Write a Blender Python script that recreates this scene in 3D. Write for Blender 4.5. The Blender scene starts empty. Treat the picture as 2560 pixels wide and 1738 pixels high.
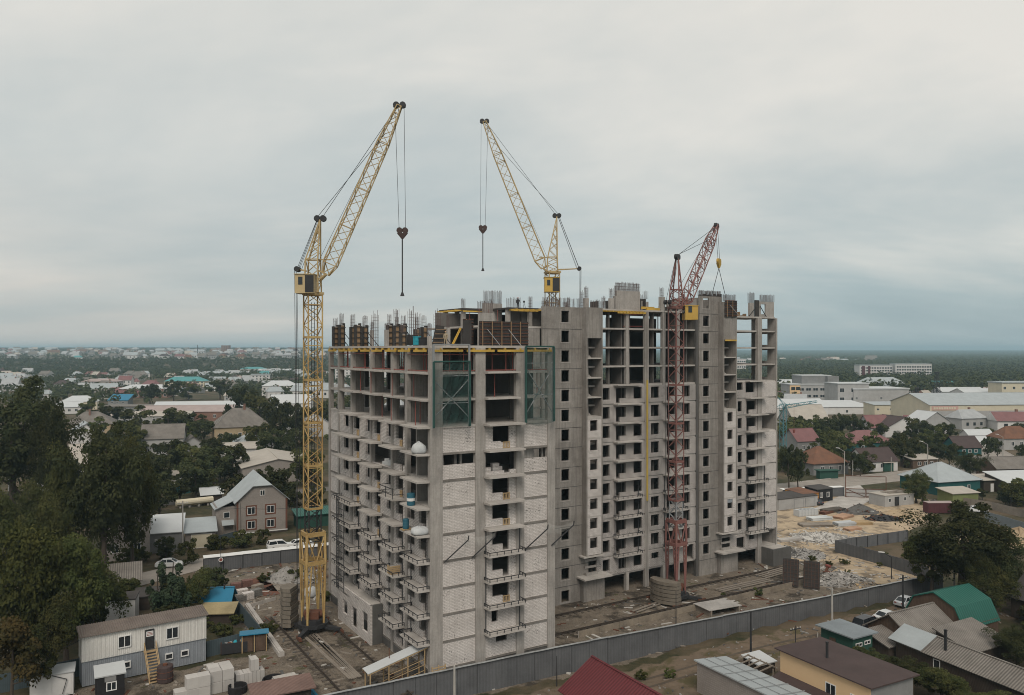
import bpy, math, random
import numpy as np
from mathutils import Vector, Matrix
random.seed(7); rng = np.random.default_rng(7)
S = bpy.context.scene
C = S.collection
R = math.radians
# ------------------------------------------------------------------ camera
HAZE = 1.6e-4
SKY_OFF, SKY_OFF2 = (8.4, 3.07, 0), (6.9, 5.7, 0)
F_PX, CX, HY, CAMZ = 1990.0, 1280.0, 875.0, 38.5
cam_d = bpy.data.cameras.new('camera'); cam = bpy.data.objects.new('camera', cam_d); C.objects.link(cam)
cam_d.sensor_width = 36.0; cam_d.lens = 36.0*F_PX/2560.0
cam_d.shift_y = (HY-869.0)/2560.0
cam_d.clip_start = 0.5; cam_d.clip_end = 40000
cam.location = (0, 0, CAMZ); cam.rotation_euler = (R(90), R(0.0), 0)
S.camera = cam
# ------------------------------------------------------------------ sky, sun, exposure
SUN_EL, SUN_AZ = R(46), R(180)      # azimuth measured clockwise from +Y (view direction): behind the camera
W = bpy.data.worlds.new('World'); S.world = W; W.use_nodes = True
nt = W.node_tree; nt.nodes.clear()
def N(t, kind, **kw):
    n = t.nodes.new(kind)
    for k, v in kw.items():
        if k.startswith('i_'):
            key = k[2:]
            key = int(key) if key.isdigit() else key.replace('_', ' ')
            n.inputs[key].default_value = v
        else: setattr(n, k, v)
    return n
def ramp(t, stops, interp='LINEAR'):
    n = t.nodes.new('ShaderNodeValToRGB'); cr = n.color_ramp; cr.interpolation = interp
    while len(cr.elements) < len(stops): cr.elements.new(0.5)
    for e, (p, c) in zip(cr.elements, stops):
        e.position = p; e.color = (c, c, c, 1) if isinstance(c, (int, float)) else (*c, 1)
    return n
L = nt.links.new
tc = N(nt, 'ShaderNodeTexCoord'); sep = N(nt, 'ShaderNodeSeparateXYZ'); L(tc.outputs['Generated'], sep.inputs[0])
sky = N(nt, 'ShaderNodeTexSky'); sky.sky_type = 'NISHITA'; sky.sun_disc = False
sky.sun_elevation = SUN_EL; sky.sun_rotation = SUN_AZ; sky.dust_density = 2.0; sky.air_density = 1.0
skys = N(nt, 'ShaderNodeMix', data_type='RGBA', blend_type='MULTIPLY'); skys.inputs['Factor'].default_value = 1
L(sky.outputs[0], skys.inputs[6]); skys.inputs[7].default_value = (0.9, 1.0, 0.95, 1)
# cloud deck: direction projected on a flat layer high above, so streaks flatten towards the horizon
zc = N(nt, 'ShaderNodeMath', operation='MAXIMUM'); L(sep.outputs[2], zc.inputs[0]); zc.inputs[1].default_value = 0.0
za = N(nt, 'ShaderNodeMath', operation='ADD'); L(zc.outputs[0], za.inputs[0]); za.inputs[1].default_value = 0.19
dv = N(nt, 'ShaderNodeVectorMath', operation='DIVIDE'); L(tc.outputs['Generated'], dv.inputs[0])
cb = N(nt, 'ShaderNodeCombineXYZ'); [L(za.outputs[0], cb.inputs[i]) for i in range(3)]; L(cb.outputs[0], dv.inputs[1])
mp = N(nt, 'ShaderNodeMapping'); L(dv.outputs[0], mp.inputs[0]); mp.inputs['Location'].default_value = SKY_OFF; mp.inputs['Rotation'].default_value = (0, 0, R(-14)); mp.inputs['Scale'].default_value = (0.40, 0.62, 0)
n1 = N(nt, 'ShaderNodeTexNoise'); L(mp.outputs[0], n1.inputs['Vector']); n1.inputs['Scale'].default_value = 0.9; n1.inputs['Detail'].default_value = 6; n1.inputs['Roughness'].default_value = 0.6; n1.inputs['Distortion'].default_value = 0.3
# thin broken streaks of a lower, flatter layer
mp2 = N(nt, 'ShaderNodeMapping'); L(dv.outputs[0], mp2.inputs[0]); mp2.inputs['Scale'].default_value = (0.34, 0.95, 0); mp2.inputs['Rotation'].default_value = (0, 0, R(7)); mp2.inputs['Location'].default_value = SKY_OFF2
n2 = N(nt, 'ShaderNodeTexNoise'); L(mp2.outputs[0], n2.inputs['Vector']); n2.inputs['Scale'].default_value = 1.3; n2.inputs['Detail'].default_value = 6; n2.inputs['Roughness'].default_value = 0.55
# thinner cloud overhead than near the horizon, where the layer is seen edge-on
elev = N(nt, 'ShaderNodeMapRange'); L(sep.outputs[2], elev.inputs[0]); elev.inputs[1].default_value = 0.0; elev.inputs[2].default_value = 0.40
elev.inputs[3].default_value = -0.22; elev.inputs[4].default_value = 0.17
st = ramp(nt, [(0.55, 0.0), (0.80, 0.22)]); L(n2.outputs[0], st.inputs[0])
sm = N(nt, 'ShaderNodeMath', operation='MULTIPLY_ADD'); L(n1.outputs[0], sm.inputs[0]); sm.inputs[1].default_value = 1.3; L(st.outputs[0], sm.inputs[2])
sm2 = N(nt, 'ShaderNodeMath', operation='ADD'); L(sm.outputs[0], sm2.inputs[0]); L(elev.outputs[0], sm2.inputs[1])
cr = ramp(nt, [(0.24, (0.318, 0.395, 0.42)), (0.42, (0.39, 0.46, 0.475)), (0.60, (0.52, 0.552, 0.54)), (0.86, (0.735, 0.71, 0.655))])
L(sm2.outputs[0], cr.inputs[0])
# warmer low cloud towards one side, where the sun went under the deck
wx = N(nt, 'ShaderNodeMapRange'); L(sep.outputs[0], wx.inputs[0]); wx.inputs[1].default_value = 0.05; wx.inputs[2].default_value = -0.55; wx.inputs[3].default_value = 0.0; wx.inputs[4].default_value = 0.95
wz = N(nt, 'ShaderNodeMapRange'); L(sep.outputs[2], wz.inputs[0]); wz.inputs[1].default_value = 0.02; wz.inputs[2].default_value = 0.22; wz.inputs[3].default_value = 1.0; wz.inputs[4].default_value = 0.0
wm = N(nt, 'ShaderNodeMath', operation='MULTIPLY'); L(wx.outputs[0], wm.inputs[0]); L(wz.outputs[0], wm.inputs[1])
wn = N(nt, 'ShaderNodeMath', operation='MULTIPLY'); L(wm.outputs[0], wn.inputs[0]); wr = ramp(nt, [(0.3, 0.35), (0.7, 1.0)]); L(n2.outputs[0], wr.inputs[0]); L(wr.outputs[0], wn.inputs[1])
wmix = N(nt, 'ShaderNodeMix', data_type='RGBA'); L(wn.outputs[0], wmix.inputs[0]); L(cr.outputs[0], wmix.inputs[6]); wmix.inputs[7].default_value = (0.72, 0.635, 0.565, 1)
bg1 = N(nt, 'ShaderNodeBackground'); L(skys.outputs[2], bg1.inputs[0]); bg1.inputs[1].default_value = 0.05
bg2 = N(nt, 'ShaderNodeBackground'); L(wmix.outputs[2], bg2.inputs[0]); bg2.inputs[1].default_value = 1.0
# under the horizon the world is neutral
mixw = N(nt, 'ShaderNodeMixShader'); mixw.inputs[0].default_value = 0.86; L(bg1.outputs[0], mixw.inputs[1]); L(bg2.outputs[0], mixw.inputs[2])
wo = N(nt, 'ShaderNodeOutputWorld'); L(mixw.outputs[0], wo.inputs[0])
sun_d = bpy.data.lights.new('sun', 'SUN'); sun_d.energy = 1.5; sun_d.angle = R(26); sun_d.color = (1.0, 0.905, 0.79)
sun = bpy.data.objects.new('sun', sun_d); C.objects.link(sun)
sdir = Vector((math.sin(SUN_AZ)*math.cos(SUN_EL), math.cos(SUN_AZ)*math.cos(SUN_EL), math.sin(SUN_EL)))
sun.rotation_euler = sdir.to_track_quat('Z', 'Y').to_euler(); sun.location = (60, -60, 150)
vs = S.view_settings; vs.view_transform = 'Standard'; vs.look = 'None'; vs.exposure = 0.26; vs.gamma = 1.0; vs.use_curve_mapping = False
S.cycles.filter_width = 1.0; S.cycles.max_bounces = 5; S.cycles.diffuse_bounces = 3; S.cycles.glossy_bounces = 2; S.cycles.transparent_max_bounces = 12
S.cycles.transmission_bounces = 2; S.cycles.volume_bounces = 0; S.cycles.caustics_reflective = False; S.cycles.caustics_refractive = False

# ------------------------------------------------------------------ terrain height, pixel -> ground helpers
def sst(a, b, x):
    t = min(1.0, max(0.0, (x-a)/(b-a))); return t*t*(3-2*t)
FENCE = [(-27.0, 76.6), (-19.1, 80.9), (4.8, 93.9), (46.0, 114.1), (67.9, 125.4)]
def fence_y(x):
    for (x0, y0), (x1, y1) in zip(FENCE, FENCE[1:]):
        if x <= x1 or x1 == FENCE[-1][0]: return y0+(y1-y0)*(x-x0)/(x1-x0)
def g(x, y):
    z = 1.8*sst(-5, -15, x)
    if x > -27:
        z += 1.0*sst(8, 35, x)*sst(0.8, -0.4, y-fence_y(x)-0.3)*sst(160, 120, y)
    if y > 600:
        r = x/y
        hl = sst(-0.02, -0.2, r)
        z += hl*(17*sst(1150, 1700, y)+17*sst(1700, 3400, y))
        z += 26*sst(3500, 9000, y)*(0.55+0.25*sst(-.3,.1,r)-0.15*sst(0.1,0.6,r))
    return z
def gp(px, py, z=None):
    """ground point seen at photo pixel (px, py)"""
    zz = 0.0 if z is None else z
    for _ in range(12):
        Y = (CAMZ-zz)*F_PX/(py-HY); X = (px-CX)/F_PX*Y
        if z is None: zz = g(X, Y)
        else: break
    return X, Y, zz
def at(px, py, Y):
    return (px-CX)/F_PX*Y, Y, CAMZ-(py-HY)/F_PX*Y

# ------------------------------------------------------------------ mesh builder
class MB:
    def __init__(s): s.v = []; s.f = []; s.m = []
    def quad(s, *p, m=0):
        n = len(s.v); s.v += [tuple(q) for q in p]; s.f.append(tuple(range(n, n+len(p)))); s.m.append(m); return s
    def box(s, x0, x1, y0, y1, z0, z1, m=0):
        n = len(s.v)
        s.v += [(x, y, z) for z in (z0, z1) for y in (y0, y1) for x in (x0, x1)]
        for f in ((0, 2, 3, 1), (4, 5, 7, 6), (0, 1, 5, 4), (2, 6, 7, 3), (0, 4, 6, 2), (1, 3, 7, 5)):
            s.f.append(tuple(n+i for i in f)); s.m.append(m)
        return s
    def bar(s, p, q, w, h=None, m=0, up=None):
        p = Vector(p); q = Vector(q); d = q-p
        if d.length < 1e-6: return s
        d.normalize(); h = h or w
        u = Vector(up) if up else (Vector((0, 0, 1)) if abs(d.z) < 0.95 else Vector((0, 1, 0)))
        a = d.cross(u).normalized()*(w/2); b = a.cross(d).normalized()*(h/2)
        n = len(s.v)
        for e in (p, q): s.v += [tuple(e-a-b), tuple(e+a-b), tuple(e+a+b), tuple(e-a+b)]
        for f in ((0, 1, 5, 4), (1, 2, 6, 5), (2, 3, 7, 6), (3, 0, 4, 7), (0, 3, 2, 1), (4, 5, 6, 7)):
            s.f.append(tuple(n+i for i in f)); s.m.append(m)
        return s
    def tube(s, p, q, r0, r1=None, k=8, m=0, cap=True):
        p = Vector(p); q = Vector(q); d = (q-p).normalized(); r1 = r0 if r1 is None else r1
        u = Vector((0, 0, 1)) if abs(d.z) < 0.95 else Vector((1, 0, 0))
        a = d.cross(u).normalized(); b = a.cross(d).normalized(); n = len(s.v)
        for e, r in ((p, r0), (q, r1)):
            s.v += [tuple(e+a*(r*math.cos(2*math.pi*i/k))+b*(r*math.sin(2*math.pi*i/k))) for i in range(k)]
        for i in range(k):
            j = (i+1) % k; s.f.append((n+i, n+j, n+k+j, n+k+i)); s.m.append(m)
        if cap:
            s.f.append(tuple(n+i for i in range(k))[::-1]); s.m.append(m); s.f.append(tuple(n+k+i for i in range(k))); s.m.append(m)
        return s
    def prism(s, poly, z0, z1, m=0, mt=None):
        """vertical extrusion of a plan polygon"""
        k = len(poly); n = len(s.v)
        s.v += [(x, y, z0) for x, y in poly]+[(x, y, z1) for x, y in poly]
        for i in range(k):
            j = (i+1) % k; s.f.append((n+i, n+j, n+k+j, n+k+i)); s.m.append(m)
        s.f.append(tuple(n+i for i in range(k))[::-1]); s.m.append(m)
        s.f.append(tuple(n+k+i for i in range(k))); s.m.append(m if mt is None else mt); return s
    def loft(s, rings, m=0, cap=True):
        n = len(s.v); k = len(rings[0])
        for r in rings: s.v += [tuple(p) for p in r]
        for a in range(len(rings)-1):
            for i in range(k):
                j = (i+1) % k; s.f.append((n+a*k+i, n+a*k+j, n+(a+1)*k+j, n+(a+1)*k+i)); s.m.append(m)
        if cap:
            s.f.append(tuple(n+i for i in range(k))[::-1]); s.m.append(m)
            s.f.append(tuple(n+(len(rings)-1)*k+i for i in range(k))); s.m.append(m)
        return s
    def sheet(s, quadp, th, m=0):
        """thin solid slab over a (roughly planar) quad, thickness downwards along its normal"""
        P = [Vector(p) for p in quadp]; nn = (P[1]-P[0]).cross(P[2]-P[0])
        if nn.length < 1e-9: nn = (P[2]-P[0]).cross(P[3]-P[0])
        nn.normalize()
        if nn.z < 0: nn = -nn
        return s.loft([[p for p in P], [p-nn*th for p in P]], m)
    def mesh(s, name, mats):
        me = bpy.data.meshes.new(name); me.from_pydata(s.v, [], s.f)
        if not isinstance(mats, (list, tuple)): mats = [mats]
        for mm in mats: me.materials.append(M[mm] if isinstance(mm, str) else mm)
        if len(mats) > 1: me.polygons.foreach_set('material_index', s.m)
        me.update(); return me
    def build(s, name, mats, parent=None, smooth=False):
        me = s.mesh(name, mats)
        if smooth: me.polygons.foreach_set('use_smooth', [True]*len(me.polygons))
        return link(name, me, parent)
def link(name, me, parent=None, loc=None, rz=None, sc=None):
    o = bpy.data.objects.new(name, me); C.objects.link(o)
    if parent is not None: o.parent = parent
    if loc is not None: o.location = loc
    if rz is not None: o.rotation_euler = (0, 0, rz)
    if sc is not None: o.scale = sc if isinstance(sc, (tuple, list)) else (sc, sc, sc)
    return o
def tag(o, label, cat, group=None):
    o['label'] = label; o['category'] = cat
    if group: o['group'] = group
    return o
def thing(name, label, cat, loc=(0, 0, 0), rz=0.0, group=None):
    o = bpy.data.objects.new(name, None); C.objects.link(o); o.location = loc; o.rotation_euler = (0, 0, rz); o.empty_display_size = 0.3
    return tag(o, label, cat, group)
def struct(o, kind='structure'): o['kind'] = kind; return o
def copy_tree(o, parent=None, depth=0):
    c = o.copy(); C.objects.link(c); c.parent = parent
    if depth < 2:
        for ch in o.children: copy_tree(ch, c, depth+1)
    return c

# ------------------------------------------------------------------ materials
M = {}
def mat(name, col, rough=0.85, var=0.15, scale=1.0, dark=None, streak=0.0, bump=0.0, bscale=8.0, metal=0.0, spec=0.3, kind=None, objrand=0.0, coord='Object', **kw):
    """base colour with two-scale mottling, optional vertical weather streaks and relief"""
    m = bpy.data.materials.new(name); m.use_nodes = True; t = m.node_tree; Lk = t.links.new
    b = t.nodes['Principled BSDF']; b.inputs['Roughness'].default_value = rough; b.inputs['Metallic'].default_value = metal
    b.inputs['Specular IOR Level'].default_value = spec
    tc = N(t, 'ShaderNodeTexCoord'); vec = tc.outputs[coord]
    dark = dark or tuple(c*0.55 for c in col)
    n1 = N(t, 'ShaderNodeTexNoise', i_Scale=0.35*scale, i_Detail=6.0, i_Roughness=0.65); Lk(vec, n1.inputs['Vector'])
    n2 = N(t, 'ShaderNodeTexNoise', i_Scale=4.5*scale, i_Detail=4.0, i_Roughness=0.7); Lk(vec, n2.inputs['Vector'])
    ad = N(t, 'ShaderNodeMath', operation='MULTIPLY_ADD', i_1=0.45); Lk(n2.outputs[0], ad.inputs[0]); Lk(n1.outputs[0], ad.inputs[2])
    rp = ramp(t, [(0.5-0.02, 0.0), (0.95, 1.0)]); Lk(ad.outputs[0], rp.inputs[0])
    mu = N(t, 'ShaderNodeMath', operation='MULTIPLY', i_1=min(1.0, var*3.2)); Lk(rp.outputs[0], mu.inputs[0])
    mx = N(t, 'ShaderNodeMix', data_type='RGBA'); Lk(mu.outputs[0], mx.inputs[0]); mx.inputs[6].default_value = (*col, 1); mx.inputs[7].default_value = (*dark, 1)
    out = mx.outputs[2]; bsrc = n2.outputs[0]
    if streak:
        mpn = N(t, 'ShaderNodeMapping'); Lk(vec, mpn.inputs[0]); mpn.inputs['Scale'].default_value = (2.2, 2.2, 0.12)
        n3 = N(t, 'ShaderNodeTexNoise', i_Scale=1.6, i_Detail=5.0, i_Roughness=0.7); Lk(mpn.outputs[0], n3.inputs['Vector'])
        r3 = ramp(t, [(0.45, 0.0), (0.72, 1.0)]); Lk(n3.outputs[0], r3.inputs[0])
        m3 = N(t, 'ShaderNodeMath', operation='MULTIPLY', i_1=streak); Lk(r3.outputs[0], m3.inputs[0])
        mx3 = N(t, 'ShaderNodeMix', data_type='RGBA'); Lk(m3.outputs[0], mx3.inputs[0]); Lk(out, mx3.inputs[6]); mx3.inputs[7].default_value = (*[c*0.42 for c in col], 1); out = mx3.outputs[2]
    if kind == 'brick':
        sp = N(t, 'ShaderNodeSeparateXYZ'); Lk(vec, sp.inputs[0]); sxy = N(t, 'ShaderNodeMath', operation='ADD'); Lk(sp.outputs[0], sxy.inputs[0]); Lk(sp.outputs[1], sxy.inputs[1])
        cbn = N(t, 'ShaderNodeCombineXYZ'); Lk(sxy.outputs[0], cbn.inputs[0]); Lk(sp.outputs[2], cbn.inputs[1])
        br = N(t, 'ShaderNodeTexBrick', i_Scale=1.0); Lk(cbn.outputs[0], br.inputs['Vector'])
        bw, bh = kw.get('bsize', (0.42, 0.17)); br.inputs['Brick Width'].default_value = bw; br.inputs['Row Height'].default_value = bh
        br.inputs['Mortar Size'].default_value = 0.022; br.inputs['Bias'].default_value = -0.3; br.inputs['Mortar Smooth'].default_value = 0.2
        br.inputs['Color1'].default_value = (1, 1, 1, 1); br.inputs['Color2'].default_value = (0.83, 0.82, 0.81, 1); mo = kw.get('mortar', 0.5); br.inputs['Mortar'].default_value = (mo, mo, mo*0.98, 1)
        mxb = N(t, 'ShaderNodeMix', data_type='RGBA', blend_type='MULTIPLY'); mxb.inputs[0].default_value = 1; Lk(out, mxb.inputs[6]); Lk(br.outputs[0], mxb.inputs[7]); out = mxb.outputs[2]
        # missing / chipped bricks: small dark pits
        vo = N(t, 'ShaderNodeTexNoise', i_Scale=5.5, i_Detail=2.0); Lk(cbn.outputs[0], vo.inputs['Vector'])
        n4 = N(t, 'ShaderNodeTexNoise', i_Scale=0.5, i_Detail=2.0); Lk(cbn.outputs[0], n4.inputs['Vector'])
        ml = N(t, 'ShaderNodeMath', operation='MULTIPLY_ADD', i_1=0.55); Lk(n4.outputs[0], ml.inputs[0]); Lk(vo.outputs[0], ml.inputs[2])
        rv = ramp(t, [(0.93, 1.0), (1.0, kw.get('pits', 0.35))]); Lk(ml.outputs[0], rv.inputs[0])
        mxp = N(t, 'ShaderNodeMix', data_type='RGBA', blend_type='MULTIPLY'); mxp.inputs[0].default_value = 1; Lk(out, mxp.inputs[6]); Lk(rv.outputs[0], mxp.inputs[7]); out = mxp.outputs[2]
    if kind in ('wave', 'wavex'):   # corrugation / slats as fine relief, with darker colour along the grooves
        wv = N(t, 'ShaderNodeTexWave', i_Scale=kw.get('wscale', 1.2), i_Distortion=0.15); wv.bands_direction = kw.get('wdir', 'X'); Lk(vec, wv.inputs['Vector'])
        bsrc = wv.outputs[1]
        mw = N(t, 'ShaderNodeMix', data_type='RGBA', blend_type='MULTIPLY'); mw.inputs[0].default_value = kw.get('wmix', 0.25); Lk(out, mw.inputs[6]); Lk(wv.outputs[0], mw.inputs[7]); out = mw.outputs[2]
    if objrand:
        oi = N(t, 'ShaderNodeObjectInfo'); hs = N(t, 'ShaderNodeHueSaturation'); Lk(out, hs.inputs['Color'])
        mr = N(t, 'ShaderNodeMapRange', i_3=1-objrand, i_4=1+objrand); Lk(oi.outputs['Random'], mr.inputs[0]); Lk(mr.outputs[0], hs.inputs['Value'])
        mr2 = N(t, 'ShaderNodeMapRange', i_3=0.5-objrand*0.06, i_4=0.5+objrand*0.06); 
        ml2 = N(t, 'ShaderNodeMath', operation='FRACT'); ml3 = N(t, 'ShaderNodeMath', operation='MULTIPLY', i_1=7.31); Lk(oi.outputs['Random'], ml3.inputs[0]); Lk(ml3.outputs[0], ml2.inputs[0]); Lk(ml2.outputs[0], mr2.inputs[0]); Lk(mr2.outputs[0], hs.inputs['Hue'])
        out = hs.outputs[0]
    Lk(out, b.inputs['Base Color'])
    if bump:
        bn = N(t, 'ShaderNodeBump', i_Strength=bump, i_Distance=0.05); Lk(bsrc, bn.inputs['Height']); Lk(bn.outputs[0], b.inputs['Normal'])
    M[name] = m; return m
mat('concrete', (0.41, 0.385, 0.36), var=0.24, streak=0.6, bump=0.15, dark=(0.2, 0.185, 0.172))
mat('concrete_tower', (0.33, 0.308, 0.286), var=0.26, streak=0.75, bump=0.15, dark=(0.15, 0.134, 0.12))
mat('concrete_mid', (0.40, 0.372, 0.345), var=0.22, streak=0.5, dark=(0.16, 0.15, 0.14))
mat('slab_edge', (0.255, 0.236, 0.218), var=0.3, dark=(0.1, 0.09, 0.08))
mat('concrete_slab', (0.50, 0.472, 0.442), var=0.2, dark=(0.2, 0.18, 0.165), bump=0.1)
mat('concrete_dark', (0.13, 0.125, 0.12), var=0.25, streak=0.4)
mat('inner', (0.15, 0.14, 0.132), var=0.2, streak=0.3)  # same concrete as outside, darkened so the openings read as shaded rooms
mat('brick_white', (0.68, 0.64, 0.618), var=0.2, streak=0.22, kind='brick', mortar=0.6, dark=(0.4, 0.365, 0.345))
mat('brick_mid', (0.68, 0.638, 0.612), var=0.16, kind='brick', mortar=0.42, streak=0.25, dark=(0.34, 0.31, 0.295))
mat('brick_grey', (0.53, 0.492, 0.472), var=0.2, streak=0.3, kind='brick', mortar=0.45, dark=(0.25, 0.23, 0.22))
mat('block_grey', (0.2, 0.19, 0.18), var=0.2, kind='brick', mortar=0.5, bsize=(0.6, 0.3))
mat('crane_yellow', (0.50, 0.37, 0.155), rough=0.55, var=0.28, dark=(0.24, 0.13, 0.05))
mat('crane_cream', (0.47, 0.365, 0.185), rough=0.6, var=0.25, dark=(0.28, 0.19, 0.1))
mat('crane_red', (0.2, 0.088, 0.082), rough=0.6, var=0.25, dark=(0.2, 0.1, 0.08))
mat('cab_yellow', (0.52, 0.335, 0.075), rough=0.5, var=0.15)
mat('cab_cream', (0.55, 0.43, 0.24), rough=0.5, var=0.15)
mat('steel_dark', (0.035, 0.035, 0.038), rough=0.6, var=0.2)
mat('steel_grey', (0.28, 0.29, 0.30), rough=0.5, var=0.2)
mat('steel_white', (0.62, 0.64, 0.64), rough=0.5, var=0.15)
mat('rust', (0.16, 0.07, 0.045), rough=0.9, var=0.3)
mat('rail_black', (0.045, 0.045, 0.048), rough=0.7, var=0.1)
mat('rebar', (0.13, 0.10, 0.095), rough=0.8, var=0.2)
mat('form_dark', (0.055, 0.05, 0.048), rough=0.8, var=0.3)
mat('form_wood', (0.30, 0.2, 0.12), rough=0.9, var=0.3)
mat('form_yellow', (0.62, 0.40, 0.08), rough=0.7, var=0.25)
mat('wood_new', (0.46, 0.33, 0.185), rough=0.85, var=0.25)
mat('wood_grey', (0.30, 0.26, 0.22), rough=0.95, var=0.3)
mat('prop_red', (0.27, 0.08, 0.065), rough=0.7, var=0.2)
mat('glass_dark', (0.02, 0.025, 0.03), rough=0.12, var=0.05, spec=0.6)
mat('tyre', (0.02, 0.02, 0.02), rough=0.9, var=0.1)
mat('white_paint', (0.72, 0.72, 0.71), rough=0.6, var=0.12)
mat('bag_white', (0.52, 0.53, 0.53), rough=0.6, var=0.3, scale=3, dark=(.4,.42,.44), bump=0.9)
mat('drum_blue', (0.03, 0.12, 0.17), rough=0.5, var=0.15)
mat('teal_paint', (0.03, 0.33, 0.42), rough=0.6, var=0.15)
mat('yellow_pipe', (0.5, 0.36, 0.07), rough=0.6, var=0.2)
# translucent debris net
m = bpy.data.materials.new('net_green'); m.use_nodes = True; t = m.node_tree; b = t.nodes['Principled BSDF']
b.inputs['Base Color'].default_value = (0.022, 0.068, 0.062, 1); b.inputs['Roughness'].default_value = 0.9
tcn = N(t, 'ShaderNodeTexCoord'); nn = N(t, 'ShaderNodeTexNoise', i_Scale=0.8, i_Detail=3.0); t.links.new(tcn.outputs['Object'], nn.inputs['Vector'])
mr = N(t, 'ShaderNodeMapRange', i_1=0.3, i_2=0.7, i_3=0.26, i_4=0.48); t.links.new(nn.outputs[0], mr.inputs[0]); t.links.new(mr.outputs[0], b.inputs['Alpha']); M['net_green'] = m
m = m.copy(); m.name = 'net_white'; b = m.node_tree.nodes['Principled BSDF']; b.inputs['Base Color'].default_value = (0.5, 0.5, 0.48, 1)
for nd in m.node_tree.nodes:
    if nd.type == 'MAP_RANGE': nd.inputs[3].default_value = 0.05; nd.inputs[4].default_value = 0.35
M['net_white'] = m
# ================================================================== the unfinished apartment block
C0 = Vector((-9.03, 88.05)); TH = math.atan2(0.526, 0.851)
D1 = Vector((math.cos(TH), math.sin(TH))); D2 = Vector((-math.sin(TH), math.cos(TH)))
def bw(u, v, z=0): p = C0+D1*u+D2*v; return (p.x, p.y, z)
def loc_at(px, py, Y):
    x, y, z = at(px, py, Y); d = Vector((x, y))-C0; return d.dot(D1), d.dot(D2), z
AB = thing('unfinished_apartment_block', 'large unfinished concrete and white brick apartment block with open upper floors', 'apartment block', (C0.x, C0.y, 0), TH)
def vwall(mb, axis, c, a0, a1, z0, z1, t, holes=(), m=0):
    """wall with rectangular openings. axis 'u': runs along u at v=c, thickness +v.  axis 'v': runs along v at u=c, thickness +u"""
    A = sorted({a0, a1, *[min(a1, max(a0, h[i])) for h in holes for i in (0, 1)]}); Z = sorted({z0, z1, *[min(z1, max(z0, h[i])) for h in holes for i in (2, 3)]})
    def solid(i, j):
        if i < 0 or j < 0 or i >= len(A)-1 or j >= len(Z)-1: return False
        a = (A[i]+A[i+1])/2; z = (Z[j]+Z[j+1])/2
        return not any(h[0] < a < h[1] and h[2] < z < h[3] for h in holes)
    P = (lambda a, d, z: (a, c+d, z)) if axis == 'u' else (lambda a, d, z: (c+d, a, z))
    for i in range(len(A)-1):
        for j in range(len(Z)-1):
            if not solid(i, j): continue
            x0, x1, y0, y1 = A[i], A[i+1], Z[j], Z[j+1]
            for d in (0, t): mb.quad(P(x0, d, y0), P(x1, d, y0), P(x1, d, y1), P(x0, d, y1), m=m)
            if not solid(i-1, j): mb.quad(P(x0, 0, y0), P(x0, t, y0), P(x0, t, y1), P(x0, 0, y1), m=m)
            if not solid(i+1, j): mb.quad(P(x1, 0, y0), P(x1, t, y0), P(x1, t, y1), P(x1, 0, y1), m=m)
            if not solid(i, j-1): mb.quad(P(x0, 0, y0), P(x1, 0, y0), P(x1, t, y0), P(x0, t, y0), m=m)
            if not solid(i, j+1): mb.quad(P(x0, 0, y1), P(x1, 0, y1), P(x1, t, y1), P(x0, t, y1), m=m)
    return mb
FW, FV = 16.75, 34.0          # front wing plan
WE, WB = 79.6, 33.0           # rear wing right end, back line
SLT = 0.26
# --- floor slabs
for z in range(3, 42, 3):
    m_ = MB().box(0, FW, 0, FV, z-SLT, z)
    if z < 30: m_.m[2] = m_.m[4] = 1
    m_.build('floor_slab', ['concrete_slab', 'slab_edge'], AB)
for z in range(3, 48, 3):
    m_ = MB()
    if z <= 42: m_.box(FW+0.02, 79.2, 19.2, WB, z-SLT-0.004, z-0.004)
    else: m_.box(30, 64.4, 19.2, WB, z-SLT-0.004, z-0.004); m_.box(67.6, 79.2, 19.2, 26, z-SLT-0.5, z-0.5)
    m_.build('floor_slab', 'concrete_slab', AB)
# --- columns of the front wing
FC = [(0.0, 1.5), (5.7, 7.0), (11.2, 12.3), (15.65, FW)]
for i, (a, b_) in enumerate(FC):
    MB().box(a-0.05 if i == 0 else a, b_, -0.05, 0.55, 0, 38.74).build('column', 'concrete', AB)
FL = [(6.2, 6.8), (10.4, 11.0), (17.3, 17.9), (24.3, 24.9), (29.5, 30.1), (33.3, FV+0.03)]
for a, b_ in FL: MB().box(-0.05, 0.5, a, b_, 0, 38.74).build('column', 'concrete', AB)
# inner columns and shear walls (open storeys show them)
for u in (5.5, 10.5, 15.5):
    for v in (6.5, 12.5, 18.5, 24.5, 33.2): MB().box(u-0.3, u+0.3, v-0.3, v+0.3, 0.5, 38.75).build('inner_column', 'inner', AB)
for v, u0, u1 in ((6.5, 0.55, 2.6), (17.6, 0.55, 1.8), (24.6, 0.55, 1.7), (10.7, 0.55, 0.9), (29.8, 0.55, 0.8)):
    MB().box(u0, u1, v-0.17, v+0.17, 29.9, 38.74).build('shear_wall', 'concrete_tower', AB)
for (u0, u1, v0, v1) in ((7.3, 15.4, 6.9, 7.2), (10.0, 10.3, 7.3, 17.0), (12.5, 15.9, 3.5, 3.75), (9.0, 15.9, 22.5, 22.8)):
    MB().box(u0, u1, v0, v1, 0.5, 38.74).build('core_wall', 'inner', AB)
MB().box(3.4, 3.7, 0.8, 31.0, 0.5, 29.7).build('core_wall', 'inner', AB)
MB().box(1.0, 15.5, 31.0, 31.3, 0.5, 29.7).build('core_wall', 'inner', AB)
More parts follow.
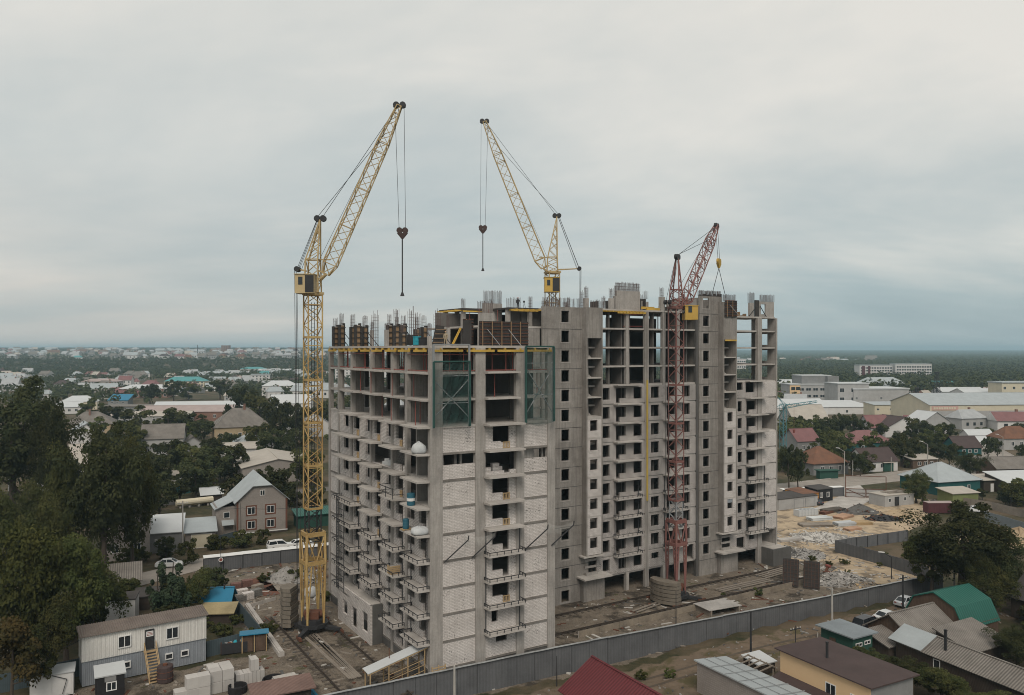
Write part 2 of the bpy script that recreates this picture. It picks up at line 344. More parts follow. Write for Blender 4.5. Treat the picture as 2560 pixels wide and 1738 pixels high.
# --- brick infill, gable face (v = 0)
def stepdoor(s, z): return [(s, s+0.9, z, z+2.4), (s+0.9, s+2.0, z+0.85, z+2.4)]
for z in range(3, 30, 3):
    zt = z+3-SLT
    if z == 24:
        vwall(MB(), 'u', 0.1, 1.5, 5.7, z, z+1.55, 0.3).build('brick_wall', 'brick_white', AB)
        vwall(MB(), 'u', 0.1, 7.0, 11.2, z, zt, 0.3, [(7.05, 9.6, z+0.4, zt+1), (9.6, 10.4, z+0.1, zt+1), (10.4, 11.2, z+0.45, zt+1)]).build('brick_wall', 'brick_white', AB)
        vwall(MB(), 'u', 0.1, 12.3, 15.65, z, z+1.55, 0.3).build('brick_wall', 'brick_white', AB)
        vwall(MB(), 'u', 0.9, 12.3, 15.65, z, zt, 0.2, [(14.2, 15.4, z+1.2, z+2.5)]).build('inner_wall', 'concrete', AB)
        MB().box(4.3, 4.6, 1.2, 1.5, z, zt).build('inner_column', 'concrete', AB)
    else:
        vwall(MB(), 'u', 0.1, 1.5, 5.7, z, zt, 0.3).build('brick_wall', 'brick_white', AB)
        hole = [(8.0, 9.4, z+0.85, z+2.5), (9.4, 10.25, z+0.08, z+2.5)]
        if z == 6: hole = [(7.9, 8.7, z+0.9, z+2.3)]
        if z == 3: hole = [(8.5, 10.0, z+1.5, z+2.4)]
        if z == 27: hole = [(8.05, 9.2, z+0.85, z+2.6), (9.2, 10.3, z+0.7, z+2.6)]
        vwall(MB(), 'u', 0.1, 7.0, 11.2, z, zt, 0.3, hole).build('brick_wall', 'brick_white', AB)
        vwall(MB(), 'u', 0.1, 12.3, 15.65, z, zt, 0.3).build('brick_wall', 'brick_white', AB)
vwall(MB(), 'u', 0.08, 0, FW, -1, 2.7, 0.3).build('plinth', 'concrete_dark', AB)
# --- brick infill, long left face (u = 0)
BS = [0.35, 6.75, 13.7, 21.0]
LB = [(0.58, 6.2), (6.8, 10.4), (11.0, 17.3), (17.9, 24.3), (24.9, 29.5), (30.1, 33.3)]
for z in range(3, 30, 3):
    zt = z+3-SLT
    holes = []
    for s in BS:
        holes += stepdoor(s+0.85, z) if z % 2 else [(s+0.85, s+1.7, z+0.02, z+2.4), (s+1.7, s+2.8, z+0.8, z+2.4)]
    for s in BS[:3]: holes.append((s+4.0, s+5.85, z+0.85, z+2.5))
    holes.append((26.0, 27.9, z+0.85, z+2.5))
    if z in (21, 24, 27): holes.append((0.58, 6.2, z, zt+1))
    if z == 24: holes.append((6.8, 10.4, z+0.75, zt+1)); holes.append((11.0, 17.3, z+0.08, zt+1))
    for a, b_ in LB:
        vwall(MB(), 'v', 0.08, a, b_, z, zt, 0.3, [h for h in holes if h[0] < b_ and h[1] > a]).build('brick_wall', 'brick_mid' if a < 30 else 'brick_white', AB)
    if z in (21, 24, 27):
        vwall(MB(), 'v', 1.8, 0.6, 4.4, z, zt, 0.2).build('block_wall', 'block_grey', AB)
        MB().box(0.4, 3.0, 4.4, 4.65, z, zt).build('shear_wall', 'concrete', AB)
    if z == 24: vwall(MB(), 'v', 2.2, 11.0, 17.0, z, zt, 0.2).build('block_wall', 'block_grey', AB)
vwall(MB(), 'v', 0.05, 0, FV, -1, 2.7, 0.3).build('plinth', 'concrete_dark', AB)
vwall(MB(), 'v', 0.12, 6.0, FV, 2.4, 2.98, 0.2).build('plinth', 'brick_grey', AB)
vwall(MB(), 'v', FW-.32, .6, 19.0, 3, 29.7, .25, [(a, a+1.5, z+.8, z+2.4) for z in range(3, 30, 3) for a in (3, 8.5, 14)]).build('brick_wall', 'brick_grey', AB)
# lobby box pushed out to the balcony line
lob = MB(); vwall(lob, 'v', -1.62, 13.6, 25.5, 1.6, 6.74, 0.25, [(14.6, 16.5, 3.0, 5.4), (18.4, 20.2, 2.4, 5.0), (21.8, 23.6, 3.2, 5.0)])
lob.build('lobby_wall', 'brick_mid', AB); MB().box(-1.6, 0, 13.62, 13.9, 1.6, 6.74).build('lobby_wall', 'concrete_dark', AB); MB().box(-1.3, -0.1, 13.95, 25.4, 6.5, 6.72).build('lobby_roof', 'concrete_slab', AB)
MB().box(-1.55, -0.1, 13.8, 25.5, 0, 1.6).build('plinth', 'concrete_dark', AB)
# --- balconies:  slab with optional low rail
def rail(mb, pts, z, h=0.38):
    for p, q in zip(pts, pts[1:]):
        mb.bar((*p, z+h), (*q, z+h), 0.075)
        n = max(2, int((Vector(q)-Vector(p)).length/0.95)); 
        for i in range(n+1):
            e = Vector(p).lerp(Vector(q), i/n); mb.bar((e.x, e.y, z), (e.x, e.y, z+h), 0.07)
def balcony(side, a0, a1, z, dep, railed, c=0.0, poles=False):
    mb = MB(); t = 0.2
    if side == 'v': mb.loft([[(c-dep, a0, z-t), (c-dep, a1, z-t), (c-0.06, a1, z-t-0.06), (c-0.06, a0, z-t-0.06)], [(c-dep, a0, z), (c-dep, a1, z), (c-0.06, a1, z), (c-0.06, a0, z)]])
    else: mb.loft([[(a0, c-dep, z-t), (a1, c-dep, z-t), (a1, c-0.06, z-t-0.06), (a0, c-0.06, z-t-0.06)], [(a0, c-dep, z), (a1, c-dep, z), (a1, c-0.06, z), (a0, c-0.06, z)]])
    o = mb.build('balcony', 'concrete_slab', AB)
    if railed:
        rm = MB(); e = 0.06
        pts = [(c-e*2, a1-e), (c-dep+e, a1-e), (c-dep+e, a0+e), (c-e*2, a0+e)] if side == 'v' else [(a0+e, c-e*2), (a0+e, c-dep+e), (a1-e, c-dep+e), (a1-e, c-e*2)]
        rail(rm, pts, z)
        rm.build('railing', 'rail_black', o)
    if poles:
        for p in (((c-0.3, a0+0.2), (c-0.3, a1-0.2)) if side == 'v' else ((a0+0.15, c-0.3), (a1-0.15, c-0.3))): MB().bar((*p, z), (*p, z+2.75), 0.09).build('post', 'rail_black', o)
for z in range(6, 33, 3):
    for i, s in enumerate(BS):
        if i == 3 and z < 30: a1 = s+7.2
        elif i == 3: a1 = s+4.6
        else: a1 = s+4.35
        if i == 2 and z == 6: continue
        rd = z <= 15 or (i == 3 and z == 18) or (i == 2 and z == 18 and False)
        balcony('v', s-0.33 if i == 0 else s, a1, z, 1.62, rd, poles=(rd and z < 18))
    balcony('u', 6.75, 11.65, z, 1.45, z <= 15, poles=(z <= 15))
for z in (33, 36):
    for i, s in enumerate(BS): balcony('v', s, s+4.4, z, 1.0, False)
    balcony('u', 6.9, 11.3, z, 0.9, False)
# temporary guard cage on one slab
cg = MB()
for zz in (20.9+0.6, 20.9+1.3):
    pts = [(-0.1, 11.0), (-1.55, 11.0), (-1.55, 6.9), (-0.1, 6.9)]
    for p, q in zip(pts, pts[1:]): cg.bar((*p, zz), (*q, zz), 0.06)
for p in ((-1.55, 11.0), (-1.55, 6.9), (-1.55, 9.0), (-0.1, 6.9)): cg.bar((*p, 18), (*p, 22.2), 0.06) if False else cg.bar((*p, 21), (*p, 22.3), 0.06)
cg.build('guard_rail', 'rail_black', AB)
# ladders fixed to the balconies near the crane
for z0, z1 in ((6.0, 9.0), (9.2, 12.2), (12.0, 15.2), (15.0, 18.6)):
    ld = MB(); vv = 25.2; uu = -1.7
    for dv_ in (0, 0.55): ld.bar((uu, vv+dv_, z0), (uu, vv+dv_, z1), 0.11)
    k = z0+0.3
    while k < z1: ld.bar((uu, vv, k), (uu, vv+0.55, k), 0.06); k += 0.4
    ld.build('ladder', 'rail_black', AB)
    pl = MB()
    for k in (0.4, 1.2, 2.0, 2.8): pl.bar((uu, vv, z0+k), (uu, vv-2.2, z0+k), 0.06)
    pl.bar((uu, vv-2.2, z0), (uu, vv-2.2, z0+2.8), 0.06); pl.build('guard_rail', 'rail_black', AB)
# wooden guard grids across the balcony doors
gm = MB()
for i in range(5): gm.box(i*0.2-0.4, i*0.2-0.32, -0.03, 0.03, 0, 0.75)
gm.box(-0.44, 0.48, -0.04, 0.04, 0.68, 0.78); gm.box(-0.44, 0.48, -0.04, 0.04, 0.02, 0.1)
gme = gm.mesh('door_barrier', 'wood_new')
for z in (27, 21, 18, 9): link('door_barrier', gme, AB, (9.85, 0.05, z))
for z, i in ((27, 3), (27, 2), (27, 1), (24, 3), (21, 2), (21, 3), (18, 2), (18, 3), (21, 1), (15, 2)):
    link('door_barrier', gme, AB, (0.02, BS[i]+1.25, z), R(90), (0.8, 1, 1))
# --- rear wing, fronts at v = 19 : towers, stair shafts, brick sections
tz0 = -0.5
def tower(u0, u1, c, top, win, z0, name='stair_tower'):
    holes = [(win[0], win[1], z, z+1.72) for z in win[2]]
    o = vwall(MB(), 'u', c, u0, u1, z0, top, 0.3, holes).build(name, 'concrete_tower', AB)
    f = MB()
    for h in holes: # raised lighter surround
        for a, b_, zz0, zz1 in ((h[0]-0.22, h[0]-0.02, h[2]-0.2, h[3]+0.2), (h[1]+0.02, h[1]+0.22, h[2]-0.2, h[3]+0.2)): f.box(a, b_, c-0.03, c+0.01, zz0, zz1)
        f.box(h[0]-0.02, h[1]+0.02, c-0.03, c+0.01, h[2]-0.2, h[2]-0.02)
    f.build('window_surround', 'concrete_mid', o)
    j = MB()
    z = z0+3.2
    while z < top-1: j.box(u0, u1, c-0.035, c+0.01, z-0.07, z); z += 3
    j.build('pour_joint', 'concrete_dark', o)
    return o
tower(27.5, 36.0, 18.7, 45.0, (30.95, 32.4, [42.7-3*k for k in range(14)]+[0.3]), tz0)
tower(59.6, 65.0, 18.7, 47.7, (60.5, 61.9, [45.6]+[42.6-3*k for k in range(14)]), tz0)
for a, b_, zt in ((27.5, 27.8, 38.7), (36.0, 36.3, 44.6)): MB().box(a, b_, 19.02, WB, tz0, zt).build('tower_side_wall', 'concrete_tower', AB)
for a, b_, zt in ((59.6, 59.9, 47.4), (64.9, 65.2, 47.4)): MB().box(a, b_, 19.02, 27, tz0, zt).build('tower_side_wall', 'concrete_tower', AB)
MB().box(59.92, 64.88, 26.7, 27, 39, 47.4).build('tower_back_wall', 'concrete_tower', AB)
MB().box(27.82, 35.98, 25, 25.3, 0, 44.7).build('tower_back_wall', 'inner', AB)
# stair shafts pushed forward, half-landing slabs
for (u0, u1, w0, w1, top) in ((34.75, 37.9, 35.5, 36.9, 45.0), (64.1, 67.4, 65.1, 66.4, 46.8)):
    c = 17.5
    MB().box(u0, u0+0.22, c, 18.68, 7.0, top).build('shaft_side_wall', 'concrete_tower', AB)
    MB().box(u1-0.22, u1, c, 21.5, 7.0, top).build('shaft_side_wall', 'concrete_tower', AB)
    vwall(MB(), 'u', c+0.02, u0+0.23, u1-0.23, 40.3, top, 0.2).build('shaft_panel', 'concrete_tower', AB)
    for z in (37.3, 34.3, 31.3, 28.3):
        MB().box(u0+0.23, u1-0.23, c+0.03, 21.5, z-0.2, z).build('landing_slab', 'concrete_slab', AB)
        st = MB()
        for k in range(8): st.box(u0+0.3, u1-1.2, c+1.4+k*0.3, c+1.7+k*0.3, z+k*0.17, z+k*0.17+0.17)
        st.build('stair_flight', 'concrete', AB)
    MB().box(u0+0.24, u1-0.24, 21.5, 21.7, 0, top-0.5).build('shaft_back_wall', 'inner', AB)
    for k in range(7):
        z = 28.1-3*k-3
        vwall(MB(), 'u', c+0.03, u0+0.23, u1-0.23, z, z+2.8, 0.25, [(w0, w1, z+1.0, z+2.62)]).build('brick_wall', 'brick_white', AB)
        MB().box(u0+0.23, u1-0.23, c, c+0.5, z+2.8, z+3.0).build('landing_slab', 'concrete_slab', AB)
    MB().box(u0-0.6, u1+0.2, c-0.2, 19, 6.8, 7.0).build('canopy_slab', 'concrete_slab', AB)
    MB().box(u0-1.0, u1+1.2, c-0.9, 19, 3.6, 3.85).build('entrance_slab', 'concrete_slab', AB)
    MB().box(u0-0.3, u1+0.6, c+0.3, 18.6, tz0, 3.6).build('entrance_base', 'concrete_tower', AB)
    for z in range(4, 7): MB().box(u0+0.5, u1-0.5, c+0.6+(z-4)*0.4, 18.6, z-0.15, z+0.2).build('stair_flight', 'concrete', AB)
# brick sections between the towers: A (37.9-47.8)  B (48.4-59.1)
for z in range(3, 33, 3):
    zt = z+3-SLT; c = 19.05
    hA = [(39.1, 40.5, z+0.65, z+2.5), *([(41.8, 42.55, z+0.05, z+2.4), (42.55, 43.8, z+0.8, z+2.4)] if z > 3 else [(42.3, 44.3, z+0.6, z+2.4)]), (45.4, 47.15, z+0.65, z+2.5)]
    vwall(MB(), 'u', c, 37.9, 47.75, z, zt, 0.3, hA).build('brick_wall', 'brick_grey', AB)
    hB = [(49.1, 50.85, z+0.65, z+2.5), *([(52.5, 53.3, z+0.05, z+2.4), (53.3, 54.4, z+0.8, z+2.4)] if z > 3 else []), (56.0, 57.75, z+0.65, z+2.5)]
    if z == 3: hB = [(49.2, 50.8, z+1.3, z+2.3), (57.0, 58.6, z, z+2.6)]
    vwall(MB(), 'u', c, 48.5, 59.1, z, zt, 0.3, hB).build('brick_wall', 'brick_grey', AB)
    if z < 30 or True:
        if z >= 6: balcony('u', 41.2, 46.3, z, 1.25, z <= 15, c=c, poles=(z <= 15)); balcony('u', 51.6, 56.2, z, 1.25, z <= 15, c=c, poles=(z <= 15))
    # right end E
    hE = [(69.3, 70.4, z+0.6, z+2.4), (71.5, 72.2, z+0.05, z+2.4), (72.2, 73.9, z+0.8, z+2.4)]
    if z == 30: hE = [(67.5, 70.6, z+1.4, zt+1), (71.3, 73.6, z+0.9, zt+1)]
    if z == 3: hE = [(69.0, 71.0, z+0.4, z+2.3), (72.2, 73.6, z+1.6, z+2.5)]
    vwall(MB(), 'u', c, 67.4, 74.3, z, zt, 0.3, hE).build('brick_wall', 'brick_grey', AB)
    if z not in (24, 3): vwall(MB(), 'u', c-0.02, 75.4, 79.4, z, zt, 0.3).build('brick_wall', 'brick_white', AB)
    if 6 <= z: balcony('u', 71.2, 76.0, z, 1.25, z <= 15, c=c, poles=(z <= 15))
for z in (33,): 
    balcony('u', 41.2, 46.3, z, 1.25, False, c=19.05); balcony('u', 71.2, 75.6, z, 1.1, False, c=19.05)
for a, b_, zt, mt in ((47.75, 48.0, 44.7, 'concrete'), (48.2, 48.48, 44.7, 'concrete'), (59.12, 59.58, 44.7, 'concrete_dark'), (74.3, 75.4, 44.2, 'concrete')):
    MB().box(a, b_, 18.9, 19.5, tz0, zt).build('pilaster', mt, AB)
MB().box(48.02, 48.18, 19.3, 19.5, tz0, 44.7).build('joint_strip', 'concrete_dark', AB)
MB().tube((48.1, 18.85, 14), (48.1, 18.85, 33.6), 0.16).build('chute_pipe', 'yellow_pipe', AB)
for a in (44.2, 52.0, 55.2): MB().box(a-0.3, a+0.3, 19.1, 19.7, tz0, 44.7).build('column', 'concrete', AB)
# end wall and closing walls of the rear wing
vwall(MB(), 'v', 79.25, 19.0, WB, tz0, 44.3, 0.35, [(24.8, WB+1, 33, 45)]+[(21.0, 22.6, z+.45, z+2.45) for z in (33, 36, 39, 42)]).build('end_wall', 'concrete', AB)
bh = []
for z in (33, 36, 39, 42): bh += [(49.4, 50.7, z+0.1, z+2.6), (51.8, 54.3, z+0.1, z+2.6), (61.0, 61.6, z+0.1, z+2.7), (62.4, 64.3, z+0.1, z+2.7), (67.5, 79.3, z, z+3)]
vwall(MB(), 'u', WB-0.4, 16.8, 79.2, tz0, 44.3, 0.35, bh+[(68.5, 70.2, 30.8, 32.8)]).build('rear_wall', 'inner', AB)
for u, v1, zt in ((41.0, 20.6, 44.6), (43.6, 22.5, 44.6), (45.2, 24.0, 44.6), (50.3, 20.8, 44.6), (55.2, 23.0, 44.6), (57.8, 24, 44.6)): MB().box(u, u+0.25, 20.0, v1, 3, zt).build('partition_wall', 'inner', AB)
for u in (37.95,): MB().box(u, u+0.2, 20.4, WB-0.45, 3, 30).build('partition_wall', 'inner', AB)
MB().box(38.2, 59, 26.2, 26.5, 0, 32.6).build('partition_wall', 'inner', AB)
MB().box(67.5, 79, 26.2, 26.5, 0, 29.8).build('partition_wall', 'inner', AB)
MB().box(75.5, 79.9, 16.2, 16.5, tz0, 3.0).build('basement_wall', 'concrete_dark', AB); MB().box(75.2, 75.5, 16.2, 19, tz0, 3.0).build('basement_wall', 'concrete_dark', AB); MB().box(75.5, 79.6, 16.52, 19.0, 2.6, 2.85).build('basement_roof', 'concrete_slab', AB)
vwall(MB(), 'u', 19.3, 59.6, 67, -0.5, 3, 0.3).build('basement_wall', 'concrete_dark', AB)
# --- work on top: deck of the link, form beams, props
POLY = [(19.5, 37), (19.5, 29), (24.5, 29), (24.5, 23.5), (30, 23.5), (30, 37)]
MB().prism(POLY, 44.72, 44.98).build('deck_slab', 'form_dark', AB)
MB().prism([(17, 37), (17, 30), (23, 30), (23, 22), (29.5, 22), (29.5, 37)], 41.75, 42.0).build('deck_slab', 'concrete_slab', AB)
for (u, v) in ((20.2, 36), (20.2, 30), (25, 24.5), (25, 30), (28.8, 24.2), (22.5, 36.4)): MB().box(u-0.3, u+0.3, v-0.3, v+0.3, 39, 44.7).build('column', 'concrete', AB)
MB().box(22.8, 26.2, 28.2, 28.5, 42, 45.8).build('core_wall', 'concrete', AB); MB().box(26.25, 29.8, 25.5, 25.8, 39.2, 44.7).build('core_wall', 'inner', AB)
bm = MB().box(-0.06, 0.06, -2.0, 2.0, -0.1, 0.1).mesh('form_beam', 'form_yellow')
for k in range(17): link('form_beam', bm, AB, (1.6, 1.5+k*2.0, 38.62), R(90), (1, 0.9, 1))
for k in range(8): link('form_beam', bm, AB, (1.2+k*2.1, 1.75, 38.62), 0, (1, 1, 1))
for v in (0.35,): 
    for k in range(4): link('form_beam', bm, AB, (2.2+k*4.1, -0.2 if k % 2 else -0.1, 38.40), R(90), (1.5, 0.9, 1.3))
for k in range(8): link('form_beam', bm, AB, (-0.15-0.1*(k % 2), 2.4+k*4.2, 38.40), 0, (1.4, 0.8, 1.3))
for k in range(6): link('form_beam', bm, AB, (25+k*1.0, 22.9, 44.62), 0, (1, 0.6, 1)); link('form_beam', bm, AB, (19.2, 29.5+k*1.2, 44.62), R(90), (1, 0.4, 1))
link('form_beam', bm, AB, (27.3, 23.2, 44.5), R(90), (1, 1.2, 1)); link('form_beam', bm, AB, (22.0, 28.9, 44.5), R(90), (1, 1.2, 1))
for k in range(14): link('form_beam', bm, AB, (38.2+k*0.68, 19.3, 44.62), 0, (1, 0.35, 1))
link('form_beam', bm, AB, (44.9, 18.85, 44.45), R(90), (1.6, 1.45, 1.5)); link('form_beam', bm, AB, (50.0, 19.6, 45.2), R(80), (3, 0.6, 2)); link('form_beam', bm, AB, (49.4, 20.2, 45.4), R(95), (3, 0.7, 2)); link('form_beam', bm, AB, (65.7, 17.3, 40.15), R(90), (1.2, 0.7, 1.3))
pm = MB().tube((0, 0, 0), (0, 0, 1), 0.05, k=5).mesh('steel_prop', 'prop_red')
for k in range(15):
    link('steel_prop', pm, AB, (0.4+0.7*(k % 3), 1.2+k*2.15, 36), 0, (1, 1, 2.6))
for k in range(10): link('steel_prop', pm, AB, (1.8+k*1.42, 0.9+0.8*(k % 2), 36), 0, (1, 1, 2.6))
for k in range(16): link('steel_prop', pm, AB, (2.5+3*(k % 4), 9+k*1.5, 36), 0, (1, 1, 2.6))
for u, v, z in ((0.4, 3.5, 30), (-0.7, 2.4, 30), (-0.6, 9.5, 30), (-0.7, 9.0, 33), (0.5, 15, 30), (-0.8, 15.5, 33), (0.3, 22, 33), (8.6, 0.6, 33), (14.6, 0.7, 33), (0.4, 5.2, 33)): link('steel_prop', pm, AB, (u, v, z), 0, (1, 1, 2.7))
for k in range(9): link('steel_prop', pm, AB, (38.4+k*1.05, 20.5+(k % 3)*1.5, 42), 0, (1, 1, 2.6)); link('steel_prop', pm, AB, (53.5+k*0.5, 21+(k % 3)*2, 42), 0, (1, 1, 2.6))
for k in range(4): link('steel_prop', pm, AB, (69.0+k*1.0, 26.0+k, 41.5), 0, (1, 1, 2.5))
for k in range(9): link('steel_prop', pm, AB, (20+k*1.1, 24.5+((k*5) % 9), 42), 0, (1, 1, 2.7))
# red guard rails round the storey below the top slab
gr = MB()
for zz in (36.15, 38.0):
    for p, q in (((0.15, 0.2), (0.15, 33.6)), ((1.5, 0.15), (15.6, 0.15))): gr.bar((*p, zz), (*q, zz), 0.1 if zz < 37 else 0.06)
gr.build('guard_rail', 'prop_red', AB)
gr = MB()
for zz in (42.3, 44.2): gr.bar((43.5, 19.4, zz), (47.5, 19.4, zz), 0.07)
gr.build('guard_rail', 'prop_red', AB)
# --- rebar cages
def rebar(u, v, z, w, d, h, n=6, ties=True, mt='rebar'):
    mb = MB(); k = 0
    for i in range(n):
        for j in (0, 1):
            x = u-w/2+w*i/(n-1); y = v-d/2+d*j; mb.bar((x, y, z), (x+random.uniform(-.05, .05), y, z+h*random.uniform(0.88, 1.05)), 0.034)
    if ties:
        zz = z+0.25
        while zz < z+h*0.85:
            for y in (v-d/2, v+d/2): mb.bar((u-w/2, y, zz), (u+w/2, y, zz), 0.024)
            zz += 0.45
    return mb.build('rebar_cage', mt, AB)
def plate_col(u, v, z0, z1, w=0.75, form=True):
    mb = MB(); mb.box(u-w/2, u+w/2, v-0.3, v+0.3, z0, z1)
    o = mb.build('column', 'concrete', AB)
    if form:
        f = MB()
        for k, sx in enumerate((-1, 1)): f.box(u+sx*(w/2+0.02), u+sx*(w/2+0.14), v-0.45, v+0.45, z0+0.02, z1+0.05+0.2*k)
        zz = z0+0.4
        while zz < z1: f.box(u-w/2-0.25, u+w/2+0.25, v-0.5, v-0.36, zz, zz+0.1); zz += 0.75
        f.build('column_form', 'form_dark', o)
        b2 = MB().box(u-w/2, u+w/2, v-0.34, v-0.301, z0+0.02, z1-0.1); b2.build('form_board', 'form_wood', o)
        s = MB().bar((u+w/2+0.1, v-0.3, z0+1.9), (u+w/2+1.6, v-0.6, z0), 0.09); s.build('form_brace', 'steel_dark', o)
def on_deck(px, Y): u, v, z = loc_at(px, 870, Y); return u, v
for px, Y, zt, rb in ((826, 116, 41.9, 1.3), (854, 115, 42.1, 1.7), (882, 113, 41.7, 1.9), (894, 109, 41.9, 0), (912, 111, 41.7, 1.6), (974, 110, 41.9, 1.5), (991, 106, 41.7, 2.2), (1008, 110, 41.9, 1.4), (1060, 110, 41.6, 1.7)):
    u, v = on_deck(px, Y); v = min(v, 33.2); u = max(0.6, u); plate_col(u, v, 39, zt, 0.46)
    if rb: rebar(u, v, zt, 0.55, 0.35, rb, 4)
for px, Y, h in ((938, 106, 4.6), (1029, 107, 5.2), (1043, 108, 4.4), (1093, 114, 5.2), (1098, 106, 3.6)): u, v = on_deck(px, Y); rebar(max(0.6, u), min(33.4, v), 39, 0.8, 0.5, h, 4)
for u, v, w, n, h in ((20.2, 30, 0.6, 5, 1.6), (25, 30, 0.6, 5, 1.7), (24.5, 28.3, 3.2, 16, 2.0), (28.2, 28, 2.5, 10, 1.9)): rebar(u, v, 44.9 if w < 3 else 45.8, w, 0.25, h, n, False)
for u, v, w, n, z, h in ((31.5, 19.0, 6.0, 26, 45.0, 1.4), (37.3, 18, 2.6, 9, 45.0, 1.1), (45.8, 21, 5.0, 30, 48.1, 1.4), (50.5, 22, 0.8, 5, 47, 1.4), (62.3, 19.0, 5.2, 40, 47.7, 1.0), (65.8, 17.8, 3.0, 16, 46.9, 1.2), (77.6, 19.7, 3.6, 18, 47.3, 1.3), (73.8, 20, 1.4, 8, 47.0, 1.9), (57.5, 20, 3.5, 12, 45, 1.2)): rebar(u, v, z, w, 0.3, h, n, w > 4 and u > 40 and u < 60)
for u, v, zt, w, rb in ((39.6, 24, 46.9, 0.7, 1.9), (42.4, 21, 46.8, 0.8, 1.6), (43.4, 21, 47.2, 0.8, 1.8), (52.3, 20, 47.3, 0.9, 1.6), (51.0, 22.5, 46.6, 0.7, 0)):
    plate_col(u, v, 45, zt, w, False)
    if rb: rebar(u, v, zt, 0.6, 0.35, rb, 5)
MB().box(45.2-1.9, 45.2+2.9, 20.6, 21.3, 45.0, 48.1).build('upper_wall', 'concrete', AB)
for u in (48.9, 49.9): MB().box(u, u+0.25, 21.5, 22.6, 45, 47.0).build('form_panel', 'form_dark', AB)
MB().box(49.2, 49.85, 22, 22.2, 45, 46.7).build('upper_wall', 'concrete', AB)
MB().box(55.5, 59.5, 19.2, 19.5, 44.9, 47.2).build('upper_wall', 'concrete', AB)
vwall(MB(), 'u', 19.6, 75.4, 79.4, 44.5, 47.3, 0.3, [(75.9, 77.2, 45.0, 46.8)]).build('upper_wall', 'concrete', AB)
MB().box(73.2, 74.3, 19.8, 20.2, 44.5, 47.0).build('upper_wall', 'concrete', AB)
fp = MB().box(74.35, 75.35, 19.5, 19.8, 44.5, 47.5); fp.build('form_panel', 'form_dark', AB)
sb = MB().bar((74.4, 19.4, 46.2), (72.4, 19.3, 44.5), 0.1).bar((75.4, 19.4, 46.5), (77.0, 19.3, 44.5), 0.1); sb.build('form_brace', 'steel_dark', AB)
def formwall(u0, u1, v, z0, z1, mt='form_dark', back=True):
    o = MB().box(u0, u1, v, v+0.12, z0, z1).build('form_panel', mt, AB)
    w = MB(); z = z0+0.25
    while z < z1: w.box(u0, u1, v-0.1, v-0.004, z, z+0.07); z += 0.42
    w.build('form_waler', 'rust', o)
    st = MB(); x = u0+0.3
    while x < u1: st.box(x, x+0.1, v-0.2, v-0.104, z0, z1); x += 1.35
    st.build('form_strut', 'form_wood', o)
    br = MB(); x = u0+1
    while x < u1-1: br.bar((x, v-0.2, z0+2.0), (x+1.1, v-1.4, z0), 0.07); x += 3
    br.build('form_brace', 'steel_grey', o)
formwall(8.6, 15.6, 4.2, 39, 42.0); formwall(7.0, 8.4, 5.4, 39, 42.2)
MB().box(6.9, 7.05, 3.4, 5.3, 39, 42.1).build('form_panel', 'form_dark', AB)
formwall(64.3, 67.2, 17.3, 44.2, 47.0)
MB().box(10.5, 12.8, 7.8, 8.0, 39.2, 43.2).build('core_wall', 'concrete', AB); rebar(11.6, 8.0, 43.2, 2.1, 0.2, 1.5, 11, False)
tp = MB()
for k in range(18): x = 59.9+k*0.29; tp.box(x, x+random.uniform(.1, .3), 18.8, 19.2, 47.7, 47.7+random.uniform(0.05, 0.5))
tp.build('form_debris', 'form_dark', AB)
for k, (u, v, h) in enumerate(((2.5, 30, 1.6), (5.5, 31, 2.4), (9, 32, 1.9), (12.5, 30.5, 2.6), (3.2, 20, 2.2), (6.5, 24, 2.8), (11, 20, 2.3), (14.5, 24, 2.7), (15.8, 15, 2.0), (2.0, 12, 1.5), (4.5, 9.5, 1.2))):
    plate_col(u, v, 39, 39+h, 0.42, k % 3 == 0); rebar(u, v, 39+h, 0.4, 0.3, 0.9+0.35*(k % 4), 4)
for k in range(9): rebar(28.6+k*0.9+random.uniform(-.3, .3), 20.5+random.uniform(0, 5), 45, 0.5, 0.4, random.uniform(.7, 2.0), 4)
for k in range(7): u = 38.6+k*2.9+random.uniform(-.6, .6); rebar(u, 22+random.uniform(0, 6), 45, 0.6, 0.4, random.uniform(1.0, 3.4), 4); MB().box(u+.9, u+1.05, 21, 23, 45, 45+random.uniform(.6, 1.6)).build('form_panel', 'form_dark', AB)
for k in range(5): MB().box(69+k*.8, 69.12+k*.8, 19.8, 20.6, 44.5, 44.7+.3*(k % 3)).build('form_panel', 'form_wood', AB)
# lift shaft side of the link behind the gable wing, dark flank to the tower
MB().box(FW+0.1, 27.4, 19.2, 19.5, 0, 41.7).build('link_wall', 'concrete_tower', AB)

# --- things standing on the block
def on_block(name, label, cat, u, v, z, rz=0.0, group=None): x, y, zz = bw(u, v, z); return thing(name, label, cat, (x, y, zz), TH+rz, group)
def bagmesh(seed, w, h):
    """slumped woven bag with folds running to a tied neck"""
    rr = random.Random(seed); rings = []; p1, p2, p3 = (rr.uniform(0, 6) for _ in range(3)); n = 28
    for zz, s in ((0, .82), (.06, 1.0), (.22, 1.08), (.42, 1.06), (.6, .97), (.74, .8), (.84, .56), (.9, .3), (.93, .13), (.97, .17), (1.0, .2)):
        rings.append([(w*s*math.cos(a*2*math.pi/n)*q, w*.92*s*math.sin(a*2*math.pi/n)*q, h*zz*(1+.05*math.sin(a*.9+p3))) for a in range(n) for q in ((1+.09*math.cos(3*a*2*math.pi/n+p1)+.07*(.3+zz)*math.cos(9*a*2*math.pi/n+p2+zz*2)+rr.uniform(-.035, .035)),)])
    return MB().loft(rings)
o = tag(bagmesh(1, 0.75, 1.3).build('bulk_bag', 'bag_white', None, True), 'round white bulk bag on the highest balcony slab with goods near the block corner', 'bag'); o.location = bw(-0.9, 1.1, 27.02)
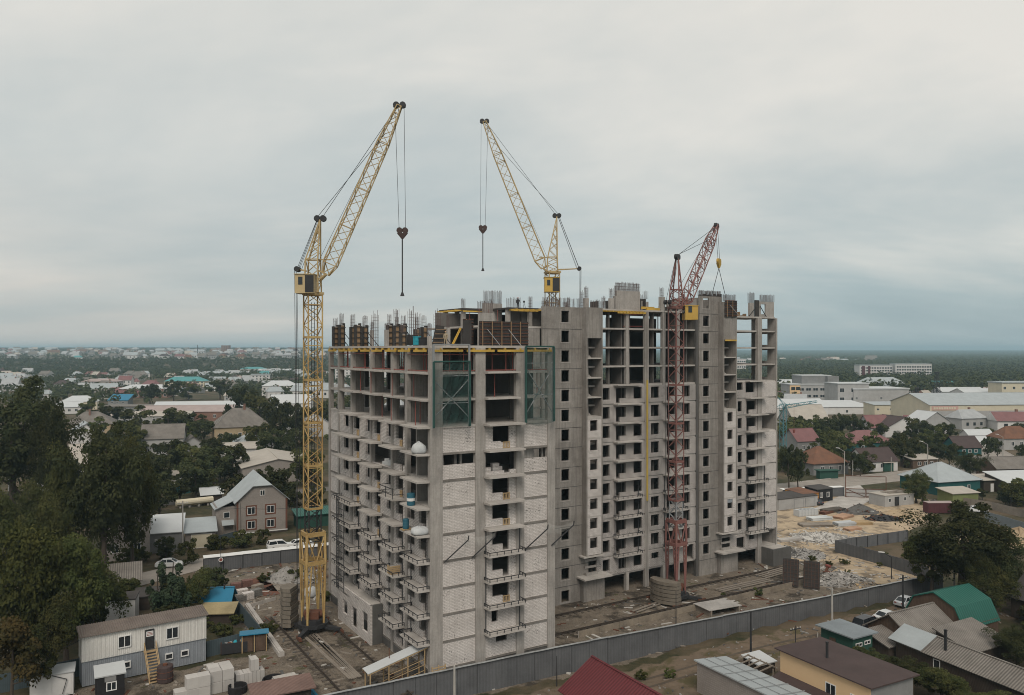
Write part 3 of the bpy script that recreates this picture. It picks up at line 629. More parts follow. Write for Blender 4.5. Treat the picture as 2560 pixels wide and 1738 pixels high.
o = tag(bagmesh(2, 0.9, 1.05).build('bulk_bag', 'bag_white', None, True), 'crumpled white bag lying beside a blue drum on a balcony slab', 'bag'); o.location = bw(-0.8, 1.1, 18.02); o.scale = (1.1, 1, 0.9)
def drum(label, u, v, z):
    t_ = on_block('steel_drum', label, 'drum', u, v, z, 0, 'drums on the balconies')
    b = MB(); prof = [(0, .33), (.04, .36), (.35, .36), (.37, .385), (.4, .36), (.7, .36), (.72, .385), (.75, .36), (1.06, .36), (1.1, .33)]
    b.loft([[(r*math.cos(a*math.pi/8), r*math.sin(a*math.pi/8), zz) for a in range(16)] for zz, r in prof]); b.build('barrel', 'drum_blue', t_)
    return t_
d_ = drum('blue drum with a white band on an upper balcony edge', -1.15, 2.6, 21); d_.scale = (1.25, 1.25, 1.25)
MB().loft([[(r*math.cos(a*math.pi/8), r*math.sin(a*math.pi/8), zz) for a in range(16)] for zz, r in ((0.42, .388), (0.68, .388))]).build('band', 'white_paint', d_)
d_ = drum('plain grey blue drum beside the crumpled white bag', -1.2, 3.9, 18.15)
pk = on_block('wooden_pallet', 'wooden pallet under the grey blue drum on the balcony', 'pallet', -1.1, 3.9, 18.0)
for k in range(5): MB().box(-.6, .6, -.5+k*.22, -.5+k*.22+.15, .09, .12).build('board', 'wood_new', pk)
for k in range(3): MB().box(-.6+k*.52, -.5+k*.52, -.5, .53, 0, .09).build('bearer', 'wood_new', pk)
pk = on_block('timber_crate', 'yellow wooden crate with boards on a lower balcony', 'crate', -0.9, 8.0, 12.0)
for k in range(5): MB().box(-.6, .6, -.5, -.45, .05+k*.2, .2+k*.2).build('board', 'wood_new', pk)
for k in range(5): MB().box(-.65, -.605, -.5, .5, .05+k*.2, .2+k*.2).build('board', 'wood_new', pk)
MB().box(-.58, .6, -.42, .5, 0, .85).build('brick_stack', 'brick_white', pk)
# debris nets on pipe frames
def net(label, u0, u1, z0, z1, post_top, sag=0.0):
    t_ = on_block('debris_net', label, 'safety net', u0, -1.05, z0, 0, 'green nets on the gable')
    w = u1-u0; h = z1-z0
    p = MB(); nx, nz = 14, 14; idx = {}
    for i in range(nx+1):
        for j in range(nz+1):
            zz = h*j/nz-(sag*(1-(2*i/nx-1)**2) if j == 0 else 0)-(.18*(1-(2*i/nx-1)**2) if j == nz else 0); yy = 0.2*math.sin(i*1.3)*math.sin(j*0.9+1)+.1*math.sin(i*2.9+j*1.7)
            idx[i, j] = len(p.v); p.v.append((w*i/nx, yy, zz))
    for i in range(nx):
        for j in range(nz): p.f.append((idx[i, j], idx[i+1, j], idx[i+1, j+1], idx[i, j+1])); p.m.append(0)
    p.build('netting', 'net_green', t_)
    e = MB()
    for x in (0, w): e.tube((x, -0.02, -0.05), (x, -0.02, h), 0.13, k=6)
    e.tube((0, -0.02, h), (w, -0.02, h), 0.11, k=6); e.build('hem', 'net_hem', t_)
    f = MB()
    for x in (0.02, w-0.02): f.bar((x, 0.12, -0.1), (x, 0.12, post_top-z0), 0.2)
    f.bar((0, 0.12, post_top-z0), (w, 0.12, post_top-z0), 0.14)
    for zz in (h*0.36, h*0.78): f.bar((0, 0.14, zz), (w, 0.14, zz), 0.08)
    f.bar((0.1, 0.15, 1.0), (w-0.1, 0.15, h*0.72), 0.1); f.bar((w-0.1, 0.17, 1.0), (0.1, 0.17, h*0.72), 0.1); f.build('frame', 'steel_grey', t_)
mat('net_hem', (0.03, 0.085, 0.075), rough=0.9, var=0.2)
net('green debris net with steel cross braces next to the block corner', -0.1, 4.4, 30.0, 37.2, 39.1)
net('sagging green debris net reaching the roof edge beside the grey tower', 11.9, 15.9, 30.0, 38.9, 38.9, 0.5)
# lower catch-net arms
for i, (u, lb) in enumerate(((1.7, 'steel net arm left of the balcony stack on the gable'), (5.2, 'steel net arm touching the balcony stack on the gable'), (12.4, 'steel net arm on the right brick strip of the gable'), (16.2, 'steel net arm reaching past the gable toward the grey tower'))):
    t_ = on_block('net_arm', lb, 'steel arm', u, -0.08, 14.8)
    MB().bar((0, 0, 0), (2.2, -1.5, 2.5), 0.13).build('arm', 'rail_black', t_); MB().bar((2.2, -1.5, 2.5), (2.25, -1.55, 3.0), 0.1).build('hook', 'rail_black', t_)
    if i in (1, 3):
        s_ = MB(); 
        for k in range(6):
            a0, a1 = k/6, (k+1)/6
            q = lambda a: (2.2-a*3.2, -1.5+a*1.4, 2.5-0.5*math.sin(a*math.pi)-0.9*a)
            s_.quad(q(a0), q(a1), (q(a1)[0], q(a1)[1], q(a1)[2]+0.45+0.9*a1), (q(a0)[0], q(a0)[1], q(a0)[2]+0.45+0.9*a0))
        s_.build('net_strip', 'net_white', t_)
# deck clutter
def crate_thing(name, label, cat, u, v, z, w, d, h, mt):
    t_ = on_block(name, label, cat, u, v, z)
    MB().box(-w/2, w/2, -d/2, d/2, 0.12, h).build('body', mt, t_)
    l = MB(); l.box(-w/2-.04, w/2+.04, -d/2-.04, d/2+.04, h+.003, h+.08); l.box(-w/2-.03, w/2+.03, -d/2-.03, -d/2-.003, h*.5, h*.5+.08); l.build('lid', mt, t_)
    s = MB(); [s.box(x, x+.15, -d/2, d/2, 0, .118) for x in (-w/2, w/2-.15)]; s.build('skid', 'steel_dark', t_)
u, v = on_deck(1042, 99); crate_thing('site_toilet', 'small turquoise booth on the roof deck', 'booth', u, v, 39, 0.7, 0.7, 1.1, 'teal_paint')
u, v = on_deck(1055, 99); crate_thing('tool_crate', 'black tool crate beside the turquoise booth', 'crate', u, v, 39, 0.95, 0.8, 0.95, 'steel_dark')
u, v = on_deck(1026, 101); crate_thing('plywood_bin', 'dark plywood bin left of the turquoise booth', 'bin', u, v, 39, 1.6, 1.0, 1.3, 'form_dark')
u, v = on_deck(1098, 99); t_ = on_block('leaning_form_panel', 'dark shutter panel leaning on the roof deck behind the tan clad worker', 'panel', u, v, 39)
MB().sheet([(-1.0, 0, 0), (0.4, 0, 0), (1.0, .5, 2.5), (-.2, .5, 2.6)], 0.12).build('board', 'form_dark', t_); pm_ = MB()
for k in range(4): pm_.bar((-.9+k*.15, -.02, .4+k*.55), (.55+k*.15, -.02, .4+k*.55), .08)
pm_.build('batten', 'form_wood', t_)
u, v = on_deck(1141, 98); t_ = on_block('timber_beam', 'yellow shuttering beam tilted against formwork on the roof deck', 'beam', u, v, 39)
MB().bar((-.5, 0, 0.2), (.7, .2, 2.2), .1, .26).build('web', 'form_yellow', t_); MB().bar((-.5, -.06, 0.12), (.7, .14, 2.12), .2, .05).build('flange', 'form_yellow', t_)
t_ = on_block('spoil_sack', 'small dark sack on an open floor edge by the left crane', 'sack', 0.6, 30.5, 30)
bagmesh(5, 0.55, 0.8).build('body', 'steel_dark', t_, True); MB().tube((0, 0, .75), (0, 0, .95), .08, .12, 8).build('neck', 'steel_dark', t_)
for k, (u, v) in enumerate(((7.6, 0.75), (8.6, 0.8), (8.9, 0.85))):
    t_ = on_block('block_pile', ['waist high pile of wall blocks left in the half built opening', 'taller pile of wall blocks in the half built opening', 'short pile of wall blocks nearest the sill gap'][k], 'block pile', u+0.2*k, v+0.1*k, 24)
    for i in range(3):
        for j in range(2+(k == 1)): MB().box(i*.3-.45, i*.3-.17, -.3, .3, j*.42, j*.42+.4).build('block', 'brick_white', t_)
for k in range(7):
    t_ = tag(MB().box(-.15, .15, -.3, .3, 0, .38+.2*(k % 3)).build('wall_block', 'bag_white'), 'loose pale wall block standing in the open bay of the left face', 'block', 'blocks in the open bay'); t_.location = bw(0.8+.1*(k % 2), 11.6+k*.55, 24.01); t_.rotation_euler = (0, 0, TH+.2*k)
# shrouded opening in shaft two
t_ = on_block('plastic_sheet', 'crumpled clear sheet hung in one shaft window at the right', 'sheet', 65.75, 17.6, 12.1)
sh = MB(); 
for i in range(8):
    for j in range(6):
        q = lambda a, b_: (-.6+1.2*a/8, .05*math.sin(a*1.9+b_), 1.5*b_/6)
        sh.quad(q(i, j), q(i+1, j), q(i+1, j+1), q(i, j+1))
sh.build('film', 'glass_film', t_) if 'glass_film' in M else sh.build('film', mat('glass_film', (.3, .33, .36), rough=.25, var=.3, spec=.6).name, t_)
# ================================================================== cranes
def lattice(mb, p0, p1, a0, b0, a1, b1, n, rc, rb, xdir, skip=()):
    """four-chord truss from p0 to p1; a along xdir, b perpendicular; half sizes a0,b0 -> a1,b1"""
    p0 = Vector(p0); p1 = Vector(p1); d = (p1-p0).normalized(); x = Vector(xdir); x = (x-d*x.dot(d)).normalized(); y = d.cross(x)
    rings = []
    for i in range(n+1):
        t = i/n; c = p0.lerp(p1, t); a = a0+(a1-a0)*t; b = b0+(b1-b0)*t
        rings.append([c+x*a+y*b, c-x*a+y*b, c-x*a-y*b, c+x*a-y*b])
    for k in range(4): mb.bar(rings[0][k], rings[-1][k], rc)
    for i in range(n):
        for k in range(4):
            A, B = rings[i], rings[i+1]; k2 = (k+1) % 4
            if (i+k) % 2: mb.bar(A[k], B[k2], rb)
            else: mb.bar(A[k2], B[k], rb)
            if i % 4 == 0: mb.bar(A[k], A[k2], rb*1.2)
    for k in range(4): mb.bar(rings[-1][k], rings[-1][(k+1) % 4], rb*1.3)
def pulley(mb, c, r, w, ax):
    ax = Vector(ax).normalized(); c = Vector(c); mb.tube(c-ax*w/2, c+ax*w/2, r, k=12)
def crane(label, cx, cy, z0, rot, side, zp, ztop, foot, tip, apex, rearp, cab, mats, hook, cat='crane', boomw=0.95, portal=True, slings=None, cwt=None):
    """foot, tip, apex, rearp are world points; zp = (frame, frame_top, mast_start)"""
    T = thing('tower_crane', label, cat, (cx, cy, z0), 0, 'tower cranes'); O = Vector((cx, cy, z0))
    W_ = lambda p: Vector(p)-O
    mast_m, boom_m, cab_m = mats; h = side/2
    xd = Vector((math.cos(rot), math.sin(rot), 0)); yd = Vector((-math.sin(rot), math.cos(rot), 0))
    zb = lambda z: z-z0
    def P(a, b, z): return xd*a+yd*b+Vector((0, 0, zb(z)))
    # mast
    mb = MB(); n = int((ztop-zp[2])/1.3); seg = 6
    lattice(mb, P(0, 0, zp[2]), P(0, 0, ztop), h, h, h, h, n, 0.165 if side > 1.7 else .125, 0.09 if side > 1.7 else .07, xd); mb.build('mast', mast_m, T)
    z = zp[2]
    while z <= ztop+0.1:
        fl = MB()
        for k in range(4):
            c = [(h, h), (-h, h), (-h, -h), (h, -h)]; fl.bar(P(*c[k], z), P(*c[(k+1) % 4], z), 0.22, 0.26)
        z += (ztop-zp[2])/5; fl.build('mast_flange', mast_m, T)
    lad = MB()
    for d in (-0.2, 0.2): lad.bar(P(d, 0, zp[2]), P(d, 0, ztop-1), 0.06)
    z = zp[2]
    while z < ztop-1: lad.bar(P(-.2, 0, z), P(.2, 0, z), 0.04); z += 0.5
    lad.build('ladder', 'steel_dark', T)
    if portal:
        inn = MB(); lattice(inn, P(0, 0, zp[1]-1), P(0, 0, zp[2]), h*0.86, h*0.86, h*0.86, h*0.86, 4, 0.15, 0.09, xd); inn.build('inner_mast', 'steel_dark' if mast_m == 'crane_yellow' else 'steel_grey', T)
        pf = MB(); H = h*1.28; cs = [(H, H), (-H, H), (-H, -H), (H, -H)]; H2 = h*1.34; cs2 = [(H2, H2), (-H2, H2), (-H2, -H2), (H2, -H2)]
        for k in range(4):
            pf.bar(P(*cs[k], zp[1]), P(*cs[(k+1) % 4], zp[1]), 0.25, 0.55); pf.bar(P(*cs2[k], zp[0]), P(*cs2[(k+1) % 4], zp[0]), 0.25, 0.5)
            pf.bar(P(*cs[k], zp[1]), P(*cs2[k], zp[0]), 0.3); mid = ((cs2[k][0]+cs2[(k+1) % 4][0])/2, (cs2[k][1]+cs2[(k+1) % 4][1])/2)
            pf.bar(P(*cs[k], zp[1]), P(*mid, zp[0]), 0.14); pf.bar(P(*cs[(k+1) % 4], zp[1]), P(*mid, zp[0]), 0.14)
        pf.build('portal_frame', mast_m, T)
        for k in range(4):
            lg = MB(); a = cs2[k]; b1 = (a[0]*0.45, a[1]); b2 = (a[0], a[1]*0.45); e = P(a[0]*0.86, a[1]*0.86, z0+1.2)
            for q in (a, b1, b2): lg.bar(P(*q, zp[0]), e, 0.24 if q is a else 0.15)
            for j in range(5):
                t0 = j/5; t1 = (j+0.5)/5
                lg.bar(P(*a, zp[0]).lerp(e, t0), P(*b1, zp[0]).lerp(e, t1), 0.09); lg.bar(P(*b1, zp[0]).lerp(e, t1), P(*a, zp[0]).lerp(e, t0+0.2), 0.09)
                lg.bar(P(*a, zp[0]).lerp(e, t0), P(*b2, zp[0]).lerp(e, t1), 0.09); lg.bar(P(*b2, zp[0]).lerp(e, t1), P(*a, zp[0]).lerp(e, t0+0.2), 0.09)
            lg.build('portal_leg', mast_m, T)
        bs = MB(); bs.prism([(2.0*math.cos(i*math.pi/6), 2.0*math.sin(i*math.pi/6)) for i in range(12)], 0.75, 1.2); bs.prism([(1.5*math.cos(i*math.pi/6), 1.5*math.sin(i*math.pi/6)) for i in range(12)], 1.2, 1.7); bs.build('turntable', 'steel_dark', T)
        mc = MB(); mc.box(-.9, .9, -.7, .7, 1.7, 2.6); mc.tube((-1.2, .2, 2.2), (1.2, .2, 2.2), .45, k=10); mc.build('winch', 'rust', T)
        for k in range(4):
            ou = MB(); a = math.pi/4+k*math.pi/2+rot; q = Vector((math.cos(a), math.sin(a), 0)); ou.loft([[q*1.2+Vector((-q.y, q.x, 0))*s*0.4+Vector((0, 0, zz)) for s, zz in ((-1, .5), (1, .5), (1, 1.0), (-1, 1.0))], [q*3.9+Vector((-q.y, q.x, 0))*s*0.22+Vector((0, 0, zz)) for s, zz in ((-1, .35), (1, .35), (1, .65), (-1, .65))]])
            ou.build('outrigger', 'steel_dark', T)
            wl = MB(); c = q*3.9; t2 = Vector((D2.x, D2.y, 0)) if cx < 0 else Vector((D1.x, D1.y, 0)); nrm = Vector((-t2.y, t2.x, 0))
            wl.bar(c-t2*.7+Vector((0, 0, .35)), c+t2*.7+Vector((0, 0, .35)), .3, .4)
            for s in (-.4, .4): pulley(wl, c+t2*s+Vector((0, 0, .26)), .24, .18, nrm)
            wl.build('bogie', 'rust', T)
    # slewing head
    hd = MB(); hd.bar(P(-h*1.2, 0, ztop+.15), P(h*1.2, 0, ztop+.15), side*1.15, .3); foot = W_(foot); tip = W_(tip); apex = W_(apex); rearp = W_(rearp)
    bd = (tip-foot); hb = Vector((bd.x, bd.y, 0)).normalized(); sd = Vector((-hb.y, hb.x, 0))
    Z = lambda z: Vector((0, 0, zb(z)))
    hw = h*0.95
    zt1 = ztop+.3; zt2 = foot.z+z0+.4
    lattice(hd, P(0, 0, zt1), P(0, 0, zt2+1.5), hw, hw, hw*.9, hw*.9, 3, .16, .1, hb); hd.build('slewing_head', boom_m, T)
    af = MB()
    for s in (-1, 1):
        e = apex+sd*s*.16
        for f in (-1, 1): af.bar(hb*f*hw*.9+sd*s*hw*.9+Z(zt2+1.4), e, .17)
        for k in range(4):
            t0 = k/5; t1 = (k+1)/5
            A = (hb*-hw*.9+sd*s*hw*.9+Z(zt2+1.4)); B = (hb*hw*.9+sd*s*hw*.9+Z(zt2+1.4)); af.bar(A.lerp(e, t0), B.lerp(e, t1), .08); af.bar(B.lerp(e, t1), A.lerp(e, t1+.15), .07)
    af.bar(hb*hw*.9+Z(zt2+1.5), hb*(hw+1.4)+Z(zt2+1.5), .25, .12); [af.bar(hb*hw*.8+sd*s_*hw*.8+Vector((0, 0, foot.z+dz_)), foot+sd*s_*.35, .2) for s_ in (-1, 1) for dz_ in (-.9, .5)]
    af.build('a_frame', boom_m, T)
    for c_, r_, w_, in [(apex+hb*s*.38+Vector((0, 0, .15)), .42, .5) for s in (-1, 1)]+[(tip+hb*s*.42+Vector((0, 0, .1)), .42, .45) for s in (-1, 1)]+[(rearp+sd*s*.35, .36, .4) for s in (-1, 1)]:
        pu = MB(); pulley(pu, c_, r_, w_, sd); pu.build('pulley', 'steel_dark', T)
    MB().bar(tip-hb*.8, tip+hb*.8, .5, .35).build('boom_head', 'steel_dark', T)
    bm_ = MB(); lattice(bm_, foot, foot.lerp(tip, .06), .35, .4, boomw*.62, boomw, 1, .14, .09, sd); lattice(bm_, foot.lerp(tip, .06), foot.lerp(tip, .78), boomw*.62, boomw, boomw*.62, boomw*.8, 13, .13, .075, sd)
    lattice(bm_, foot.lerp(tip, .78), tip, boomw*.62, boomw*.8, .3, .3, 5, .13, .075, sd); bm_.build('boom', boom_m, T)
    rj = MB()
    for s in (-1, 1): rj.bar(-hb*hw+sd*s*hw*.6+Vector((0, 0, rearp.z-.2)), rearp, .16)
    rj.build('rear_jib', boom_m, T)
    cb_ = MB(); cw = .055
    for s in (-1, 1):
        cb_.bar(apex+hb*s*.3+sd*s*.1+Vector((0, 0, .4)), tip-bd.normalized()*(.3 if s > 0 else 4.0)-hb*.3, cw)
        cb_.bar(apex-hb*.4+sd*s*.1, rearp+sd*s*.3, cw); cb_.bar(apex-hb*.2+sd*s*.2, rearp+sd*s*.45+hb*.4, cw*.8)
        cb_.bar(rearp+sd*s*.35-hb*.3, Vector((rearp.x, rearp.y, 4 if z0 < 5 else zb(20)))+sd*s*.2, cw)
    cb_.bar(hb*hw+Z(zt2+1.6), foot.lerp(tip, .93)+Vector((-.4*hb.x, 0, .4)), cw*.7); cb_.bar(rearp-hb*.1, Vector((rearp.x+.5*hb.x, rearp.y, 4)), cw*.8)
    hk = W_(hook['p']); 
    for s in (-1, 1): cb_.bar(tip+hb*s*.6, hk+hb*s*hook['w']+Vector((0, 0, .6)), cw*.9)
    cb_.build('cable', 'steel_dark', T)
    hbk = MB(); 
    for s in (-1, 1): pulley(hbk, hk+hb*s*hook['w']*.85+Vector((0, 0, .35)), hook['w']*.95, .35, sd)
    hbk.loft([[hk+hb*a+sd*b for a, b in ((-hook['w']*1.7, -.22), (hook['w']*1.7, -.22), (hook['w']*1.7, .22), (-hook['w']*1.7, .22))], [hk+hb*a+sd*b+Vector((0, 0, -hook['w']*1.7)) for a, b in ((-.15, -.15), (.15, -.15), (.15, .15), (-.15, .15))]])
    hbk.build('hook_block', 'form_yellow' if slings else 'hook_brown', T)
    ln = MB(); e = hk+Vector((0, 0, -hook['w']*1.7))
    if slings:
        for q in slings: ln.bar(e, W_(q), .08)
        ln.build('sling', 'steel_dark', T)
    else:
        ln.bar(e, e+Vector((0, 0, -hook['l'])), .15); ln.build('hook_rod', 'steel_dark', T); MB().tube(e+Vector((0, 0, -hook['l'])), e+Vector((0, 0, -hook['l']-.5)), .12, .3, 8).build('hook', 'steel_dark', T)
    # cab
    c0, c1, cz0, cz1, cyo = cab
    cbm = MB(); X0, X1 = c0-cx, c1-cx; y0 = cyo-1.2; y1 = cyo+1.2
    cbm.box(X0, X1, y0, y1, zb(cz0), zb(cz1)); co = cbm.build('cab', cab_m, T)
    MB().box(X0-.1, X1+.1, y0-.1, y1+.1, zb(cz1)+.003, zb(cz1)+.1).build('roof', cab_m, co)
    w_ = MB(); w_.box(X0+.45, X0+1.0, y0-.035, y0-.003, zb(cz0)+1.1, zb(cz0)+2.1); w_.box(X0-.03, X0-.003, y0+.4, y1-.4, zb(cz0)+1.0, zb(cz0)+2.1); w_.build('window', 'glass_dark', co)
    MB().box(X0+(X1-X0)*.55, X1+.03, y0-.03, y0-.003, zb(cz0)+.1, zb(cz1)-.1).build('door', 'steel_dark' if cx < 20 else cab_m, co)
    if cwt:
        for k in range(cwt[3]):
            c = Vector((cwt[0]-cx, cwt[1]-cy, 0)); b_ = MB(); r1 = 2.9; dirv = Vector((cwt[0]-cx, cwt[1]-cy, 0)).normalized(); pd = Vector((-dirv.y, dirv.x, 0))
            pts = [(c+pd*s*cwt[4]+dirv*(.8*(1-s*s))) for s in (-1, -.6, -.2, .2, .6, 1)]+[c+pd*s*cwt[4]-dirv*1.1 for s in (1, -1)]
            b_.prism([(p.x, p.y) for p in pts], cwt[2]+k*.57, cwt[2]+k*.57+.49); b_.v = [(x_+.06*math.sin(k*2.1), y_+.05*math.cos(k*1.7), z_) for x_, y_, z_ in b_.v]; b_.build('counterweight', 'cwt', T)
    return T
mat('hook_brown', (.075, .05, .045), var=.2); mat('cwt', (0.22, 0.19, 0.155), var=0.3, streak=0.3)
zg = 1.8
k1 = .924; s1 = lambda x, y, z: (x*k1, y*k1, 38.5+(z-38.5)*k1)
crane('tall yellow tower crane with dark base standing left of the apartment block', -26.0, 104.0, zg, R(33), 1.87, (10.9, 14.6, 17.9), 45.7, s1(-26.3, 112.5, 49.2), s1(-15.9, 112.5, 73.0), s1(-27.1, 112.5, 56.9), s1(-30.3, 112.5, 49.9), (-30.2*k1, -27.6*k1, 45.8, 48.2, -.6), ('crane_yellow', 'crane_cream', 'cab_cream'), dict(p=s1(-15.5, 112.5, 55.0), w=.42, l=7.0), cwt=(-29.6, 104.6, .6, 9, 1.2), boomw=.88)
crane('yellow tower crane rising behind the apartment block with its boom to the left', 7.2, 142, 0, R(20), 2.0, (8, 12, 15), 52.2, (5.6, 142, 53.1), (-4.9, 142, 79.2), (8.0, 142, 62.3), (12.0, 142, 53.0), (5.7, 8.3, 48.7, 51.2, -1.3), ('crane_cream', 'crane_cream', 'cab_yellow'), dict(p=(-5.2, 142, 60.0), w=.42, l=6.2))
crane('dull red tower crane with a yellow cab in front of the rear wing', 25.3, 122.8, -.2, R(35), 1.65, (8.7, 12.2, 15.4), 44.9, (26.8, 123.2, 45.9), (35.2, 137, 59.8), (25.5, 122.8, 52.7), (23.8, 121.8, 45.8), (26.4, 28.3, 43.1, 45.2, -.4), ('crane_red', 'crane_red', 'cab_yellow'), dict(p=(35.6, 137, 53.4), w=.5, l=3), slings=((34.3, 137, 47.6), (37.0, 137.6, 47.4)), cwt=(22.9, 120.4, .5, 6, 2.4))
# ================================================================== ground
def axis_lines(lo, hi, step, far_lo, far_hi, gr=1.13):
    a = list(np.arange(lo, hi+1e-6, step)); s = step; x = hi
    while x < far_hi: s *= gr; x += s; a.append(x)
    s = step; x = lo; b = []
    while x > far_lo: s *= gr; x -= s; b.append(x)
    return b[::-1]+a
XS = axis_lines(-80, 110, 2.0, -9000, 9000, 1.10); YS = axis_lines(60, 240, 2.0, -300, 16000, 1.07)
def inpoly(x, y, poly):
    c = False; j = len(poly)-1
    for i in range(len(poly)):
        xi, yi = poly[i]; xj, yj = poly[j]
        if (yi > y) != (yj > y) and x < (xj-xi)*(y-yi)/(yj-yi)+xi: c = not c
        j = i
    return c
SAND = [(52, 130), (69, 132), (72, 138), (62, 152), (84, 168), (112, 200), (100, 212), (70, 205), (52, 195), (44, 165), (46, 148), (58, 142)]
YARD = [(-60, 78), (-27, 77), (69, 126), (72, 138), (62, 152), (84, 168), (112, 205), (60, 200), (40, 170), (10, 160), (-30, 140), (-52, 132), (-40, 112), (-30, 97)]
LANE = [(-30, 60), (-20, 77), (5, 91), (30, 103.5), (48, 112.5), (69, 123.5), (82, 120), (62, 106), (46, 101), (31, 93), (20, 82), (5, 62)]
gv = np.array([(x, y, g(x, y)) for y in YS for x in XS]); nx_ = len(XS)
fa = [(j*nx_+i, j*nx_+i+1, (j+1)*nx_+i+1, (j+1)*nx_+i) for j in range(len(YS)-1) for i in range(nx_-1)]
me = bpy.data.meshes.new('ground'); me.from_pydata(gv.tolist(), [], fa); me.polygons.foreach_set('use_smooth', [True]*len(fa))
at_ = me.attributes.new('zone', 'FLOAT_COLOR', 'POINT')
zc_ = np.zeros((len(gv), 4), dtype=np.float32); zc_[:, 3] = 1
for i, (x, y, z) in enumerate(gv):
    if -90 < x < 130 and 55 < y < 245:
        zc_[i, 0] = 1.0 if inpoly(x, y, YARD) else 0.0
        zc_[i, 1] = 1.0 if inpoly(x, y, SAND) else 0.0
        zc_[i, 2] = 1.0 if inpoly(x, y, LANE) else 0.0
at_.data.foreach_set('color', zc_.ravel())
GR = struct(link('ground', me))
m = bpy.data.materials.new('ground'); m.use_nodes = True; t = m.node_tree; b = t.nodes['Principled BSDF']; b.inputs['Roughness'].default_value = 0.95; b.inputs['Specular IOR Level'].default_value = 0.15; Lk = t.links.new
tcn = N(t, 'ShaderNodeTexCoord'); vec = tcn.outputs['Object']
def nz(sc, det=6.0, ro=0.65):
    n_ = N(t, 'ShaderNodeTexNoise', i_Scale=sc, i_Detail=det, i_Roughness=ro); Lk(vec, n_.inputs['Vector']); return n_.outputs[0]
def mixc(f, a, bb):
    mx = N(t, 'ShaderNodeMix', data_type='RGBA'); (Lk(f, mx.inputs[0]) if not isinstance(f, float) else setattr(mx.inputs[0], 'default_value', f))
    for s, c in ((6, a), (7, bb)):
        if isinstance(c, tuple): mx.inputs[s].default_value = (*c, 1)
        else: Lk(c, mx.inputs[s])
    return mx.outputs[2]
def rp_(src, a, bb): r_ = ramp(t, [(a, 0.0), (bb, 1.0)]); Lk(src, r_.inputs[0]); return r_.outputs[0]
ba, bb_, bc = nz(0.05), nz(0.6), nz(5.0, 4.0)
grass = mixc(rp_(bb_, 0.35, 0.7), (0.038, 0.041, 0.021), (0.082, 0.07, 0.04)); grass = mixc(rp_(ba, 0.46, 0.58), grass, (0.13, 0.10, 0.068))
dirt = mixc(rp_(bb_, 0.3, 0.72), (0.13, 0.108, 0.088), (0.25, 0.21, 0.165)); dirt = mixc(rp_(bc, 0.52, 0.68), dirt, (0.075, 0.062, 0.05)); dirt = mixc(rp_(nz(0.22), 0.52, 0.60), dirt, (0.062, 0.052, 0.042)); dirt = mixc(rp_(nz(0.33), 0.60, 0.68), dirt, (0.08, 0.08, 0.035)); dirt = mixc(rp_(nz(7.0, 2.0), 0.68, 0.72), dirt, (0.4, 0.38, 0.35))
sand = mixc(rp_(bb_, 0.35, 0.75), (0.50, 0.395, 0.275), (0.33, 0.26, 0.185)); sand = mixc(rp_(nz(0.22), 0.50, 0.60), sand, (0.20, 0.16, 0.118))
lane = mixc(rp_(bb_, 0.35, 0.65), (0.19, 0.145, 0.105), (0.125, 0.095, 0.07)); lane = mixc(rp_(nz(0.3), 0.52, 0.6), lane, (0.10, 0.085, 0.045))
an = N(t, 'ShaderNodeAttribute'); an.attribute_name = 'zone'; sp_ = N(t, 'ShaderNodeSeparateColor'); Lk(an.outputs['Color'], sp_.inputs[0])
def edge(o_):
    ad = N(t, 'ShaderNodeMath', operation='MULTIPLY_ADD', i_1=0.9, i_2=-0.45); Lk(bb_, ad.inputs[0]); a2 = N(t, 'ShaderNodeMath', operation='ADD'); Lk(ad.outputs[0], a2.inputs[0]); Lk(o_, a2.inputs[1]); return rp_(a2.outputs[0], 0.42, 0.6)
col = mixc(edge(sp_.outputs[0]), grass, dirt); col = mixc(edge(sp_.outputs[1]), col, sand); col = mixc(edge(sp_.outputs[2]), col, lane); Lk(col, b.inputs['Base Color'])
bn = N(t, 'ShaderNodeBump', i_Strength=0.6, i_Distance=0.3); Lk(bc, bn.inputs['Height']); Lk(bn.outputs[0], b.inputs['Normal'])
me.materials.append(m); M['ground'] = m
def strip(name, pts, wid, mt, dz=0.06, step=3.0, kerb=None):
    """road draped on the terrain"""
    P = [];
    for (x0, y0), (x1, y1) in zip(pts, pts[1:]):
        n = max(1, int(math.hypot(x1-x0, y1-y0)/step))
        P += [(x0+(x1-x0)*i/n, y0+(y1-y0)*i/n) for i in range(n)]
    P.append(pts[-1]); mb = MB(); K = 4
    for i, (x, y) in enumerate(P):
        a = P[max(0, i-1)]; c = P[min(len(P)-1, i+1)]; d = Vector((c[0]-a[0], c[1]-a[1])).normalized(); nrm = Vector((-d.y, d.x))
        for k in range(K+1):
            q = Vector((x, y))+nrm*wid*(k/K-.5); mb.v.append((q.x, q.y, g(q.x, q.y)+dz))
    for i in range(len(P)-1):
        for k in range(K): a = i*(K+1)+k; mb.f.append((a, a+1, a+K+2, a+K+1)); mb.m.append(0)
    o = struct(mb.build(name, mt)); 
    if kerb:
        for side in (0, K):
            kb = MB(); rings = []
            for i in range(len(P)):
                x, y, z = mb.v[i*(K+1)+side]; o2 = Vector(mb.v[i*(K+1)+K-side])-Vector((x, y, z)); o2.z = 0; o2.normalize()
                rings.append([(x, y, z-.1), (x-o2.x*.18, y-o2.y*.18, z-.1), (x-o2.x*.18, y-o2.y*.18, z+.12), (x, y, z+.12)])
            kb.loft(rings); kb.build('kerb', 'concrete_slab', o)
    return o
mat('asphalt', (0.155, 0.142, 0.13), var=0.25, bump=0.1, dark=(0.09, 0.083, 0.078)); mat('asphalt_dusty', (0.33, 0.295, 0.26), var=0.22, dark=(0.17, 0.15, 0.135))
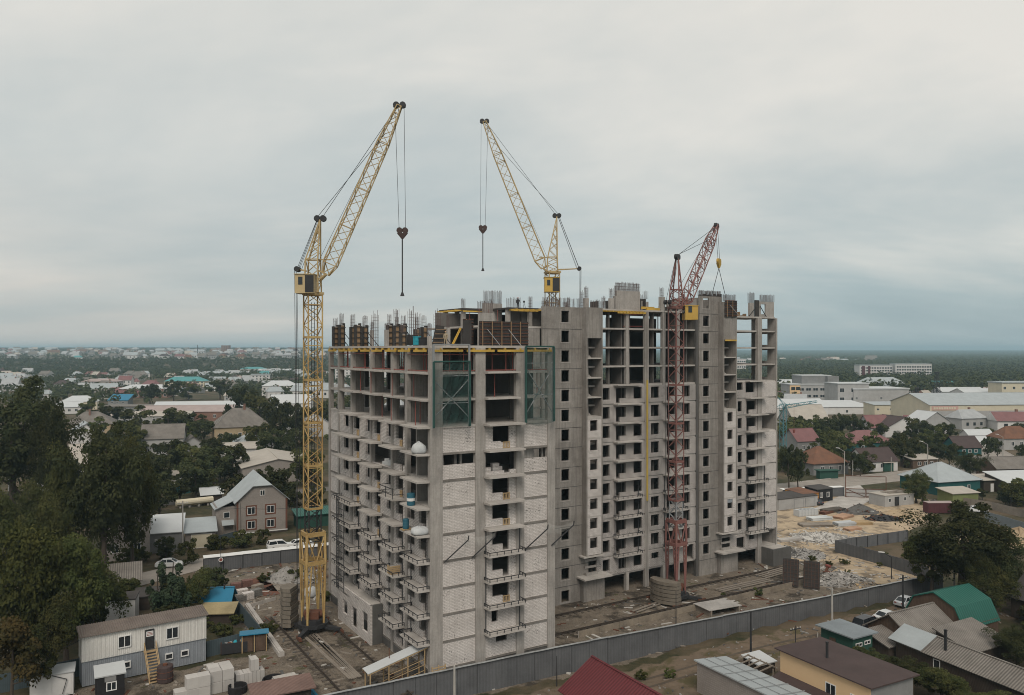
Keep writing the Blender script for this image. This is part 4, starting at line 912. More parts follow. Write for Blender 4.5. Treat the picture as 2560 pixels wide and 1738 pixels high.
# ================================================================== trees
def leafmat(name, c1, c2, tr=0.3):
    m = bpy.data.materials.new(name); m.use_nodes = True; t = m.node_tree; t.nodes.clear(); Lk = t.links.new
    tcn = N(t, 'ShaderNodeTexCoord'); n_ = N(t, 'ShaderNodeTexNoise', i_Scale=0.45, i_Detail=3.0); Lk(tcn.outputs['Object'], n_.inputs['Vector'])
    rp = ramp(t, [(0.35, 0.0), (0.68, 1.0)]); Lk(n_.outputs[0], rp.inputs[0]); mx = N(t, 'ShaderNodeMix', data_type='RGBA'); Lk(rp.outputs[0], mx.inputs[0]); mx.inputs[6].default_value = (*c1, 1); mx.inputs[7].default_value = (*c2, 1)
    oi = N(t, 'ShaderNodeObjectInfo'); hs = N(t, 'ShaderNodeHueSaturation'); Lk(mx.outputs[2], hs.inputs['Color']); mr = N(t, 'ShaderNodeMapRange', i_3=0.72, i_4=1.3); Lk(oi.outputs['Random'], mr.inputs[0]); Lk(mr.outputs[0], hs.inputs['Value'])
    mr2 = N(t, 'ShaderNodeMapRange', i_3=0.488, i_4=0.512); Lk(oi.outputs['Random'], mr2.inputs[0]); Lk(mr2.outputs[0], hs.inputs['Hue'])
    d = N(t, 'ShaderNodeBsdfDiffuse'); tl = N(t, 'ShaderNodeBsdfTranslucent'); Lk(hs.outputs[0], d.inputs[0]); Lk(hs.outputs[0], tl.inputs[0]); ms = N(t, 'ShaderNodeMixShader'); ms.inputs[0].default_value = tr; Lk(d.outputs[0], ms.inputs[1]); Lk(tl.outputs[0], ms.inputs[2])
    o = N(t, 'ShaderNodeOutputMaterial'); Lk(ms.outputs[0], o.inputs[0]); M[name] = m
leafmat('leaf_dark', (0.044, 0.054, 0.026), (0.076, 0.081, 0.037)); leafmat('leaf_mid', (0.054, 0.066, 0.027), (0.107, 0.105, 0.041)); leafmat('leaf_olive', (0.056, 0.068, 0.026), (0.112, 0.116, 0.04)); leafmat('leaf_autumn', (0.07, 0.07, 0.03), (0.14, 0.105, 0.042)); leafmat('leaf_fir', (0.030, 0.046, 0.029), (0.049, 0.063, 0.037), 0.1)
mat('bark', (0.085, 0.068, 0.055), var=0.3, streak=0.3)
def quads_mesh(name, P, nrm, size, mats):
    n = len(P); r_ = rng.normal(size=(n, 3)); t1 = np.cross(nrm, r_); t1 /= np.linalg.norm(t1, axis=1)[:, None]+1e-9; t2 = np.cross(nrm, t1)
    s = size[:, None]; bend = nrm*s*0.25
    V = np.stack([P-t1*s*.6, P-t2*s*.38+bend*.3, P+t1*s*.6, P+t2*s*.38+bend*.3], axis=1).reshape(-1, 3).astype(np.float32)
    me = bpy.data.meshes.new(name); me.vertices.add(4*n); me.vertices.foreach_set('co', V.ravel()); me.loops.add(4*n); me.loops.foreach_set('vertex_index', np.arange(4*n, dtype=np.int32)); me.polygons.add(n); me.polygons.foreach_set('loop_start', np.arange(0, 4*n, 4, dtype=np.int32))
    me.materials.append(M[mats]); me.update(calc_edges=True); return me
def crown_pts(K, n, R_, H, flat=1.0, cl=0.34, seed=0, top=0.0):
    """clumps scattered through an uneven ellipsoid; crown spans z 0..H"""
    rg = np.random.default_rng(seed); C_ = []
    while len(C_) < K:
        p = rg.uniform(-1, 1, 3); d = np.linalg.norm(p)
        if d > 1 or d < 0.38: continue
        w = 1-top*max(0, p[2])
        if math.hypot(p[0], p[1]) > w: continue
        C_.append(p*rg.uniform(0.66, 1.16))
    C_ = np.array(C_); ci = rg.integers(0, K, n); rad = rg.uniform(0.45, 1.3, K)*cl
    d = rg.normal(size=(n, 3)); d /= np.linalg.norm(d, axis=1)[:, None]; d[:, 2] = np.where(rg.random(n) < 0.72, np.abs(d[:, 2]), d[:, 2])
    rr = rg.random(n)**0.35; loc = C_[ci]+d*(rad[ci]*rr)[:, None]
    P = loc*np.array([R_, R_, H/2])+np.array([0, 0, H/2]); nr = d*0.7+np.array([0, 0, 0.45])+rg.normal(size=(n, 3))*0.45; nr /= np.linalg.norm(nr, axis=1)[:, None]
    return P, nr, C_*np.array([R_, R_, H/2])+np.array([0, 0, H/2])
def trunk_mb(h, r, cents, seed, nl=7, lean=0.0):
    rr = random.Random(seed); mb = MB(); k = 8; rings = []
    for i in range(6):
        t_ = i/5; rings.append([((r*(1-.72*t_)*(1.25 if i == 0 else 1))*math.cos(2*math.pi*j/k)+lean*h*t_*t_+.12*math.sin(t_*5+seed), (r*(1-.72*t_)*(1.25 if i == 0 else 1))*math.sin(2*math.pi*j/k)+.1*math.cos(t_*4+seed), h*t_) for j in range(k)])
    mb.loft(rings)
    cs = sorted(cents.tolist(), key=lambda c: c[2]); cs = [cs[int(i*len(cs)/nl)] for i in range(nl)]
    for c in cs:
        b0 = max(h*.35, min(h*.92, c[2]*.75)); t_ = b0/h; p0 = Vector((lean*h*t_*t_, 0, b0)); p1 = Vector(c); md = p0.lerp(p1, .5)+Vector((0, 0, -.06*(p1-p0).length))
        mb.tube(p0, md, r*.36*(1.15-t_*.5), r*.22, 6); mb.tube(md, p1, r*.22, r*.07, 5)
    return mb
TP = {}
def proto(key, K, n, R_, H, z0, leaf, mt, cl=0.31, top=0.0, tr=0.3, seed=1, nl=7):
    P, nr, ce = crown_pts(K, n, R_, H, cl=cl, seed=seed, top=top); P[:, 2] += z0; ce[:, 2] += z0
    sz = leaf*rng.uniform(0.65, 1.35, n); TP[key] = (quads_mesh('crown', P, nr, sz, mt), trunk_mb(z0+H*.82, tr, ce, seed, nl).mesh('trunk', 'bark'), z0+H, R_)
proto('bigA', 60, 21000, 5.2, 11, 3.2, .27, 'leaf_dark', seed=3, tr=.42, nl=9); proto('bigB', 50, 18000, 4.6, 9.5, 2.6, .27, 'leaf_mid', seed=5, tr=.36, nl=9)
proto('oliveA', 52, 18000, 4.4, 8.5, 1.6, .27, 'leaf_olive', seed=8, tr=.3, nl=8); proto('autumnA', 30, 8000, 3.0, 7, 1.5, .3, 'leaf_autumn', seed=9, tr=.22)
proto('midA', 26, 3600, 3.6, 6.5, .6, .42, 'leaf_dark', seed=11, tr=.25, nl=5); proto('midB', 24, 3300, 3.2, 6.0, .5, .42, 'leaf_mid', seed=12, tr=.2, nl=5); proto('midC', 18, 2200, 3.2, 5.6, .8, .5, 'leaf_olive', seed=13, tr=.2, nl=5)
proto('fir', 26, 6500, 2.6, 9.5, .5, .3, 'leaf_fir', cl=.24, top=.92, seed=14, tr=.2, nl=6)
proto('bush', 16, 2600, 1.5, 2.2, 0, .25, 'leaf_mid', seed=15, tr=.06, nl=4); proto('bushY', 14, 2000, 1.4, 2.0, 0, .22, 'leaf_olive', seed=16, tr=.05, nl=4)
proto('farA', 12, 420, 3.6, 6.5, .6, 1.15, 'leaf_dark', seed=17, tr=.2, nl=2); proto('farB', 11, 380, 3.2, 6.0, .6, 1.1, 'leaf_mid', seed=18, tr=.2, nl=2); proto('farC', 11, 380, 3.2, 6, .6, 1.1, 'leaf_olive', seed=19, tr=.2, nl=2)
def tree(key, X, Y, h, label, rad=None, group=None, name=None, cat=None, rz=None):
    cm, tm, H, R_ = TP[key]; s = h/H; sx = s if rad is None else rad/R_
    bush = key.startswith('bush')
    T = thing(name or ('bush' if bush else 'fir_tree' if key == 'fir' else 'tree'), label, cat or ('bush' if bush else 'tree'), (X, Y, g(X, Y)-.05), random.uniform(0, 6.28) if rz is None else rz, group); T.scale = (sx, sx, s)
    link('stem' if bush else 'trunk', tm, T); link('crown', cm, T); return T
def treepx(key, px, py, top, label, radpx=None, **kw):
    """base pixel, pixel row of the crown's top, crown radius in pixels"""
    X, Y, z = gp(px, py); h = CAMZ-(top-HY)/F_PX*Y-z; return tree(key, X, Y, h, label, None if radpx is None else radpx*Y/F_PX, **kw)
# ================================================================== small houses, cars, poles, fences
def wv(name, col, ws=3.0, wd='X', mix=.25, **kw): mat(name, col, kind='wave', wscale=ws, wdir=wd, wmix=mix, bump=.5, **kw)
mat('roof_grey', (.36, .395, .41), rough=.55, var=.2, dark=(.24, .26, .27), spec=.4); mat('roof_white', (.50, .52, .53), rough=.6, var=.18, dark=(.42, .43, .44)); wv('roof_slate', (.28, .255, .232), 1.0, 'X', .5, var=.28, dark=(.15, .135, .12)); wv('roof_slate_y', (.28, .255, .232), 1.0, 'Y', .5, var=.28, dark=(.15, .135, .12))
mat('roof_brown', (.075, .052, .05), rough=.8, var=.2); wv('roof_red', (.15, .036, .042), .8, 'Y', .35, var=.15); mat('roof_redp', (.22, .105, .105), rough=.6, var=.2); mat('roof_rust', (.2, .095, .055), var=.35, dark=(.1, .055, .04)); wv('roof_green', (.022, .125, .098), .7, 'X', .35, rough=.5, var=.12)
mat('roof_far', (.40, .415, .425), rough=.7, var=.2); mat('roof_teal', (.09, .30, .31), rough=.6, var=.2); mat('roof_blue', (.022, .18, .31), rough=.5, var=.12); mat('roof_dark', (.07, .063, .06), var=.25); mat('roof_beige', (.43, .395, .35), var=.22, dark=(.3, .27, .235)); mat('roof_pink', (.38, .31, .295), var=.15)
mat('wall_brick', (.38, .345, .322), var=.14, kind='brick', pits=1.0, mortar=.62, bsize=(.3, .1)); mat('wall_tan', (.68, .485, .29), var=.1, dark=(.54, .38, .225)); mat('wall_cream', (.60, .545, .42), var=.12); mat('wall_white', (.62, .61, .6), var=.15, dark=(.45, .44, .43)); mat('wall_grey', (.25, .25, .25), var=.2); mat('wall_lgrey', (.4, .395, .39), var=.18)
mat('wall_wood', (.085, .065, .052), var=.35, kind='wave', wscale=2.5, wdir='Z', wmix=.4, bump=.4); mat('wall_brown', (.16, .105, .075), var=.3, kind='wave', wscale=2.5, wdir='Z', wmix=.4, bump=.4); mat('wall_teal', (.02, .10, .10), var=.2); mat('wall_green', (.028, .085, .066), var=.2); mat('wall_yellow', (.42, .33, .21), var=.2); mat('wall_redbrick', (.30, .17, .13), var=.2, kind='brick', mortar=.6); mat('wall_orange', (.62, .28, .06), var=.2); mat('wall_maroon', (.10, .035, .04), var=.2); mat('wall_black', (.022, .021, .023), var=.2)
mat('trim_brown', (.17, .075, .05), var=.2); mat('fence_grey', (.145, .148, .156), rough=.7, var=.3, dark=(.09, .092, .098), kind='wave', wscale=.9, wdir='X', wmix=.13, streak=.4); mat('fence_teal', (.085, .115, .13), rough=.7, var=.2, kind='wave', wscale=2.0, wdir='X', wmix=.2); mat('pole_wood', (.20, .18, .16), var=.3); mat('pole_conc', (.40, .385, .36), var=.2)
wv('clad_white', (.74, .73, .70), 1.6, 'X', .1, var=.14, dark=(.45, .42, .38), streak=.25); wv('clad_blue', (.30, .325, .36), 1.6, 'X', .12, var=.18, streak=.2)
def face_pt(face, w, d):
    return {'f': lambda a, o, z: (a, -o, z), 'b': lambda a, o, z: (a, d+o, z), 'l': lambda a, o, z: (-o, d-a, z), 'r': lambda a, o, z: (w+o, a, z)}[face]
def win_part(T, face, a, z, ww, hh, w, d, frame='white_paint', pane='glass_dark', fw=.1, out=.05, name='window', div=True):
    P_ = face_pt(face, w, d)
    def slab(mb, a0, a1, z0, z1, o0, o1): mb.loft([[P_(a0, o, z0), P_(a1, o, z0), P_(a1, o, z1), P_(a0, o, z1)] for o in (o0, o1)])
    f = MB(); 
    for q in ((a, a+ww, z, z+fw), (a, a+ww, z+hh-fw, z+hh), (a, a+fw, z+fw, z+hh-fw), (a+ww-fw, a+ww, z+fw, z+hh-fw)): slab(f, *q, .003, out)
    if div and ww > .9: slab(f, a+ww/2-.04, a+ww/2+.04, z+fw, z+hh-fw, .003, out*.9)
    o = f.build(name, frame, T); pn = MB(); slab(pn, a+fw, a+ww-fw, z+fw, z+hh-fw, .003, out*.6); pn.build('pane', pane, o); return o
FOOT = []
def house(label, X, Y, rz, w, d, h, rh, kind='gable', wall='wall_lgrey', roof='roof_slate', ridge='x', wins=(), doors=(), chim=(), eave=.45, name='house', cat='house', z=None, over=None, trim='white_paint', th=.14, group=None):
    """front-left ground corner at (X, Y); local x along the front, y going back"""
    z = g(X, Y) if z is None else z
    T = thing(name, label, cat, (X, Y, z-.05), R(rz), group); c_, s_ = math.cos(R(rz)), math.sin(R(rz)); FOOT.append((X+c_*w/2-s_*d/2, Y+s_*w/2+c_*d/2, max(w, d)/2))
    wl = MB(); e = eave; rf = MB()
    base = [(0, 0), (w, 0), (w, d), (0, d)]
    if kind in ('hip', 'flat', 'mono', 'monox'): pass
    if kind == 'mono':      # falls from the back edge to the front edge
        wl.loft([[(0, 0, -.3), (w, 0, -.3), (w, d, -.3), (0, d, -.3)], [(0, 0, h), (w, 0, h), (w, d, h+rh), (0, d, h+rh)]]); k = rh/d
        rf.sheet([(-e, -e, h-e*k+th), (w+e, -e, h-e*k+th), (w+e, d+e, h+rh+e*k+th), (-e, d+e, h+rh+e*k+th)], th-.004)
    elif kind == 'monox':   # falls from left to right
        wl.loft([[(0, 0, -.3), (w, 0, -.3), (w, d, -.3), (0, d, -.3)], [(0, 0, h+rh), (w, 0, h), (w, d, h), (0, d, h+rh)]]); k = rh/w
        rf.sheet([(-e, -e, h+rh+e*k+th), (w+e, -e, h-e*k+th), (w+e, d+e, h-e*k+th), (-e, d+e, h+rh+e*k+th)], th-.004)
    elif kind == 'flat':
        wl.prism(base, -.3, h); rf.box(-e, w+e, -e, d+e, h+.004, h+.004+max(.15, rh))
    elif kind == 'gable' and ridge == 'x':
        wl.prism(base, -.3, h); k = rh/(d/2)
        for x in (0, w): wl.quad((x, 0, h), (x, d, h), (x, d/2, h+rh))
        rf.sheet([(-e, -e, h-e*k+th), (w+e, -e, h-e*k+th), (w+e, d/2, h+rh+th), (-e, d/2, h+rh+th)], th-.01); rf.sheet([(-e, d+e, h-e*k+th), (w+e, d+e, h-e*k+th), (w+e, d/2, h+rh+th), (-e, d/2, h+rh+th)], th-.01)
        rf.bar((-e, d/2, h+rh+th+.02), (w+e, d/2, h+rh+th+.02), .3, .08)
    elif kind == 'gable':
        wl.prism(base, -.3, h); k = rh/(w/2)
        for y in (0, d): wl.quad((0, y, h), (w, y, h), (w/2, y, h+rh))
        rf.sheet([(-e, -e, h-e*k+th), (-e, d+e, h-e*k+th), (w/2, d+e, h+rh+th), (w/2, -e, h+rh+th)], th-.01); rf.sheet([(w+e, -e, h-e*k+th), (w+e, d+e, h-e*k+th), (w/2, d+e, h+rh+th), (w/2, -e, h+rh+th)], th-.01)
        rf.bar((w/2, -e, h+rh+th+.02), (w/2, d+e, h+rh+th+.02), .3, .08)
    elif kind == 'hip':
        wl.prism(base, -.3, h); q = min(w, d)/2
        A, B = ((q, d/2), (w-q+.01, d/2)) if w >= d else ((w/2, q), (w/2, d-q+.01)); z0 = h+.02; z1 = h+rh
        c = [(-e, -e, z0), (w+e, -e, z0), (w+e, d+e, z0), (-e, d+e, z0)]; a3, b3 = (*A, z1), (*B, z1)
        if w >= d: fs = [(c[0], c[1], b3, a3), (c[1], c[2], b3), (c[2], c[3], a3, b3), (c[3], c[0], a3)]
        else: fs = [(c[0], c[1], a3), (c[1], c[2], b3, a3), (c[2], c[3], b3), (c[3], c[0], a3, b3)]
        for f_ in fs: rf.quad(*f_)
        rf.box(-e, w+e, -e, d+e, z0-.12, z0-.004)
        for p_ in c: rf.bar(p_, a3 if (Vector(p_)-Vector(a3)).length < (Vector(p_)-Vector(b3)).length else b3, .22, .08)
    elif kind == 'halfhip':   # gable to the front with a clipped top
        k = rh/(w/2); cz = rh*.62; cxh = w/2*(1-.62)
        wl.prism(base, -.3, h)
        for y in (0, d): wl.quad((0, y, h), (w, y, h), (w/2+cxh, y, h+cz), (w/2-cxh, y, h+cz))
        yr = rh*.5
        for s in (0, 1):
            X_ = lambda q: q if s == 0 else w-q
            rf.loft([[(X_(-e), -e, h-e*k+th-o_), (X_(w/2-cxh), -e, h+cz+th-o_), (X_(w/2), yr, h+rh+th-o_), (X_(w/2), d+e, h+rh+th-o_), (X_(-e), d+e, h-e*k+th-o_)] for o_ in (0, th-.01)])
        rf.loft([[(w/2-cxh, -e, h+cz+th-o_), (w/2+cxh, -e, h+cz+th-o_), (w/2, yr, h+rh+th-o_)] for o_ in (0, .1)])
    elif kind == 'gambrel':   # ridge along x
        prof = [(0, h), (d*.14, h+rh*.62), (d/2, h+rh), (d*.86, h+rh*.62), (d, h)]
        wl.prism(base, -.3, h)
        for x in (0, w): wl.quad(*[(x, *p_) for p_ in prof])
        prof2 = [(-e*.6, h-.5), *prof[1:4], (d+e*.6, h-.5)]
        for p_, q_ in zip(prof2, prof2[1:]): rf.sheet([(-e, p_[0], p_[1]+th), (w+e, p_[0], p_[1]+th), (w+e, q_[0], q_[1]+th), (-e, q_[0], q_[1]+th)], th-.01)
    wl.build('wall', wall, T); ro = rf.build('roof', roof, T)
    for q in wins: win_part(T, q[0], q[1], q[2], q[3], q[4], w, d, trim)
    for q in doors: win_part(T, q[0], q[1], q[2], q[3], q[4], w, d, q[5] if len(q) > 5 else trim, q[6] if len(q) > 6 else 'wall_wood', .08, .06, 'door', False)
    for (x, y, zz, r_) in chim: MB().box(x-r_, x+r_, y-r_, y+r_, h*.8, zz).box(x-r_*1.2, x+r_*1.2, y-r_*1.2, y+r_*1.2, zz+.003, zz+.12).build('chimney', 'wall_redbrick' if r_ > .16 else 'steel_dark', ro)
    return T
def pxh(label, px, py, *a, **kw): X, Y, z = gp(px, py); return house(label, X, Y, *a, **kw)
def winrow(face, a0, a1, n, z, ww, hh): return [(face, a0+(a1-a0)*i/max(1, n-1), z, ww, hh) for i in range(n)]
CARM = {}
def car(label, px, py, rz, kind='sedan', paint=(.6, .61, .62), z=None, xy=None):
    X, Y, zz = gp(px, py) if xy is None else (*xy, g(*xy)); T = thing('parked_car', label, 'car', (X, Y, zz+.02), R(rz), 'parked cars')
    key = 'paint_%02d%02d%02d' % tuple(int(c*99) for c in paint)
    if key not in M: mat(key, paint, rough=.3, var=.03, spec=.5)
    suv = kind == 'suv'; L_, Wd, Hh = (4.6, 1.85, 1.72) if suv else (4.4, 1.72, 1.42)
    if suv: body = [(-2.3, .45), (-2.28, .95), (-2.1, 1.08), (-.2, 1.12), (1.1, 1.02), (2.15, .88), (2.3, .7), (2.28, .4)]; cab = [(-2.2, 1.05), (-1.95, 1.66), (-.2, 1.72), (.45, 1.66), (1.2, 1.0)]
    else: body = [(-2.2, .4), (-2.2, .82), (-1.9, .94), (-.2, .96), (1.0, .92), (2.0, .78), (2.2, .6), (2.18, .35)]; cab = [(-1.75, .92), (-1.1, 1.36), (-.1, 1.42), (.35, 1.38), (1.15, .9)]
    mb = MB(); hw = Wd/2
    prof = body+[(2.0, .28), (-2.0, .28)]
    mb.loft([[(x, y_, zz_ if y_ in (-hw, hw) else zz_) for x, zz_ in prof] for y_ in (-hw+.12, -hw+.02, -hw, hw, hw-.02, hw-.12)][2:4]) if False else mb.loft([[(x*(.985 if abs(y_) > hw-.05 else 1), y_, .28+(zz_-.28)*(.94 if abs(y_) > hw-.05 else 1)) for x, zz_ in prof] for y_ in (-hw, -hw+.14, hw-.14, hw)])
    bd = mb.build('body', key, T)
    cw = hw-.12; gl = MB(); gl.loft([[(x, s*(cw-.16*(zz_-.9)/.6), zz_) for x, zz_ in cab] for s in (-1, 1)]); gl.build('window', 'glass_dark', T)
    rf = MB(); zt = max(c[1] for c in cab); rx = [c for c in cab if c[1] > zt-.1]
    rf.loft([[(x, s*(cw-.15), zz_+.012) for x, zz_ in rx]+[(x, s*(cw-.15), zz_-.03) for x, zz_ in rx[::-1]] for s in (-1, 1)]); rf.build('roof', key, T)
    pl = MB()
    for s in (-1, 1):
        for a_, b_ in ((cab[0], rx[0]), (cab[-1], rx[-1]), (((cab[0][0]+cab[-1][0])/2, cab[0][1]), ((rx[0][0]+rx[-1][0])/2, zt))):
            pl.bar((a_[0], s*(cw-.0), a_[1]), (b_[0], s*(cw-.14), b_[1]), .09)
    pl.build('pillar', key, T)
    for sx in (-1.35, 1.35):
        for s in (-1, 1):
            w_ = MB().tube((sx, s*(hw-.2), .32), (sx, s*(hw+.015), .32), .33, k=14).build('wheel', 'tyre', T); MB().tube((sx, s*(hw+.017), .32), (sx, s*(hw+.03), .32), .2, k=10).build('rim', 'steel_grey', w_)
    for s in (-1, 1):
        MB().box(2.12, 2.22, s*(hw-.45)-.18, s*(hw-.45)+.18, .6, .74).build('headlight', 'bag_white', T); MB().box(-2.27 if suv else -2.23, -2.17, s*(hw-.35)-.15, s*(hw-.35)+.15, .68, .86).build('tail_light', 'prop_red', T)
    return T
def pole(label, px, py, top=None, h=None, r=.14, mt='pole_wood', arms=0, name='utility_pole', cat='pole', xy=None, lamp=None):
    X, Y, z = gp(px, py) if xy is None else (*xy, g(*xy))
    if h is None: h = CAMZ-(top-HY)/F_PX*Y-z
    T = thing(name, label, cat, (X, Y, z), R(28)); MB().tube((0, 0, -.3), (0, 0, h), r, r*.65, 8).build('shaft', mt, T)
    for k in range(arms):
        MB().box(-.9, .9, -.06, .06, h-.5-k*.6, h-.38-k*.6).build('crossarm', mt, T)
        for x in (-.8, -.4, .4, .8): MB().tube((x, 0, h-.38-k*.6), (x, 0, h-.2-k*.6), .05, .03, 6).build('insulator', 'white_paint', T)
    if lamp:
        ang = R(lamp-28); dx, dy = math.cos(ang), math.sin(ang); MB().bar((0, 0, h-.1), (dx*1.3, dy*1.3, h+.7), .1).build('arm', mt, T)
        MB().loft([[(dx*(1.2+t_)-dy*s*(.16 if t_ < .9 else .08), dy*(1.2+t_)+dx*s*(.16 if t_ < .9 else .08), h+.7+zz+t_*.1) for s, zz in ((-1, 0), (1, 0), (1, .14), (-1, .14))] for t_ in (0, .5, 1.0)]).build('lamp_head', 'white_paint', T)
    return T
def fence(label, pts, h, mt, name='fence', coping=None, cw=.12, post=3.0, z0=None, ztop=None, base=0.0, postm=None, side=-1):
    X0, Y0 = pts[0]; T = thing(name, label, 'wall' if 'wall' in name else 'fence', (X0, Y0, 0))
    for (xa, ya), (xb, yb) in zip(pts, pts[1:]):
        d = Vector((xb-xa, yb-ya)); Ln = d.length; n = max(1, round(Ln/post)); nr = Vector((-d.y, d.x)).normalized()
        for i in range(n):
            a = Vector((xa, ya))+d*i/n-Vector((X0, Y0)); b_ = Vector((xa, ya))+d*(i+1)/n-Vector((X0, Y0))
            za = g(a.x+X0, a.y+Y0); zb_ = g(b_.x+X0, b_.y+Y0); ta = (ztop if ztop is not None else za+h)+random.uniform(-.03, .03); tb = ta if ztop is not None else zb_+h+random.uniform(-.03, .03)
            e = nr*.03; a2 = a+d.normalized()*.02; b2 = b_-d.normalized()*.02
            MB().loft([[(a2.x-e.x, a2.y-e.y, za-.4+base), (b2.x-e.x, b2.y-e.y, zb_-.4+base), (b2.x-e.x, b2.y-e.y, tb), (a2.x-e.x, a2.y-e.y, ta)], [(a2.x+e.x, a2.y+e.y, za-.4+base), (b2.x+e.x, b2.y+e.y, zb_-.4+base), (b2.x+e.x, b2.y+e.y, tb), (a2.x+e.x, a2.y+e.y, ta)]]).build('panel', mt, T)
            p_ = MB(); q = a+nr*.09*-side; p_.bar((q.x, q.y, za-.4), (q.x, q.y, ta-.05), .1); p_.build('post', postm or 'steel_dark', T)
            if coping:
                c0 = nr*cw*side; c1 = nr*cw*.15*-side
                MB().sheet([(a.x+c0.x, a.y+c0.y, ta+.06+cw*.04), (b_.x+c0.x, b_.y+c0.y, tb+.06+cw*.04), (b_.x+c1.x, b_.y+c1.y, tb+.05), (a.x+c1.x, a.y+c1.y, ta+.05)], .05).build('coping', coping, T)
    return T
# ================================================================== left side of the photo
SA = 29.0   # street direction in degrees
strip('road', [(-90, 108), (-62, 123), (-52, 138.5), (-34, 148), (-6, 164), (30, 193)], 6.5, 'asphalt_dusty', .06)
strip('road', [(-170, 150), (-110, 175), (-75, 195), (-40, 215)], 6, 'asphalt', .06)
# --- brick house with clipped gable
T = pxh('two storey pink grey brick house with clipped gable and pale blue metal roof', 592, 1341, 27, 9.7, 10.5, 6.9, 4.4, 'halfhip', 'wall_brick', 'roof_grey', wins=[('f', 5.7, 4.1, 1.5, 1.5), ('f', 2.0, 4.1, 1.5, 1.5), ('f', 2.0, 1.3, 1.5, 1.5), ('f', 5.7, 1.3, 1.5, 1.5), ('f', 4.4, 7.7, 1.0, 1.1)], eave=.5)
for a, z in ((5.7, 4.1), (2.0, 4.1), (2.0, 1.3), (5.7, 1.3)):
    f = MB(); 
    for q in ((a-.3, a-.02, z-.3, z+1.8), (a+1.52, a+1.8, z-.3, z+1.8), (a-.02, a+1.52, z+1.52, z+1.8), (a-.02, a+1.52, z-.3, z-.02)): f.box(q[0], q[1], -.035, -.004, q[2], q[3])
    f.build('window_trim', 'trim_brown', T)
MB().box(-.06, .3, -.05, -.004, .6, 6.8).build('corner_trim', 'trim_brown', T); MB().box(9.4, 9.76, -.05, -.004, .6, 6.8).build('corner_trim', 'trim_brown', T)
MB().box(-.08, 9.78, -.08, -.004, .42, .6).build('plinth_band', 'white_paint', T); MB().box(-.03, 9.73, -.055, -.005, -.3, .42).build('plinth', 'wall_wood', T)
MB().box(-3.6, -.01, 2.2, 8.5, -.3, 5.6).build('annex_wall', 'wall_brick', T)
MB().sheet([(-4.0, 1.7, 5.3), (-.3, 1.7, 6.9), (-.3, 9.0, 6.9), (-4.0, 9.0, 5.3)], .13).build('annex_roof', 'roof_grey', T)
for x, z in ((-2.2, 3.4),): 
    o = MB().box(x, x+1.2, 2.13, 2.195, z, z+1.2).build('window', 'white_paint', T); MB().box(x+.1, x+1.1, 2.1, 2.125, z+.1, z+1.1).build('pane', 'glass_dark', o)
MB().sheet([(-2.6, .9, 2.2), (-.3, .9, 2.2), (-.3, 2.15, 3.0), (-2.6, 2.15, 3.0)], .1).build('porch_roof', 'roof_grey', T)
for x in (-2.5, -.4): MB().bar((x, 1.0, 0), (x, 1.0, 2.15), .12).build('porch_post', 'wood_grey', T)
fence('low blue grey sheet fence in front of the brick house porch', [gp(532, 1366)[:2], gp(594, 1349)[:2]], 1.7, 'fence_teal', post=2.0)
# --- garages
T = pxh('garage with a white sectional door and sloping blue grey roof', 463, 1374, 22, 5.2, 9.5, 3.0, .7, 'mono', 'wall_brick', 'roof_grey', doors=[('f', 1.0, .1, 3.6, 2.6, 'white_paint', 'wall_cream')], name='garage', cat='garage', eave=.4)
T = pxh('grey garage with a pale roof and a small white notice', 358, 1386, 20, 6.4, 8.5, 3.6, 1.6, 'mono', 'wall_grey', 'roof_white', doors=[('f', .6, .1, 4.6, 2.9, 'wall_grey', 'wall_grey')], name='garage', cat='garage', eave=.3)
MB().box(1.9, 2.5, -.09, -.07, 1.7, 2.6).build('notice', 'white_paint', T)
for k in range(5): MB().box(2.0, 2.4, -.096, -.091, 1.85+k*.13, 1.9+k*.13).build('print_line', 'prop_red' if k == 2 else 'steel_grey', T)
# --- street fence with wide white coping
a_ = gp(509, 1431)[:2]; b_ = gp(747, 1404)[:2]
fence('dark sheet fence with a wide white coping behind the yellow crane', [a_, b_, (b_[0]+10, b_[1]+5)], 2.3, 'fence_grey', coping='white_paint', cw=1.5, post=3.2, side=1)
car('white estate car parked behind the white topped fence', 700, 1373, SA-2, 'suv', (.68, .69, .69))
car('white car half hidden by the dark tree left of the white topped fence', 424, 1418, 12, 'sedan', (.68, .69, .69))
car('white car standing behind the yellow crane portal', 752, 1367, SA, 'sedan', (.66, .67, .67))
# --- sheds behind the site office
pxh('low shed with a ribbed brown grey roof under the trees', 268, 1500, 25, 4.4, 5.5, 2.4, 1.3, 'mono', 'wall_wood', 'roof_slate', name='shed', cat='shed', eave=.3)
pxh('small shed with a whitewashed wall among the trees', 263, 1557, 14, 3.7, 2.6, 2.9, .3, 'mono', 'wall_white', 'roof_dark', name='shed', cat='shed', eave=.1)
pxh('dark lean-to shed right of the whitewashed one', 335, 1528, 18, 5.0, 3.0, 1.9, .4, 'mono', 'wall_wood', 'roof_dark', name='shed', cat='shed', eave=.2)
T = pxh('garden hut with a bright blue metal roof and stove pipe', 486, 1546, 8, 4.6, 3.6, 2.2, 1.3, 'gable', 'wall_teal', 'roof_blue', ridge='x', chim=[(3.6, 1.6, 4.0, .09)], name='garden_hut', cat='hut', eave=.35)
T = pxh('low shed with a yellowish board roof in front of the blue roofed hut', 470, 1562, 6, 5.6, 1.8, 1.5, .5, 'mono', 'wall_wood', 'roof_boards', name='shed', cat='shed') if mat('roof_boards', (.40, .33, .19), var=.3) else None
